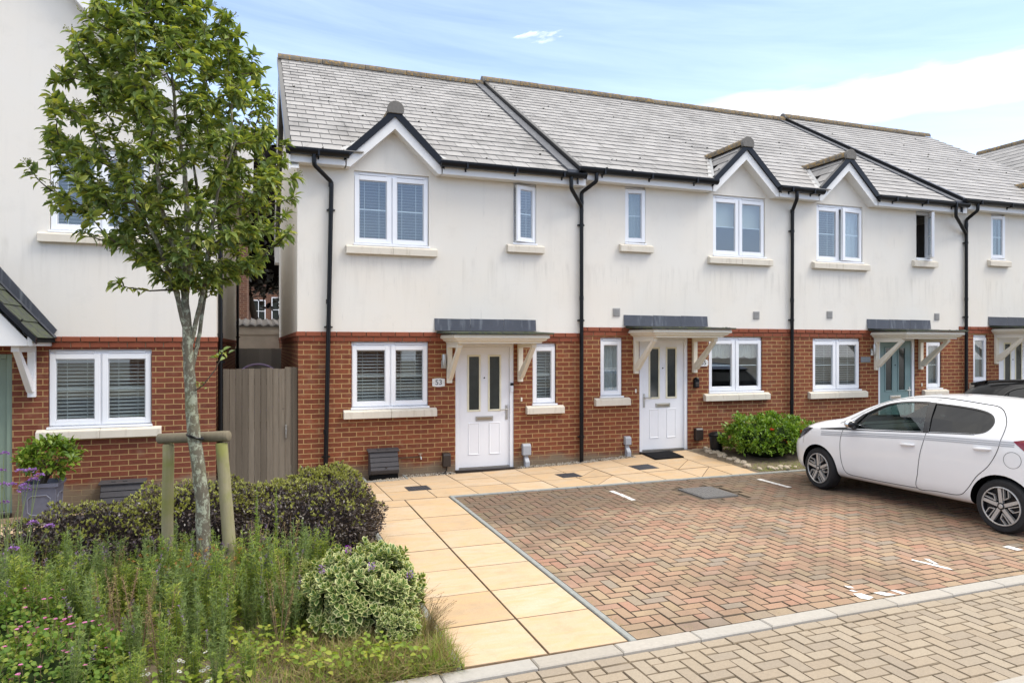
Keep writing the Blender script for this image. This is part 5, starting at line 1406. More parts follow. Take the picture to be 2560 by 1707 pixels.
    def curve(P, n=10):
        o = []
        for i in range(len(P) - 1):
            p0, p1, p2, p3 = P[max(i - 1, 0)], P[i], P[i + 1], P[min(i + 2, len(P) - 1)]
            for k in range(n):
                t = k / n
                o.append(tuple(.5 * (2 * p1[e] + (p2[e] - p0[e]) * t + (2 * p0[e] - 5 * p1[e] + 4 * p2[e] - p3[e]) * t * t + (3 * p1[e] - p0[e] - 3 * p2[e] + p3[e]) * t ** 3) for e in (0, 1)))
        o.append(P[-1]); return o
    def patch(poly, s=1, lift=.004, cuts=3):
        b_ = bmesh.new(); vs = [b_.verts.new((0, p[0], p[1])) for p in poly]; b_.faces.new(vs)
        bmesh.ops.triangulate(b_, faces=b_.faces); bmesh.ops.subdivide_edges(b_, edges=b_.edges, cuts=cuts, use_grid_fill=True)
        b_.verts.index_update()
        m_ = MB(); V_ = []
        for v_ in b_.verts:
            V_.append(hitn(v_.co.y, v_.co.z, s, lift)[:])
        m_.add(V_, [tuple(v_.index for v_ in f.verts) for f in b_.faces]); b_.free()
        return m_
    for s in (1, -1):
        for nm, poly, gm in (('side_window', WF, 'carglass'), ('side_window', WR, 'tint')):
            b_ = patch([(p[0], p[1]) for p in poly], s, -.006, 1); put(b_, nm, M[gm])
        t = MB()                                                   # black frame, B pillar, mirror triangle
        for bx in ([(.99, 1.306), (.90, 1.306), (.842, .974), (.908, .968)],): 
            q = patch(bx, s, .005, 5); t.add(q.v, q.f)
        q = patch([(2.47, .842), (2.30, .862), (2.05, .898), (1.86, 1.085), (1.80, 1.105), (1.945, .885)], s, .006, 7); t.add(q.v, q.f)
        ribbon(t, curve(WF[1:6], 6), .020, s, .0015); ribbon(t, curve(WR[1:], 5), .014, s, .0015)
        ribbon(t, [(2.47, .838), (1.95, .878), (.88, .966), (.30, 1.010)], .010, s, .003)
        put(t, 'window_trim', M['trimblack'])
        ln = MB()
        ribbon(ln, curve([(2.07, .868), (2.098, .70), (2.085, .48), (2.03, .32), (1.93, .285)]), .008, s)
        ribbon(ln, curve([(1.93, .285), (1.45, .285), (.975, .298)]), .007, s)
        ribbon(ln, curve([(.868, .985), (.875, .90), (.925, .70), (.955, .48), (.975, .298), (.74, .305), (.47, .318), (.36, .40), (.25, .56), (.12, .70), (.03, .88), (.008, 1.06), (.045, 1.19), (.17, 1.30), (.40, 1.333), (.9, 1.362), (1.25, 1.342)]), .007, s)
        ribbon(ln, curve([(1.25, 1.342), (1.55, 1.275), (1.80, 1.16), (1.98, 1.04), (2.18, .94)]), .006, s)
        ribbon(ln, [(-.115 + .085 * math.cos(a), .79 + .085 * math.sin(a)) for a in [2 * PI * k / 24 for k in range(25)]], .004, s)
        ribbon(ln, curve([(-.25, .60), (-.33, .70), (-.40, .80)]), .004, s)
        ribbon(ln, curve([(2.72, .79), (2.78, .72), (2.80, .60)]), .004, s)
        put(ln, 'panel_gap', M['gap'])
        if not suv:
            st = MB()
            for dz in (-.010, -.032, -.052): ribbon(st, curve([(2.44, .812 + dz), (1.95, .852 + dz), (.884, .938 + dz), (-.13, .985 + dz)], 8), .011, s, .0035)
            put(st, 'decal_stripe', M['stripe'])
        for (l, z) in ((1.09, .80), (.19, .872)):
            h = MB(); P = [hit(l + d, z + d * -.06, s) for d in (-.095, -.07, 0, .07, .095)]
            h.tube([Vector((p.x + s * e, p.y, p.z)) for p, e in zip(P, (.002, .022, .030, .022, .002))], [.009, .015, .017, .015, .009], 10); put(h, 'door_handle', M[paint], smooth=True)
        mi = MB(); c_ = hit(1.93, .95, s); ctr = (c_.x + s * .10, 1.90, .965)
        mi.ball(ctr, .095, 0, 14, 10, (1.0, .55, .66))
        mb_ = MB(); mb_.box(c_.x - .03 * s, 1.865, .895, c_.x + .08 * s, 1.93, .935); mb_.ball((ctr[0], ctr[1] - .030, ctr[2] - .004), .078, 0, 14, 8, (1.0, .55, .66)); put(mb_, 'mirror_base', M['trimblack'], smooth=True)
        put(mi, 'wing_mirror', M['chrome'] if not suv else M[paint], smooth=True)
        tl = patch([(-.115, .985), (-.26, 1.02), (-.47, .985), (-.56, .86), (-.50, .80), (-.34, .835), (-.22, .90)], s, .005, 3); put(tl, 'tail_light', M['redlamp'])
        tl = patch([(-.27, .868), (-.34, .83), (-.50, .79), (-.55, .72), (-.40, .74)], s, .006, 2); put(tl, 'reversing_light', M['chrome'])
        hl = patch([(2.62, .828), (2.84, .822), (2.99, .795), (3.06, .73), (3.05, .64), (2.90, .65), (2.74, .735)], s, .006, 5); put(hl, 'headlight', M['headlamp'])
    # windscreen and rear glass
    def grid_glass(fn, name, gm):
        g_ = MB(); nu, nv = 10, 6
        for i in range(nu + 1):
            for j in range(nv + 1): g_.v.append(fn(i / nu, j / nv))
        for i in range(nu):
            for j in range(nv): a = i * (nv + 1) + j; g_.f.append([a, a + 1, a + nv + 2, a + nv + 1]); g_.m.append(0)
        put(g_, name, M[gm], smooth=True)
    def wsf(u, v):
        l = 2.27 + (1.43 - 2.27) * v; w = (.60 + (.475 - .60) * v) * kW; x = (2 * u - 1) * w
        h = bvh.ray_cast(Vector((x, l, 2)), Vector((0, 0, -1))); return (x, l, h[0].z - .006)
    grid_glass(wsf, 'windscreen', 'carglass')
    def rgf(u, v):
        z = 1.02 + .19 * v; x = (2 * u - 1) * (.50 - .07 * v)
        h = bvh.ray_cast(Vector((x, -1.5, z)), Vector((0, 1, 0))); return (x, (h[0].y if h[0] is not None else -.4) + .006, z)
    grid_glass(rgf, 'rear_window', 'tint')
    # spoiler lip
    sp = MB(); Pq = []
    for x in np.linspace(-.50, .50, 13): Pq.append((x, -.43 - .05 * (1 - (x / .5) ** 2), 1.275))
    for a, b in zip(Pq[:-1], Pq[1:]):
        sp.add([(a[0], a[1], a[2]), (b[0], b[1], b[2]), (b[0], b[1] + .20, b[2] + .045), (a[0], a[1] + .20, a[2] + .045), (a[0], a[1] + .02, a[2] - .03), (b[0], b[1] + .02, b[2] - .03), (b[0], b[1] + .20, b[2] - .02), (a[0], a[1] + .20, a[2] - .02)], [(0, 1, 2, 3), (1, 0, 4, 5), (4, 7, 6, 5)])
    sp.add([Pq[0], (Pq[0][0], Pq[0][1] + .2, 1.32), (Pq[0][0], Pq[0][1] + .2, 1.25), (Pq[0][0], Pq[0][1] + .02, 1.245)], [(0, 1, 2, 3)])
    sp.add([Pq[-1], (Pq[-1][0], Pq[-1][1] + .2, 1.32), (Pq[-1][0], Pq[-1][1] + .2, 1.25), (Pq[-1][0], Pq[-1][1] + .02, 1.245)], [(3, 2, 1, 0)])
    put(sp, 'spoiler', M[paint], smooth=True, angle=30, weld=True)
    if suv:
        for s in (-1, 1):
            rl = MB(); rl.tube([(s * .56, y, float(ip(y, [-.2, 0, .3, .9, 1.3], [1.295, 1.318, 1.345, 1.365, 1.342]))) for y in (-.15, 0, .3, .6, .9, 1.2)], .018, 8); put(rl, 'roof_rail', M['trimblack'], smooth=True)
    # bumper grille, plate recess
    gr_ = MB(); gr_.box(-.40, 3.12, .30, .40, 3.225, .44); put(gr_, 'grille', M['trimblack'], bevel=.02)
    # cabin
    for x in (.36, -.36):
        se = MB(); se.box(x - .23, 1.0, .42, x + .23, 1.50, .60)
        se.add([(x - .23, .98, .55), (x + .23, .98, .55), (x + .20, .76, 1.10), (x - .20, .76, 1.10), (x - .23, 1.10, .55), (x + .23, 1.10, .55), (x + .20, .86, 1.12), (x - .20, .86, 1.12)], [(3, 2, 1, 0), (4, 5, 6, 7), (0, 1, 5, 4), (1, 2, 6, 5), (2, 3, 7, 6), (3, 0, 4, 7)])
        se.box(x - .12, .72, 1.10, x + .12, .81, 1.24); put(se, 'seat', M['seatcloth'], bevel=.03)
    da = MB(); da.prism_x([(2.10, .55), (2.13, .90), (1.86, .945), (1.72, .90), (1.74, .60)], -.66, .66); put(da, 'dashboard', M['interior'], bevel=.02)
    sw = MB(); c0 = Vector((.36, 1.62, .92)); a1 = Vector((1, 0, 0)); a2 = Vector((0, .35, .93))
    sw.tube([c0 + (a1 * math.cos(t) + a2 * math.sin(t)) * .18 for t in [2 * PI * k / 28 for k in range(29)]], .017, 8); sw.tube([c0 - a1 * .17, c0, c0 + a1 * .17], .022, 6); sw.tube([c0, c0 + Vector((0, .16, -.06))], .03, 8)
    put(sw, 'steering_wheel', M['interior'], smooth=True)
    if not suv:
        aa = MB(); aa.tube([(.0, 1.56, 1.20), (.0, 1.57, 1.02)], .003, 5); aa.ball((0, 1.57, 1.0), .025, 0, 8, 6, (.5, 1, 1.4)); put(aa, 'mirror_charm', M['trimblack'])
    # wheels
    for (y, s, steer) in ((0, 1, 0), (0, -1, 0), (WB, 1, 5), (WB, -1, 5)):
        if suv: steer = 0
        rr = .287; ww = .178; xo = .808 * kW
        t = MB(); t.lathe([(.195, -.02), (.203, -.004), (.235, .004), (.262, .0), (.278, -.018), (rr, -.045), (rr + .001, -ww / 2), (rr, -ww + .045), (.278, -ww + .018), (.24, -ww), (.19, -ww), (.19, -.03)], (0, 0, 0), 'x', 48)
        rm = MB(); rm.lathe([(.207, -.010), (.203, .003), (.193, .005), (.189, -.004), (.187, -.05), (.12, -.062), (.03, -.05), (0, -.05)], (0, 0, 0), 'x', 48, 1)
        rm.lathe([(.207, -.006), (.205, .006), (.196, .008), (.191, .002)], (0, 0, 0), 'x', 48, 0)
        for k in range(5):
            an = 2 * PI * k / 5 + .3
            ca, sa = math.cos(an), math.sin(an)
            def P(r_, t_, x_): return (x_, r_ * ca - t_ * sa, r_ * sa + t_ * ca)
            # broad blade
            rm.add([P(.035, -.018, .0), P(.035, .020, .0), P(.193, .038, .002), P(.193, .004, .002), P(.035, -.018, -.03), P(.035, .02, -.03), P(.193, .038, -.04), P(.193, .004, -.04)], [(0, 1, 2, 3), (0, 4, 5, 1), (1, 5, 6, 2), (3, 7, 4, 0)], 0)
            # thin outline of the dark pocket
            for (r0, t0, r1, t1) in ((.070, -.028, .193, -.022), (.070, -.028, .105, -.078), (.105, -.078, .180, -.070)):
                d = Vector((r1 - r0, t1 - t0)).normalized(); nx = Vector((-d.y, d.x)) * .0042
                rm.add([P(r0 - nx.x, t0 - nx.y, .001), P(r0 + nx.x, t0 + nx.y, .001), P(r1 + nx.x, t1 + nx.y, .002), P(r1 - nx.x, t1 - nx.y, .002), P(r0 - nx.x, t0 - nx.y, -.03), P(r0 + nx.x, t0 + nx.y, -.03), P(r1 + nx.x, t1 + nx.y, -.03), P(r1 - nx.x, t1 - nx.y, -.03)], [(0, 1, 2, 3), (0, 4, 5, 1), (1, 5, 6, 2), (3, 7, 4, 0)], 0)
        rm.lathe([(.040, -.03), (.038, .002), (.030, .006), (0, .007)], (0, 0, 0), 'x', 20, 1)
        rm.lathe([(.024, .0065), (.020, .010), (0, .010)], (0, 0, 0), 'x', 12, 0)
        Mx = Matrix.Translation((xo * s, y, rr)) @ Matrix.Rotation(rad(-steer), 4, 'Z') @ (Matrix.Identity(4) if s > 0 else Matrix.Rotation(PI, 4, 'Z'))
        t.xform(Mx); rm.xform(Mx)
        if suv:
            Sm = Matrix.Translation((0, y * (kL - 1), 0)) @ Matrix.Translation((0, y, 0)) @ Matrix.Diagonal((1, 1.1, 1.1, 1)) @ Matrix.Translation((0, -y, 0)); t.xform(Sm); rm.xform(Sm)
        w_ = t.build('wheel', M['tyre'], root, smooth=True); rm.build('rim', [M['alloy'], M['alloydark']], w_, smooth=True, angle=25)
    return root
# left of the car = local +x; turned half a turn about z so that the nose points to the houses
def car_at(tag, label, rear_axle, heading, paint, suv=False):
    r = car(tag, label, (0, 0, 0), 0, paint, suv)
    r.location = (rear_axle[0], rear_axle[1], rear_axle[2])
    r.rotation_euler = (0, 0, heading)
    return r
# ------------------------------------------------------------------ plants
M['treeleaf'] = make_leaf('tree_leaf', [(0, (0.139, 0.205, 0.069)), (.4, (0.212, 0.293, 0.086)), (.72, (0.322, 0.403, 0.095)), (.92, (0.483, 0.520, 0.101)), (1, (0.550, 0.550, 0.126))], .4, .42, .45)
M['leafpale'] = simple('fruit_stalk', (.20, .21, .05), .8, var=.4, scale=40)
M['darkleaf'] = make_leaf('dark_hedge_leaf', [(0, (.040, .027, .026)), (.6, (.082, .058, .050)), (1, (.14, .11, .085))], .2, .34, .6)
M['limeleaf'] = make_leaf('lime_tip', [(0, (.27, .29, .055)), (.5, (.39, .40, .10)), (1, (.52, .52, .18))], .35, .45)
M['hebegreen'] = make_leaf('hebe_green', [(0, (.075, .15, .04)), (1, (.17, .26, .06))], .3, .4)
M['hebecream'] = make_leaf('hebe_cream', [(0, (.60, .62, .24)), (1, (.76, .76, .40))], .35, .45)
M['grassgreen'] = make_leaf('fine_foliage', [(0, (0.175, 0.266, 0.059)), (.4, (0.277, 0.392, 0.081)), (.8, (0.393, 0.476, 0.112)), (1, (0.500, 0.500, 0.154))], .5, .6, .2)
M['bluegreen'] = make_leaf('grey_green_foliage', [(0, (0.160, 0.238, 0.087)), (.5, (0.240, 0.336, 0.112)), (1, (0.364, 0.434, 0.154))], .5, .6, .2)
M['straw'] = make_leaf('dry_straw', [(0, (.28, .22, .10)), (.6, (.40, .33, .16)), (1, (.28, .17, .09))], .25, .8, .1)
M['weed'] = make_leaf('weed_leaf', [(0, (0.195, 0.288, 0.044)), (.5, (0.312, 0.413, 0.062)), (1, (0.494, 0.500, 0.094))], .45, .5, .25)
M['geran'] = make_leaf('geranium_leaf', [(0, (0.105, 0.203, 0.041)), (.6, (0.197, 0.311, 0.057)), (1, (0.365, 0.405, 0.081))], .4, .6, .2)
M['shrub'] = make_leaf('bright_shrub_leaf', [(0, (.09, .18, .018)), (.5, (.18, .32, .03)), (1, (.32, .45, .055))], .3, .35, .5)
M['potleaf'] = make_leaf('potted_shrub_leaf', [(0, (.09, .17, .022)), (.5, (.16, .26, .032)), (1, (.27, .36, .05))], .3, .4, .4)
M['pink'] = make_leaf('pink_petal', [(0, (.55, .16, .34)), (1, (.68, .27, .46))], .25, .6, .2)
M['purple'] = make_leaf('purple_petal', [(0, (.20, .12, .26)), (1, (.32, .22, .38))], .25, .7, .2)
M['verb'] = make_leaf('verbena_petal', [(0, (.30, .13, .46)), (1, (.46, .25, .62))], .25, .6, .2)
M['vivid'] = make_leaf('vivid_purple_petal', [(0, (.22, .015, .34)), (1, (.34, .03, .45))], .2, .6, .2)
M['daisy'] = make_leaf('daisy_petal', [(0, (.75, .75, .70)), (1, (.82, .82, .80))], .2, .6, .2)
M['orange'] = make_leaf('rusty_seedhead', [(0, (.36, .16, .05)), (1, (.46, .26, .10))], .15, .8, .1)
M['redfl'] = make_leaf('red_petal', [(0, (.55, .02, .015)), (1, (.65, .05, .02))], .2, .5, .2)
M['stem'] = simple('green_stem', (.17, .21, .07), .7, var=.3)
M['drystem'] = simple('dry_stem', (.19, .12, .07), .85, var=.3)
M['beech'] = make_leaf('copper_leaf', [(0, (.006, .006, .005)), (.7, (.012, .012, .009)), (1, (.025, .026, .018))], .1, .5, .4)

LEAF = (np.array([[0, 0, 0], [-.42, .30, .10], [.42, .30, .10], [0, .33, 0], [-.36, .66, .06], [.36, .66, .06], [0, .68, -.04], [0, 1.0, -.16]]),
        [(0, 3, 1), (0, 2, 3), (3, 6, 4, 1), (3, 2, 5, 6), (6, 7, 4), (6, 5, 7)])
SMALL = (np.array([[0, 0, 0], [-.30, .5, .08], [.30, .5, .08], [0, 1.0, -.05]]), [(0, 2, 3, 1)])
BLADE = (np.array([[-.05, 0, 0], [.05, 0, 0], [-.045, .5, .03], [.045, .5, .03], [0, 1.0, -.08]]), [(0, 1, 3, 2), (2, 3, 4)])
NEEDLE = (np.array([[-.07, 0, 0], [.07, 0, 0], [.06, .6, .02], [-.06, .6, .02], [0, 1, -.05]]), [(0, 1, 2, 3), (3, 2, 4)])
ROUND = (np.array([[0, 0, 0], [-.40, .18, .06], [-.5, .55, .08], [-.22, .95, 0], [.22, .95, 0], [.5, .55, .08], [.40, .18, .06], [0, .5, -.04]]), [(7, 0, 6), (7, 6, 5), (7, 5, 4), (7, 4, 3), (7, 3, 2), (7, 2, 1), (7, 1, 0)])
class Leaves:
    """many leaves of several kinds gathered into one mesh"""
    def __init__(s): s.V = []; s.F = []; s.Mi = []; s.n = 0
    def add(s, tm, P, D, S, mi=0, Wd=None, up=None, fm=None):
        P = np.atleast_2d(np.asarray(P, float)); k = len(P)
        if k == 0: return
        D = np.asarray(D, float) / np.linalg.norm(D, axis=1, keepdims=True)
        if up is None: up = NR.normal(0, .35, (k, 3)) + np.array([0, 0, 1.0])
        X = np.cross(D, up); X /= np.maximum(np.linalg.norm(X, axis=1, keepdims=True), 1e-6); Z = np.cross(X, D)
        S = np.broadcast_to(np.asarray(S, float), (k,)); Wd = S if Wd is None else np.broadcast_to(np.asarray(Wd, float), (k,))
        T, F = tm; m = len(T)
        V = P[:, None, :] + T[None, :, 0, None] * (X * Wd[:, None])[:, None, :] + T[None, :, 1, None] * (D * S[:, None])[:, None, :] + T[None, :, 2, None] * (Z * S[:, None])[:, None, :]
        s.V.append(V.reshape(-1, 3))
        for i in range(k):
            b = s.n + i * m
            for f in F: s.F.append([b + q for q in f])
        s.Mi += (list(fm) if fm else [mi] * len(F)) * k
        s.n += k * m
    def geom(s, mb, mi_off=0):
        b = s.n; V = np.array(mb.v, float).reshape(-1, 3)
        if len(V) == 0: return
        s.V.append(V); s.F += [[b + q for q in f] for f in mb.f]; s.Mi += [m + mi_off for m in mb.m]; s.n += len(V)
    def build(s, name, mats, parent=None, origin=None, smooth=False):
        if not isinstance(mats, (list, tuple)): mats = [mats]
        V = np.concatenate(s.V) if s.V else np.zeros((0, 3)); me = bpy.data.meshes.new(name)
        F = s.F; me.vertices.add(len(V)); me.vertices.foreach_set('co', V.ravel())
        ln = np.array([len(f) for f in F]); me.loops.add(int(ln.sum())); me.loops.foreach_set('vertex_index', np.concatenate([np.array(f) for f in F]))
        me.polygons.add(len(F)); st = np.concatenate([[0], np.cumsum(ln)[:-1]]); me.polygons.foreach_set('loop_start', st)
        me.polygons.foreach_set('material_index', s.Mi)
        if smooth: me.polygons.foreach_set('use_smooth', [True] * len(F))
        me.update(calc_edges=True); me.validate()
        return link_mesh(name, me, mats, parent, origin)
def rdir(n, zlo=-1, zhi=1):
    z = NR.uniform(zlo, zhi, n); a = NR.uniform(0, 2 * PI, n); r = np.sqrt(np.maximum(0, 1 - z * z))
    return np.stack([r * np.cos(a), r * np.sin(a), z], 1)

# ---- young street tree
def street_tree():
    base = Vector((-.40, 6.09, .0))
    t = thing('young_tree', 'young broadleaved tree tied to a wooden stake frame in the flower bed', 'tree', base)
    limbs = [([(-.385, 6.09, -.05), (-.402, 6.094, .10), (-.426, 6.103, .765), (-.485, 6.124, 1.259), (-.521, 6.137, 1.72), (-.536, 6.143, 2.038), (-.554, 6.149, 2.325), (-.569, 6.154, 2.579), (-.533, 6.141, 2.961), (-.557, 6.15, 3.375), (-.623, 6.174, 3.788), (-.653, 6.184, 4.17), (-.70, 6.206, 4.488), (-.72, 6.211, 4.76)],
              [.082, .076, .069, .064, .056, .050, .038, .033, .028, .023, .018, .013, .009, .005]),
             ([(-.539, 6.144, 2.05), (-.603, 6.113, 2.36), (-.671, 6.031, 2.61), (-.753, 5.955, 2.827), (-.893, 5.899, 3.08), (-1.041, 5.846, 3.352), (-1.181, 5.843, 3.657)], [.026, .024, .021, .018, .014, .010, .006]),
             ([(-.521, 6.137, 1.98), (-.443, 6.109, 2.309), (-.398, 6.04, 2.511), (-.367, 5.923, 2.811), (-.295, 5.79, 3.161), (-.193, 5.701, 3.451), (-.107, 5.617, 3.676)], [.025, .023, .020, .017, .013, .009, .006]),
             ([(-.503, 6.131, 1.78), (-.455, 6.213, 2.10), (-.415, 6.305, 2.467), (-.376, 6.457, 2.987), (-.287, 6.584, 3.497), (-.242, 6.675, 4.085), (-.292, 6.692, 4.5)], [.021, .020, .018, .015, .012, .008, .005]),
             ([(-.545, 6.146, 2.388), (-.517, 6.295, 2.725), (-.475, 6.546, 3.166), (-.553, 6.733, 3.684), (-.762, 6.914, 4.173)], [.027, .023, .018, .012, .006]),
             ([(-.563, 6.152, 2.515), (-.63, 5.964, 2.773), (-.69, 5.773, 3.07), (-.697, 5.616, 3.383), (-.744, 5.579, 3.739), (-.832, 5.664, 4.1), (-.868, 5.73, 4.5)], [.025, .022, .019, .015, .012, .008, .005]),
             ([(-.603, 6.113, 2.4), (-.787, 6.339, 2.654), (-1.049, 6.539, 2.962), (-1.382, 6.765, 3.314)], [.020, .017, .012, .006]),
             ([(-.193, 5.701, 3.451), (-.204, 6.023, 3.884), (-.228, 6.032, 4.17), (-.234, 6.034, 4.393), (-.219, 6.029, 4.56)], [.011, .010, .007, .005, .003])]
    tb = MB(); nodes = []
    for P, r in limbs:
        Q = []; rr = []
        for i in range(len(P) - 1):
            for k in range(4):
                f = k / 4; Q.append(Vector(P[i]).lerp(Vector(P[i + 1]), f) + Vector((U(-1, 1), U(-1, 1), 0)) * .004); rr.append(r[i] + (r[i + 1] - r[i]) * f)
        Q.append(Vector(P[-1])); rr.append(r[-1]); tb.tube(Q, [v * .78 for v in rr], 12)
        nodes += [q for q in Q if q.z > 2.3]
    tb.build('trunk', M['bark'], t, smooth=True)
    prof = [(4.90, .36, .14), (4.72, .372, .34), (4.42, .365, .72), (4.1, .37, .84), (3.79, .40, .95), (3.47, .412, 1.0), (3.15, .405, .95), (2.83, .43, .76), (2.64, .45, .55), (2.47, .47, .28)]
    zs = [p[0] for p in prof][::-1]; rs = [p[2] for p in prof][::-1]
    cxs = [-.435 + (p[1] - .47) * 2.7 for p in prof][::-1]
    att = []
    tries = 0
    while len(att) < 560 and tries < 30000:
        tries += 1
        z = U(2.47, 4.92); r = ip(z, zs, rs) * .91; q = math.sqrt(U(.10, 1)); a = U(0, 2 * PI)
        wob = 1 + .10 * math.sin(a * 3 + z * 3.1) + .07 * math.sin(a * 7 - z * 5)
        p = Vector((ip(z, zs, cxs) + r * q * wob * math.cos(a), 6.16 + r * q * wob * math.sin(a) * .88, z))
        if min(((p - b).length for b in att), default=9) < .085: continue
        att.append(p)
    for p in ((-.21, 6.03, 4.60), (-.25, 6.0, 4.40), (-.20, 6.05, 4.28), (-1.24, 6.0, 3.30), (-1.22, 6.05, 3.0), (-1.0, 5.9, 2.46), (.20, 5.95, 3.05), (.28, 5.9, 3.35), (-.85, 5.75, 4.60), (-1.05, 5.9, 4.45)): att.append(Vector(p))
    axis = Vector((-.55, 6.15, 0))
    att.sort(key=lambda p: (Vector((p.x, p.y, 0)) - axis).length + .25 * abs(p.z - 3))
    tw = MB(); L = Leaves(); fr = MB(); lp, ld, ls = [], [], []
    for p in att:
        best = min(nodes, key=lambda n: (n - p).length + max(0, n.z - p.z + .05) * 1.6)
        d = p - best; k = max(3, int(d.length / .07)); path = []
        sag = U(.02, .10) * d.length
        for i in range(k + 1):
            f = i / k; path.append(best + d * f + Vector((0, 0, -sag * math.sin(PI * f))) + (Vector((U(-1, 1), U(-1, 1), U(-1, 1))) * .010 if 0 < i < k else Vector()))
        r0 = min(.011, .0035 + d.length * .012); tw.tube(path, [r0 + (.0022 - r0) * i / k for i in range(k + 1)], 5)
        nodes += path[1:-1]
        tip = path[-1]; ax = (tip - path[-2]).normalized(); ax = (ax + Vector((0, 0, .25))).normalized()
        m = RND.randint(14, 19)
        for _ in range(m):                              # rosette at the tip
            a = U(0, 2 * PI); b = ax.orthogonal().normalized(); c = ax.cross(b)
            o = (b * math.cos(a) + c * math.sin(a)); dd = (o * U(.6, 1.1) + ax * U(-.2, .7) + Vector((0, 0, U(-.35, .15))))
            lp.append(tip - ax * U(0, .07)); ld.append(dd); ls.append(U(.055, .108))
        for q in path[int(k * .45):]:                   # and along the outer part of the twig
            for _ in range(RND.randint(2, 5)):
                lp.append(q + Vector((U(-1, 1), U(-1, 1), U(-1, 1))) * .012); ld.append(Vector((U(-1, 1), U(-1, 1), U(-.5, .35)))); ls.append(U(.05, .10))
        if U(0, 1) < .42:
            c = tip + ax * .03
            for _ in range(12):
                e = c + Vector((U(-.035, .035), U(-.035, .035), U(.0, .035))); fr.tube([c - ax * .03, e], .0012, 3, caps=False); fr.ball(e, .0048, 0, 5, 3)
    # the low sprout on the trunk
    sp = [Vector((-.50, 6.13, 1.62)), Vector((-.42, 6.08, 1.68)), Vector((-.33, 6.05, 1.80)), Vector((-.27, 6.03, 1.93))]
    tw.tube(sp, [.006, .005, .004, .003], 5)
    for _ in range(14): lp.append(sp[-1] + Vector((U(-.05, .04), U(-.04, .04), U(-.04, .03)))); ld.append(Vector((U(-1, 1), U(-1, 1), U(-.3, .5)))); ls.append(U(.05, .085))
    for _ in range(8): lp.append(sp[1] + Vector((U(-.05, .04), U(-.04, .04), U(-.02, .03)))); ld.append(Vector((U(-1, 1), U(-1, 1), U(-.3, .5)))); ls.append(U(.03, .05))
    tw.build('branch', M['twig'], t, smooth=True)
    ls = np.array(ls); L.add(LEAF, np.array([v[:] for v in lp]), np.array([v[:] for v in ld]), ls, 0, ls * NR.uniform(.36, .50, len(ls)))
    L.build('crown', M['treeleaf'], t)
    fr.build('fruit_cluster', M['leafpale'], t)
    # rubber tie
    b = MB(); c = Vector((-.48, 6.12, 1.27))
    b.tube([c + Vector((.059 * math.cos(a), .059 * math.sin(a), -.020 * math.cos(a))) for a in [2 * PI * k / 24 for k in range(25)]], .010, 6)
    setp(b.build('tree_tie', M['black'], origin=c, smooth=True), 'black rubber strap holding the tree trunk to the stake crossbar', 'strap')
street_tree()
sk_ = thing('tree_stake', 'round greenish timber tree stake frame of two posts and a crossbar', 'tree stake', (-.47, 6.25, 0))
def log(P0, P1, r0, r1, name, seg=18):
    b = MB(); P0, P1 = Vector(P0), Vector(P1); n = 10
    pts = [P0.lerp(P1, i / n) + Vector((U(-1, 1), U(-1, 1), 0)) * .002 for i in range(n + 1)]; rs = [r0 + (r1 - r0) * i / n for i in range(n + 1)]
    d = (P1 - P0).normalized()
    pts = [P0 - d * .0] + [P0 + d * .008] + pts[1:-1] + [P1 - d * .008, P1]; rs = [r0 - .008, r0] + rs[1:-1] + [r1, r1 - .008]
    b.tube(pts, rs, seg); b.build(name, M['bar' if name == 'crossbar' else 'post'], sk_, smooth=True, angle=50)
log((-.716, 6.42, -.1), (-.704, 6.415, 1.185), .047, .044, 'post')
log((-.185, 6.02, -.1), (-.289, 6.18, 1.205), .054, .046, 'post')
log((-.782, 6.445, 1.228), (-.228, 6.15, 1.262), .042, .044, 'crossbar')

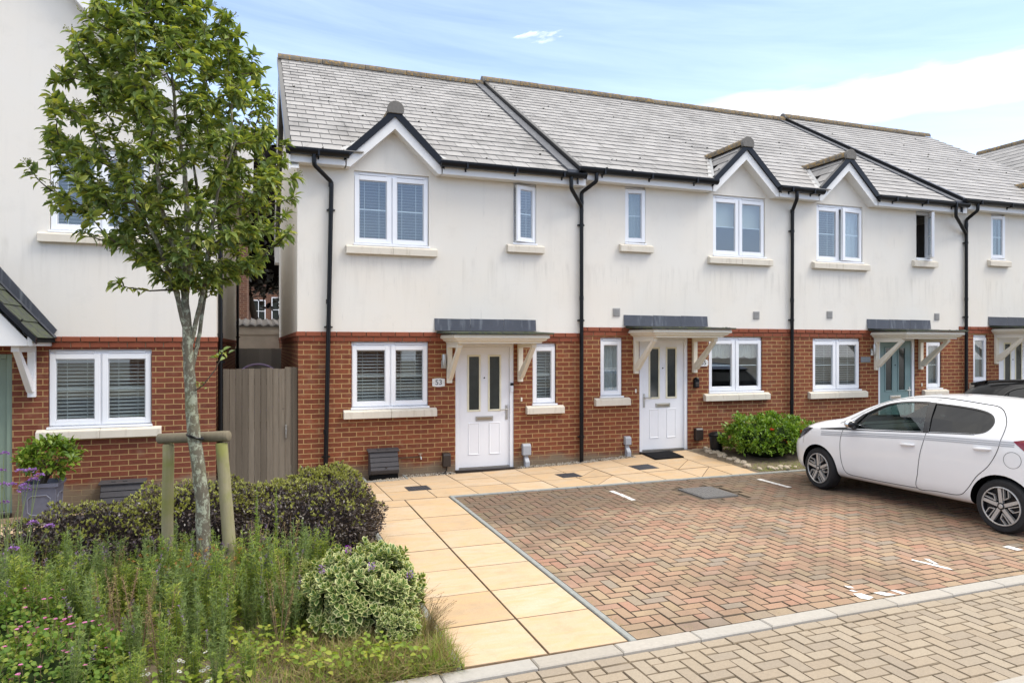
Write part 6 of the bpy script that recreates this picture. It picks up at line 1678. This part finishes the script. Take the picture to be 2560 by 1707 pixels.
# ---- clipped dark hedge shrubs with lime tips
def mound_points(n, c, r, squash=1.0, lo=-.15):
    D = rdir(n, lo, 1); k = 1 + .13 * np.sin(D[:, 0] * 9 + c[0] * 7) * np.cos(D[:, 1] * 8 + c[1] * 5) + .07 * np.sin(D[:, 2] * 13 + D[:, 0] * 6)
    sup = np.sign(D) * np.abs(D) ** .84
    return np.array(c) + sup * np.array(r) * k[:, None] * NR.uniform(.86, 1.03, n)[:, None], D
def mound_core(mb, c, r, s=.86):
    mb.ball(c, 1.0, 0, 18, 10, tuple(q * s for q in r))  # dark filler ball; its colour stands in for shade inside the foliage
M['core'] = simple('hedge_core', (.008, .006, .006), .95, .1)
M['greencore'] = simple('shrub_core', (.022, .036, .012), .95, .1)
def hedge(c, r, n, lime, label, seed):
    t = thing('hedge_shrub', label, 'shrub', (c[0], c[1], 0), 'clipped dark hedge shrubs')
    P, D = mound_points(n, c, r)
    keep = P[:, 2] > .01; P, D = P[keep], D[keep]
    L = Leaves(); k = len(P); dd = D + NR.normal(0, .7, (k, 3)); L.add(SMALL, P, dd, NR.uniform(.022, .042, k), 0, NR.uniform(.020, .034, k), NR.normal(0, 1, (k, 3)) + D)
    L.build('foliage', M['darkleaf'], t)
    L = Leaves(); m = int(n * lime); P, D = mound_points(m, c, r, lo=.05)
    f = .5 + .5 * np.sin(P[:, 0] * 5.3 + seed) * np.cos(P[:, 1] * 4.1 + seed * 2)
    w = (NR.uniform(0, 1, m) < (.15 + .85 * f) * np.clip(D[:, 2] * 1.7 - .25 + (P[:, 1] - c[1]) / r[1] * .5, 0.02, 1)); P, D = P[w], D[w]
    for q in range(4):
        k = len(P); dd = D * .9 + NR.normal(0, .6, (k, 3)) + np.array([0, 0, .4])
        L.add(SMALL, P * 1.0 + D * .016, dd, NR.uniform(.026, .042, k), 0, NR.uniform(.022, .032, k), NR.normal(0, 1, (k, 3)))
    L.build('lime_tip', M['limeleaf'], t)
    b = MB(); mound_core(b, (c[0], c[1], c[2]), r); b.build('dark_core', M['core'], t, smooth=True)
hedge((-1.42, 7.35, .14), (.75, .80, .34), 9500, .18, 'low dark purple hedge shrub in front of the grey planter', 1.0)
hedge((-.62, 7.75, .17), (.75, .84, .38), 9500, .32, 'lime-tipped dark hedge shrub directly behind the tree trunk', 2.2)
hedge((.08, 7.9, .14), (.62, .85, .33), 8000, .36, 'lime-tipped dark hedge shrub in front of the wooden gate', 3.4)
hedge((.42, 7.05, .15), (.62, .72, .36), 8500, .08, 'dark purple hedge shrub with the fewest lime tips, behind the variegated bush', 4.6)
hedge((.72, 7.55, .15), (.47, .75, .38), 7500, .12, 'dark hedge shrub overhanging the sandstone path', 5.1)
hedge((.76, 8.70, .13), (.44, .60, .37), 6000, .60, 'most lime-tipped hedge shrub, nearest the slatted grey meter box', 6.3)

# ---- variegated bushes
def hebe(c, r, nshoot, label, sc=1.0, flowers=()):
    t = thing('variegated_bush', label, 'shrub', (c[0], c[1], 0))
    L = Leaves(); P, D = mound_points(nshoot, c, r, lo=-.25)
    k_ = P[:, 2] > .02; P, D = P[k_], D[k_]
    T = np.array([[0, 0, 0], [-.26, .28, .05], [-.20, .30, .05], [0, .32, 0], [.20, .30, .05], [.26, .28, .05], [-.33, .62, .05], [-.22, .60, .03], [0, .62, -.02], [.22, .60, .03], [.33, .62, .05], [0, .86, -.06], [0, 1, -.10]])
    F = [(0, 3, 2), (0, 4, 3), (0, 2, 1), (0, 5, 4), (2, 3, 8, 7), (3, 4, 9, 8), (1, 2, 7, 6), (4, 5, 10, 9), (7, 8, 11), (8, 9, 11), (6, 7, 11, 12), (9, 10, 12, 11)]
    fm = [0, 0, 1, 1, 0, 0, 1, 1, 0, 0, 1, 1]
    for q in range(11):
        k = len(P); an = q * 2.4 + NR.uniform(-.3, .3, k); h = q / 10.
        ax = D * .7 + np.array([0, 0, .55]); ax /= np.linalg.norm(ax, axis=1, keepdims=True)
        b = np.cross(ax, [0.3, .2, 1.0]); b /= np.linalg.norm(b, axis=1, keepdims=True); c2 = np.cross(ax, b)
        dd = (b * np.cos(an)[:, None] + c2 * np.sin(an)[:, None]) * (1.05 - .55 * h) + ax * (.15 + .9 * h)
        s = NR.uniform(.050, .072, k) * sc * (1.0 - .35 * h)
        L.add((T, F), P - ax * .05 * sc * (1 - h), dd, s, 0, s * .95, ax, fm)
    L.build('foliage', [M['hebegreen'], M['hebecream']], t)
    b = MB(); mound_core(b, c, r, .80); b.build('dark_core', M['greencore'], t, smooth=True)
    for (p, vivid) in flowers:
        f = Leaves(); k = 46; z = NR.uniform(0, .055, k); a = NR.uniform(0, 6.3, k); q = np.stack([.012 * np.cos(a), .012 * np.sin(a), z], 1) + np.array(p)
        f.add(SMALL, q, np.stack([np.cos(a), np.sin(a), NR.uniform(0, .6, k)], 1), NR.uniform(.010, .020, k), 0, .012)
        f.build('flower_spike', M['vivid'] if vivid else M['verb'], t)
hebe((.69, 5.12, .19), (.41, .40, .33), 470, 'large cream and green variegated bush with purple flower spikes beside the path', 1.12,
     [((.581, 4.957, .56), 1), ((.40, 4.93, .45), 0), ((.718, 4.82, .47), 0), ((.47, 4.88, .34), 1), ((.98, 4.82, .38), 0), ((.66, 4.78, .16), 0)])
hebe((.86, 4.66, .12), (.13, .13, .13), 90, 'small leggy variegated bush near the kerb end of the bed', .75)

# ---- shrub at number 55, potted shrub
def leafy_shrub(name, c, r, n, size, matn, label, rosette=6, core=True, lo=-.3, group=None, parent=None):
    t = thing(name, label, 'shrub', (c[0], c[1], gz(c[0], c[1])), group)
    L = Leaves(); P, D = mound_points(n, c, r, lo=lo)
    k_ = P[:, 2] > gz(c[0], c[1]) + .01; P, D = P[k_], D[k_]
    for q in range(rosette):
        k = len(P); dd = D * .6 + NR.normal(0, .75, (k, 3)) + np.array([0, 0, .25]); s = NR.uniform(.7, 1.25, k) * size
        L.add(LEAF, P + NR.normal(0, size * .3, (k, 3)), dd, s, 0, s * .62)
    L.build('foliage', M[matn], t)
    if core:
        b = MB(); mound_core(b, c, r, .78); b.build('dark_core', M['greencore'], t, smooth=True)
    return t
s55 = leafy_shrub('flowering_shrub', (8.28, 10.02, .36), (.70, .58, .40), 900, .062, 'shrub', 'rounded bright green shrub with red flowers in front of the house numbered 55')
f = Leaves()
for (x, y, z) in ((8.20, 9.50, .42), (8.28, 9.48, .38), (7.60, 9.9, .36), (8.62, 9.55, .52), (8.0, 9.52, .60)):
    k = 14; f.add(ROUND, np.array([(x, y, z)] * k) + NR.normal(0, .010, (k, 3)), rdir(k, -.4, 1), NR.uniform(.018, .032, k))
f.build('flower', M['redfl'], s55)
leafy_shrub('low_shrub', (9.15, 10.3, .30), (.5, .5, .30), 420, .055, 'shrub', 'lower green shrub between the red-flowered shrub and the white car')
ps = leafy_shrub('potted_shrub', (-2.47, 10.22, .60), (.28, .27, .20), 110, .09, 'potleaf', 'bright green leafy shrub growing in the grey planter', 7, False, -.8)
b = MB()
for _ in range(12): 
    a = U(0, 6.3); b.tube([(-2.54 + U(-.04, .04), 10.25 + U(-.04, .04), .24), (-2.47 + .10 * math.cos(a), 10.22 + .10 * math.sin(a), .48), (-2.40 + .28 * math.cos(a), 10.2 + .26 * math.sin(a), .62 + U(-.1, .15))], [.009, .007, .004], 5)
b.build('stem', M['twig'], ps, smooth=True)
# dark tree far behind
dt = thing('copper_beech', 'dark leaved tree filling the gap between the two houses', 'tree', (.9, 33, -.4))
b = MB(); b.tube([(.0, 33, -.5), (.1, 33, 2), (-.6, 33, 5.0)], [.22, .18, .10], 10); b.tube([(.05, 33, 1.2), (.9, 33, 3.2), (1.6, 33, 5.5)], [.15, .12, .06], 8); b.build('trunk', M['twig'], dt, smooth=True)
b = MB(); mound_core(b, (.9, 33, 7.7), (3.8, 3.4, 4.0), .78); b.build('dark_core', M['core'], dt, smooth=True)
L = Leaves(); P, D = mound_points(6500, (.9, 33, 7.6), (3.8, 3.4, 4.1), lo=-1); P = P - D * NR.uniform(0, 1.6, len(P))[:, None]
L.add(LEAF, P, rdir(len(P)), NR.uniform(.22, .42, len(P)), 0, NR.uniform(.16, .3, len(P))); L.build('crown', M['beech'], dt)

# ---- wild planting
def toadflax(h, n, dry, flower):
    """clump of upright stems clothed in narrow whorled leaves"""
    L = Leaves(); st = MB(); fl = Leaves()
    for _ in range(n):
        a = U(0, 6.3); lean = U(.0, .22); hh = h * U(.65, 1.05); r0 = U(0, .05)
        P = [Vector((r0 * math.cos(a) + lean * hh * f * f * math.cos(a), r0 * math.sin(a) + lean * hh * f * f * math.sin(a), hh * f)) for f in (0, .25, .5, .75, 1)]
        st.tube(P, [.0032, .003, .0026, .002, .0012], 4, caps=False)
        m = int(hh * 190); f = NR.uniform(.08, .93, m) ** .9
        q = np.array([P[min(int(v * 4), 3)].lerp(P[min(int(v * 4), 3) + 1], v * 4 - min(int(v * 4), 3))[:] for v in f]); b = NR.uniform(0, 6.3, m)
        L.add(NEEDLE, q, np.stack([np.cos(b), np.sin(b), NR.uniform(.1, .9, m)], 1), NR.uniform(.028, .055, m) * (1.15 - .5 * f), 0, NR.uniform(.034, .055, m))
        if U(0, 1) < flower:
            k = 34; v = NR.uniform(.80, 1.0, k); q = np.array([P[3].lerp(P[4], max(0, (u - .75) * 4))[:] for u in v]); b = NR.uniform(0, 6.3, k)
            fl.add(SMALL, q, np.stack([np.cos(b), np.sin(b), NR.uniform(-.2, .9, k)], 1), NR.uniform(.009, .019, k), 0, .011)
    return L, st, fl
def proto(name, label, cat, group, parts):
    t = thing(name, label, cat, (0, 0, 0), group)
    for nm, obj, mats in parts:
        if isinstance(obj, MB):
            if obj.v: obj.build(nm, mats, t)
        elif obj.n: obj.build(nm, mats, t)
    return t
def zone_place(plist, spots, labels):
    used = set()
    for (i, x, y, s) in spots:
        p = plist[i]
        if i not in used: used.add(i); p.location = (x, y, .01); p.rotation_euler = (0, 0, U(0, 6.3)); p.scale = (s, s, s)
        else: dup(p, (x, y, .01), U(0, 6.3), s)
tg = 'toadflax plants in the flower bed'
tl_ = 'fine-leaved upright toadflax plant in the wild part of the flower bed'
TP = []
for (h, n, fw, mt_, lb) in ((.52, 10, .08, 'grassgreen', tl_), (.48, 12, .10, 'bluegreen', tl_), (.56, 9, .2, 'bluegreen', tl_), (.40, 13, .0, 'grassgreen', tl_), (.50, 10, .05, 'weed', tl_)):
    L, st, fl = toadflax(h, n, False, fw)
    TP.append(proto('toadflax_plant', lb, 'plant', tg, [('foliage', L, M[mt_]), ('stem', st, M['stem']), ('flower_spike', fl, M['purple'])]))
spots = []
tries = 0
while len(spots) < 150 and tries < 6000:
    tries += 1
    x, y = U(-2.55, .62), U(4.25, 6.75)
    if x < -1.05 and y < 5.35 and (x + 1.4) ** 2 + (y - 5.2) ** 2 < .33: continue
    if x > .05 and y < 4.85: continue
    if (x - .70) ** 2 + (y - 5.12) ** 2 < .25: continue
    if y > 6.35 and x > .1: continue
    if -.35 < x < .05 and y < 4.7 and U(0, 1) < .6: continue
    if any((x - s[1]) ** 2 + (y - s[2]) ** 2 < .011 for s in spots): continue
    spots.append((RND.randrange(5), x, y, U(.80, 1.2) * (.85 if y > 6.0 else (.75 if y < 4.7 else 1.0))))
zone_place(TP, spots, None)
# brown dry spikes among the green
DP = []
for v in range(2):
    st = MB(); L = Leaves()
    for _ in range(5):
        a = U(0, 6.3); h = U(.34, .58); e = Vector((.09 * math.cos(a), .09 * math.sin(a), h)); st.tube([(0, 0, 0), e * .5 + Vector((0, 0, .03)), e], [.003, .0024, .0012], 4, caps=False)
        k = 60; f = NR.uniform(.5, 1.0, k); b = NR.uniform(0, 6.3, k); L.add(SMALL, np.array([(e * u)[:] for u in f]), np.stack([np.cos(b), np.sin(b), NR.uniform(-.2, .9, k)], 1), NR.uniform(.012, .026, k), 0, .007)
    DP.append(proto('dry_spike_plant', 'brown gone-over flower spikes standing among the green toadflax', 'plant', 'dry brown spikes in the flower bed', [('stem', st, M['drystem']), ('seed_head', L, M['straw'])]))
zone_place(DP, [(i % 2, *q, U(.8, 1.15)) for i, q in enumerate(((-.82, 5.0), (-.70, 4.9), (-.95, 5.25), (-1.3, 6.0), (-1.05, 6.1), (.12, 4.72), (.20, 5.0), (-.2, 5.2), (-.55, 4.6), (.25, 5.9), (-1.6, 6.35)))], None)
# two tall spires in front of the dark hedge
for (x, y, h) in ((-.02, 6.15, .86), (.13, 6.12, .84)):
    L, st, fl = toadflax(.5, 1, False, 0); st = MB(); L = Leaves()
    st.tube([(0, 0, 0), (.01, 0, h * .5), (.0, 0, h)], [.004, .0035, .0015], 5, caps=False)
    m = 330; f = NR.uniform(.05, .97, m); b = NR.uniform(0, 6.3, m)
    L.add(NEEDLE, np.stack([0 * f, 0 * f, f * h], 1), np.stack([np.cos(b), np.sin(b), NR.uniform(.3, 1.4, m)], 1), NR.uniform(.05, .09, m) * (1.1 - f), 0, .05)
    t = proto('tall_spire', 'taller bare-tipped green flower spire before the dark hedge' if h > .85 else 'green flower spire with brown seed tips right of the taller spire', 'plant', 'tall spires before the hedge', [('foliage', L, M['grassgreen']), ('stem', st, M['stem'])]); t.location = (x, y, 0)
# verbena at the left edge
vb_ = thing('verbena', 'tall wiry verbena with mauve flower heads in front of the sage green door', 'plant', (-1.75, 6.36, 0))
st = MB(); fl = Leaves(); heads = [(-1.843, 6.40, 1.162), (-1.863, 6.406, 1.03), (-1.727, 6.358, 1.03), (-1.646, 6.33, 1.03), (-1.589, 6.308, .994), (-1.626, 6.32, .963), (-1.692, 6.345, .917), (-1.698, 6.347, .883), (-1.848, 6.40, .926), (-1.785, 6.378, .923), (-1.837, 6.397, .785), (-1.60, 6.2, .66), (-1.50, 6.22, .62), (-1.70, 6.1, .50), (-1.86, 6.1, .62)]
roots = [(-1.86, 6.3, 0), (-1.74, 6.28, 0), (-1.66, 6.25, 0)]
for i, h in enumerate(heads):
    r = roots[i % 3]; m = Vector(r).lerp(Vector(h), .55) + Vector((U(-.04, .04), 0, .03)); st.tube([r, m, h], [.0045, .0032, .002], 5)
    k = 40; D = rdir(k, .0, 1); rr = .028 if i not in (3, 7) else .038
    fl.add(ROUND, np.array(h) + D * np.array([rr, rr, rr * .45]), D + NR.normal(0, .3, (k, 3)), NR.uniform(.010, .017, k))
st.build('stem', M['stem'], vb_); fl.build('flower_head', M['verb'], vb_)
# geraniums
def geranium(x, y, r, label, seed):
    t = thing('geranium', label, 'plant', (x, y, 0), 'pink geraniums in the flower bed')
    L = Leaves(); P, D = mound_points(2400, (x, y, .08), (r, r, .27), lo=.0); k = len(P)
    P[:, 2] *= NR.uniform(.75, 1.05, k); s = NR.uniform(.016, .034, k)
    L.add(ROUND, P, D * .5 + NR.normal(0, .6, (k, 3)) + np.array([0, 0, .3]), s, 0, s, D + np.array([0, 0, 1.0])); L.build('foliage', M['geran'], t)
    f = Leaves(); st = MB(); P, D = mound_points(46, (x, y, .08), (r, r, .31), lo=.25)
    for p in P:
        k = 5; b = np.arange(5) * 1.2566 + U(0, 1)
        f.add(ROUND, np.array([p] * k), np.stack([np.cos(b), np.sin(b), np.full(k, .35)], 1), .0145, 0, .014)
        st.tube([(p[0] * .9 + x * .1, p[1] * .9 + y * .1, p[2] - .10), tuple(p)], .0014, 3, caps=False)
    for p in mound_points(120, (x, y, .08), (r, r, .32), lo=.2)[0]: st.tube([(p[0] + U(-.03, .03), p[1], p[2] - .09), tuple(p)], .0013, 3, caps=False)
    f.build('flower', M['pink'], t); st.build('stem', M['drystem'], t)
    b = MB(); mound_core(b, (x, y, .04), (r, r, .26), .82); b.build('dark_core', M['greencore'], t, smooth=True)
geranium(-1.52, 5.45, .36, 'pink geranium mound farther from the kerb, below the verbena', 1)
geranium(-1.12, 4.72, .40, 'pink geranium mound nearest the kerb', 2)
# daisies
da_ = thing('daisy_clump', 'small clump of white daisies near the kerb', 'plant', (-.42, 4.42, 0))
f = Leaves(); st = MB(); ce = MB()
for (px_, py_) in [(U(-.62, -.20), U(4.25, 4.72)) for _ in range(17)]:
    h = U(.08, .17); k = 12; b = np.arange(k) * 2 * PI / k; p = (px_, py_, h); tx, ty = U(-.3, .3), -U(0, .5)
    f.add(NEEDLE, np.array([p] * k), np.stack([np.cos(b), np.sin(b), -tx * np.cos(b) - ty * np.sin(b) + .05], 1), .016, 0, .05); ce.ball((px_, py_, h + .002), .0055, 0, 6, 4, (1, 1, .6)); st.tube([(px_, py_, 0), p], .001, 3, caps=False)
f.build('petals', M['daisy'], da_); st.build('stem', M['stem'], da_); ce.build('flower_centre', M['limeleaf'], da_)
# rusty seed heads round the stake
sd = proto('seedhead_plant', 'yellowing plant with rusty seed heads at the foot of the tree stakes', 'plant', 'seed-head plants round the tree stakes', [])
sdl = []
for v in range(3):
    L = Leaves(); st = MB(); hd = Leaves()
    for _ in range(9):
        a = U(0, 6.3); e = Vector((.14 * math.cos(a) * U(.2, 1), .14 * math.sin(a) * U(.2, 1), U(.28, .50))); m = Vector((e.x * .4, e.y * .4, e.z * .6)); st.tube([(0, 0, 0), m, e], [.003, .0025, .0015], 4)
        k = 14; hd.add(SMALL, np.array([e[:]] * k) + NR.normal(0, .004, (k, 3)), rdir(k, -.2, 1), NR.uniform(.010, .018, k), 0, .010)
        k = 8; w = NR.uniform(.1, .8, k); L.add(LEAF, np.array([Vector((0, 0, 0)).lerp(e, u)[:] for u in w]), rdir(k, -.1, .8), NR.uniform(.04, .08, k), 0, NR.uniform(.012, .02, k))
    if v == 0:
        p = sd; L.build('foliage', M['weed'], p); st.build('stem', M['stem'], p); hd.build('seed_head', M['orange'], p)
    else: p = proto('seedhead_plant', sd['label'], 'plant', sd['group'], [('foliage', L, M['weed']), ('stem', st, M['stem']), ('seed_head', hd, M['orange'])])
    sdl.append(p)
zone_place(sdl, [(i % 3, *q, U(.8, 1.1)) for i, q in enumerate(((-.55, 5.75), (-.40, 5.9), (-.28, 5.85), (-.15, 5.75), (-.50, 5.5), (-.72, 5.8), (-.05, 5.95), (-.36, 5.65), (.05, 5.7), (-.85, 6.0), (-.62, 6.15)))], None)
# dry brush before the hedge
db = thing('dead_plant', 'dead brown twiggy plant in front of the dark hedge right of the stake', 'plant', (.0, 6.25, 0)); st = MB()
for _ in range(60):
    a = U(0, 6.3); e = Vector((-.02 + .34 * math.cos(a) * U(.1, 1), 6.3 + .14 * math.sin(a), U(.2, .52))); st.tube([(-.05 + U(-.05, .05), 6.25, 0), (e.x * .5 - .02, 6.28, e.z * .6), e], [.003, .0022, .001], 4, caps=False)
st.build('stem', M['drystem'], db)
# grassy clumps with seed heads leaning over the path
def grass_tuft(x, y, label, n=70):
    t = thing('grass_tuft', label, 'grass', (x, y, 0), 'seeding grass tufts at the path edge'); st = MB(); L = Leaves()
    for _ in range(n):
        a = U(-1.3, 1.3); h = U(.12, .30); l = U(.03, .22); e = Vector((x + l * math.cos(a), y + l * math.sin(a) * .8, h)); m = Vector((x + l * .35 * math.cos(a), y + l * .35 * math.sin(a), h * .7)); st.tube([(x + U(-.04, .04), y + U(-.08, .08), 0), m, e], [.0016, .0013, .0008], 3, caps=False)
        k = 6; L.add(SMALL, np.array([m.lerp(e, .6 + .4 * u)[:] for u in NR.uniform(0, 1, k)]), np.tile(np.array((e - m)[:]), (k, 1)) + NR.normal(0, .04, (k, 3)), NR.uniform(.008, .016, k), 0, .005)
    st.build('stem', M['straw'], t); L.build('seed_head', M['drystem'], t)
grass_tuft(1.06, 4.62, 'brown seeding grass leaning over the path near the small bush')
grass_tuft(1.08, 5.05, 'brown seeding grass at the path edge right of the large variegated bush', 30)
# ground cover of grass, straw and weeds that nobody could count
def in_bed(n, x0, x1, y0, y1):
    return np.stack([NR.uniform(x0, x1, n), NR.uniform(y0, y1, n), NR.uniform(0, .02, n)], 1)
L = Leaves()
P = in_bed(20000, -2.7, 1.12, 4.17, 6.9); k = len(P)
dens = np.clip(.5 + .9 * (P[:, 0] + .1), .45, 1); P = P[NR.uniform(0, 1, k) < dens]; k = len(P)
d = rdir(k, .35, 1); L.add(BLADE, P, d, NR.uniform(.06, .19, k), 0, NR.uniform(.035, .07, k))
P = in_bed(2600, .45, 1.19, 4.16, 4.75); k = len(P); L.add(BLADE, P, rdir(k, .2, 1), NR.uniform(.05, .15, k), 0, NR.uniform(.03, .06, k))
o = L.build('grass', M['grassgreen']); setp(o, kind='stuff')
L = Leaves(); P = np.concatenate([in_bed(7500, -1.6, 1.12, 4.16, 6.5), in_bed(6500, -.05, 1.14, 4.16, 4.95)]); P = P[NR.uniform(0, 1, len(P)) < np.clip(.25 + .8 * (P[:, 0] + .15), .12, 1)]; k = len(P)
L.add(BLADE, P, rdir(k, .05, .9), NR.uniform(.08, .24, k), 0, NR.uniform(.022, .045, k)); setp(L.build('dry_grass', M['straw']), kind='stuff')
L = Leaves(); P = in_bed(15000, -2.6, 1.0, 4.2, 6.8); f = np.sin(P[:, 0] * 6.1 + 1) * np.cos(P[:, 1] * 5.3) + .5 * np.sin(P[:, 0] * 13 + P[:, 1] * 11); P = P[f > -.15]; k = len(P)
P[:, 2] = NR.uniform(.01, .17, k); s = NR.uniform(.022, .05, k); L.add(LEAF, P, rdir(k, -.2, .7), s, 0, s * .8); setp(L.build('ground_cover', M['weed']), kind='stuff')
L = Leaves(); P = np.stack([NR.uniform(7.4, 8.9, 2600), NR.uniform(9.05, 9.6, 2600), np.full(2600, .02)], 1); k = len(P); L.add(BLADE, P, rdir(k, .1, 1), NR.uniform(.03, .10, k), 0, .03)
setp(L.build('verge_grass', M['grassgreen']), kind='stuff')

L = Leaves(); st_ = []
for _ in range(420):
    q = RND.random()
    if q < .35: st_.append((2.43 + U(0, .03), U(4.3, 8.9), .0))
    elif q < .6: st_.append((U(2.4, 8), 4.16 + .0168 * U(2.4, 8) + U(.0, .05), .0))
    elif q < .75: st_.append((1.19 + U(-.02, .02), U(4.3, 8.9), .0))
    elif q < .85: st_.append((U(2.4, 9), 8.945 + U(-.02, .02), .0))
    else: st_.append((2.41 + .102 * RND.randrange(60), 4.36 + .102 * RND.randrange(42), .0))
P = np.array(st_); k = len(P)
for _ in range(3): L.add(BLADE, P + NR.normal(0, .006, (k, 3)) * [1, 1, 0], rdir(k, .05, .9), NR.uniform(.008, .026, k), 0, NR.uniform(.006, .012, k))
setp(L.build('joint_weeds', M['grassgreen']), kind='stuff')
# ------------------------------------------------------------------ cars in their bays
car_at('white', 'small white five-door hatchback with grey side stripes and alloy wheels in the brick bay', (8.205, 5.30, .004), rad(2.05), 'carwhite')
car_at('black', 'black car with a rear spoiler parked behind the white hatchback', (10.85, 7.35, .01), rad(180.8), 'carblack', True)

# ------------------------------------------------------------------ camera
cam = bpy.data.cameras.new('camera'); co = bpy.data.objects.new('camera', cam); COL.objects.link(co)
co.location = (0, 0, 2.0); co.rotation_euler = (rad(90), 0, rad(-19.75))
cam.sensor_width = 36; cam.lens = 36 * 1760 / 2560; cam.shift_y = 8.5 / 2560; cam.clip_end = 800; cam.clip_start = .05
SC.camera = co

# ------------------------------------------------------------------ light
SUN_EL, SUN_AZ = 52, 118                # azimuth clockwise from +Y (towards the houses)
sd_ = Vector((math.sin(rad(SUN_AZ)) * math.cos(rad(SUN_EL)), math.cos(rad(SUN_AZ)) * math.cos(rad(SUN_EL)), math.sin(rad(SUN_EL))))
sl = bpy.data.lights.new('sun', 'SUN'); sl.energy = 1.4; sl.angle = rad(24); sl.color = (1, .955, .89)
so = bpy.data.objects.new('sun', sl); COL.objects.link(so); so.rotation_euler = (-sd_).to_track_quat('-Z', 'Y').to_euler()
w = bpy.data.worlds.new('World'); SC.world = w; w.use_nodes = True; nt = w.node_tree; nt.nodes.clear()
sky = nt.nodes.new('ShaderNodeTexSky'); sky.sky_type = 'NISHITA'; sky.sun_disc = False
sky.sun_elevation = rad(SUN_EL); sky.sun_rotation = rad(SUN_AZ); sky.air_density = 1.0; sky.dust_density = .6; sky.ozone_density = 1.5
d = nt.nodes.new('ShaderNodeTexCoord').outputs['Generated']
sx = N(nt, 'SeparateXYZ', {0: d}); el = math_(nt, 'ARCSINE', sx.outputs[2]); az = math_(nt, 'ARCTAN2', sx.outputs[0], sx.outputs[1])
def lin(a, s, o): return math_(nt, 'MULTIPLY_ADD', a, s, o)
v = N(nt, 'CombineXYZ', {0: lin(az, 2.2, 0.0), 1: lin(el, 10.5, 0.0), 2: lin(az, .4, 3.1)}).outputs[0]
n1 = N(nt, 'TexNoise', {'Vector': v, 'Scale': 1.25, 'Detail': 9, 'Roughness': .56, 'Distortion': .5}).outputs['Fac']
def gauss(a, c, wd):
    t = math_(nt, 'DIVIDE', math_(nt, 'SUBTRACT', a, c), wd); return math_(nt, 'EXPONENT', math_(nt, 'MULTIPLY', math_(nt, 'MULTIPLY', t, t), -1.0))
big = math_(nt, 'MULTIPLY', gauss(el, .306, .034), ramp(nt, lin(az, 1, 0), [(.50, 0), (.66, 1)]))
sm = math_(nt, 'MULTIPLY', gauss(el, .416, .016), gauss(az, .37, .065))
low = ramp(nt, el, [(.0, .5), (.24, .22), (.42, .0)])
n3 = ramp(nt, N(nt, 'TexNoise', {'Vector': N(nt, 'CombineXYZ', {0: lin(az, 16, 0), 1: lin(el, 60, lin(az, -9, 0)), 2: 1.7}).outputs[0], 'Scale': 1.0, 'Detail': 6, 'Roughness': .6}).outputs['Fac'], [(.34, 0), (.75, 1)])
cov = math_(nt, 'ADD', math_(nt, 'MULTIPLY', n1, .62), math_(nt, 'ADD', math_(nt, 'MULTIPLY', big, .33), math_(nt, 'MULTIPLY', math_(nt, 'MULTIPLY', sm, n3), .5)))
fac = ramp(nt, cov, [(.47, 0), (.60, .45), (.84, 1)])
v2 = N(nt, 'CombineXYZ', {0: lin(az, 1.1, 3.0), 1: lin(el, 14.0, lin(az, 2.0, 0.0)), 2: 7.3}).outputs[0]
n2 = N(nt, 'TexNoise', {'Vector': v2, 'Scale': 1.6, 'Detail': 8, 'Roughness': .6, 'Distortion': .4}).outputs['Fac']
veil = ramp(nt, n2, [(.34, .08), (.80, .60)])
skyc = mix(nt, .05, mix(nt, 1.0, sky.outputs[0], (1.36, 1.33, 1.50), 'MULTIPLY'), (8.2, 9.2, 10.2))
c = mix(nt, math_(nt, 'ADD', math_(nt, 'MULTIPLY', low, .7), math_(nt, 'MULTIPLY', veil, .55), None, True), skyc, (7.2, 8.5, 10.5))
high = math_(nt, 'MULTIPLY', ramp(nt, el, [(.47, 0), (.66, 1)]), ramp(nt, n1, [(.30, .72), (.6, .95)]))     # bright cloud added above the view to whiten and soften the light
fac = math_(nt, 'MAXIMUM', fac, high)
c = mix(nt, fac, c, (11.4, 11.0, 10.4))
bg = N(nt, 'Background', {'Color': c, 'Strength': .1}); wo = nt.nodes.new('ShaderNodeOutputWorld'); nt.links.new(bg.outputs[0], wo.inputs[0])
vs_ = SC.view_settings; vs_.view_transform = 'Standard'; vs_.look = 'None'; vs_.gamma = 1; vs_.exposure = .98; vs_.use_curve_mapping = False
SC.cycles.max_bounces = 7; SC.cycles.transparent_max_bounces = 12; SC.cycles.caustics_reflective = False; SC.cycles.caustics_refractive = False
SC.cycles.use_denoising = True
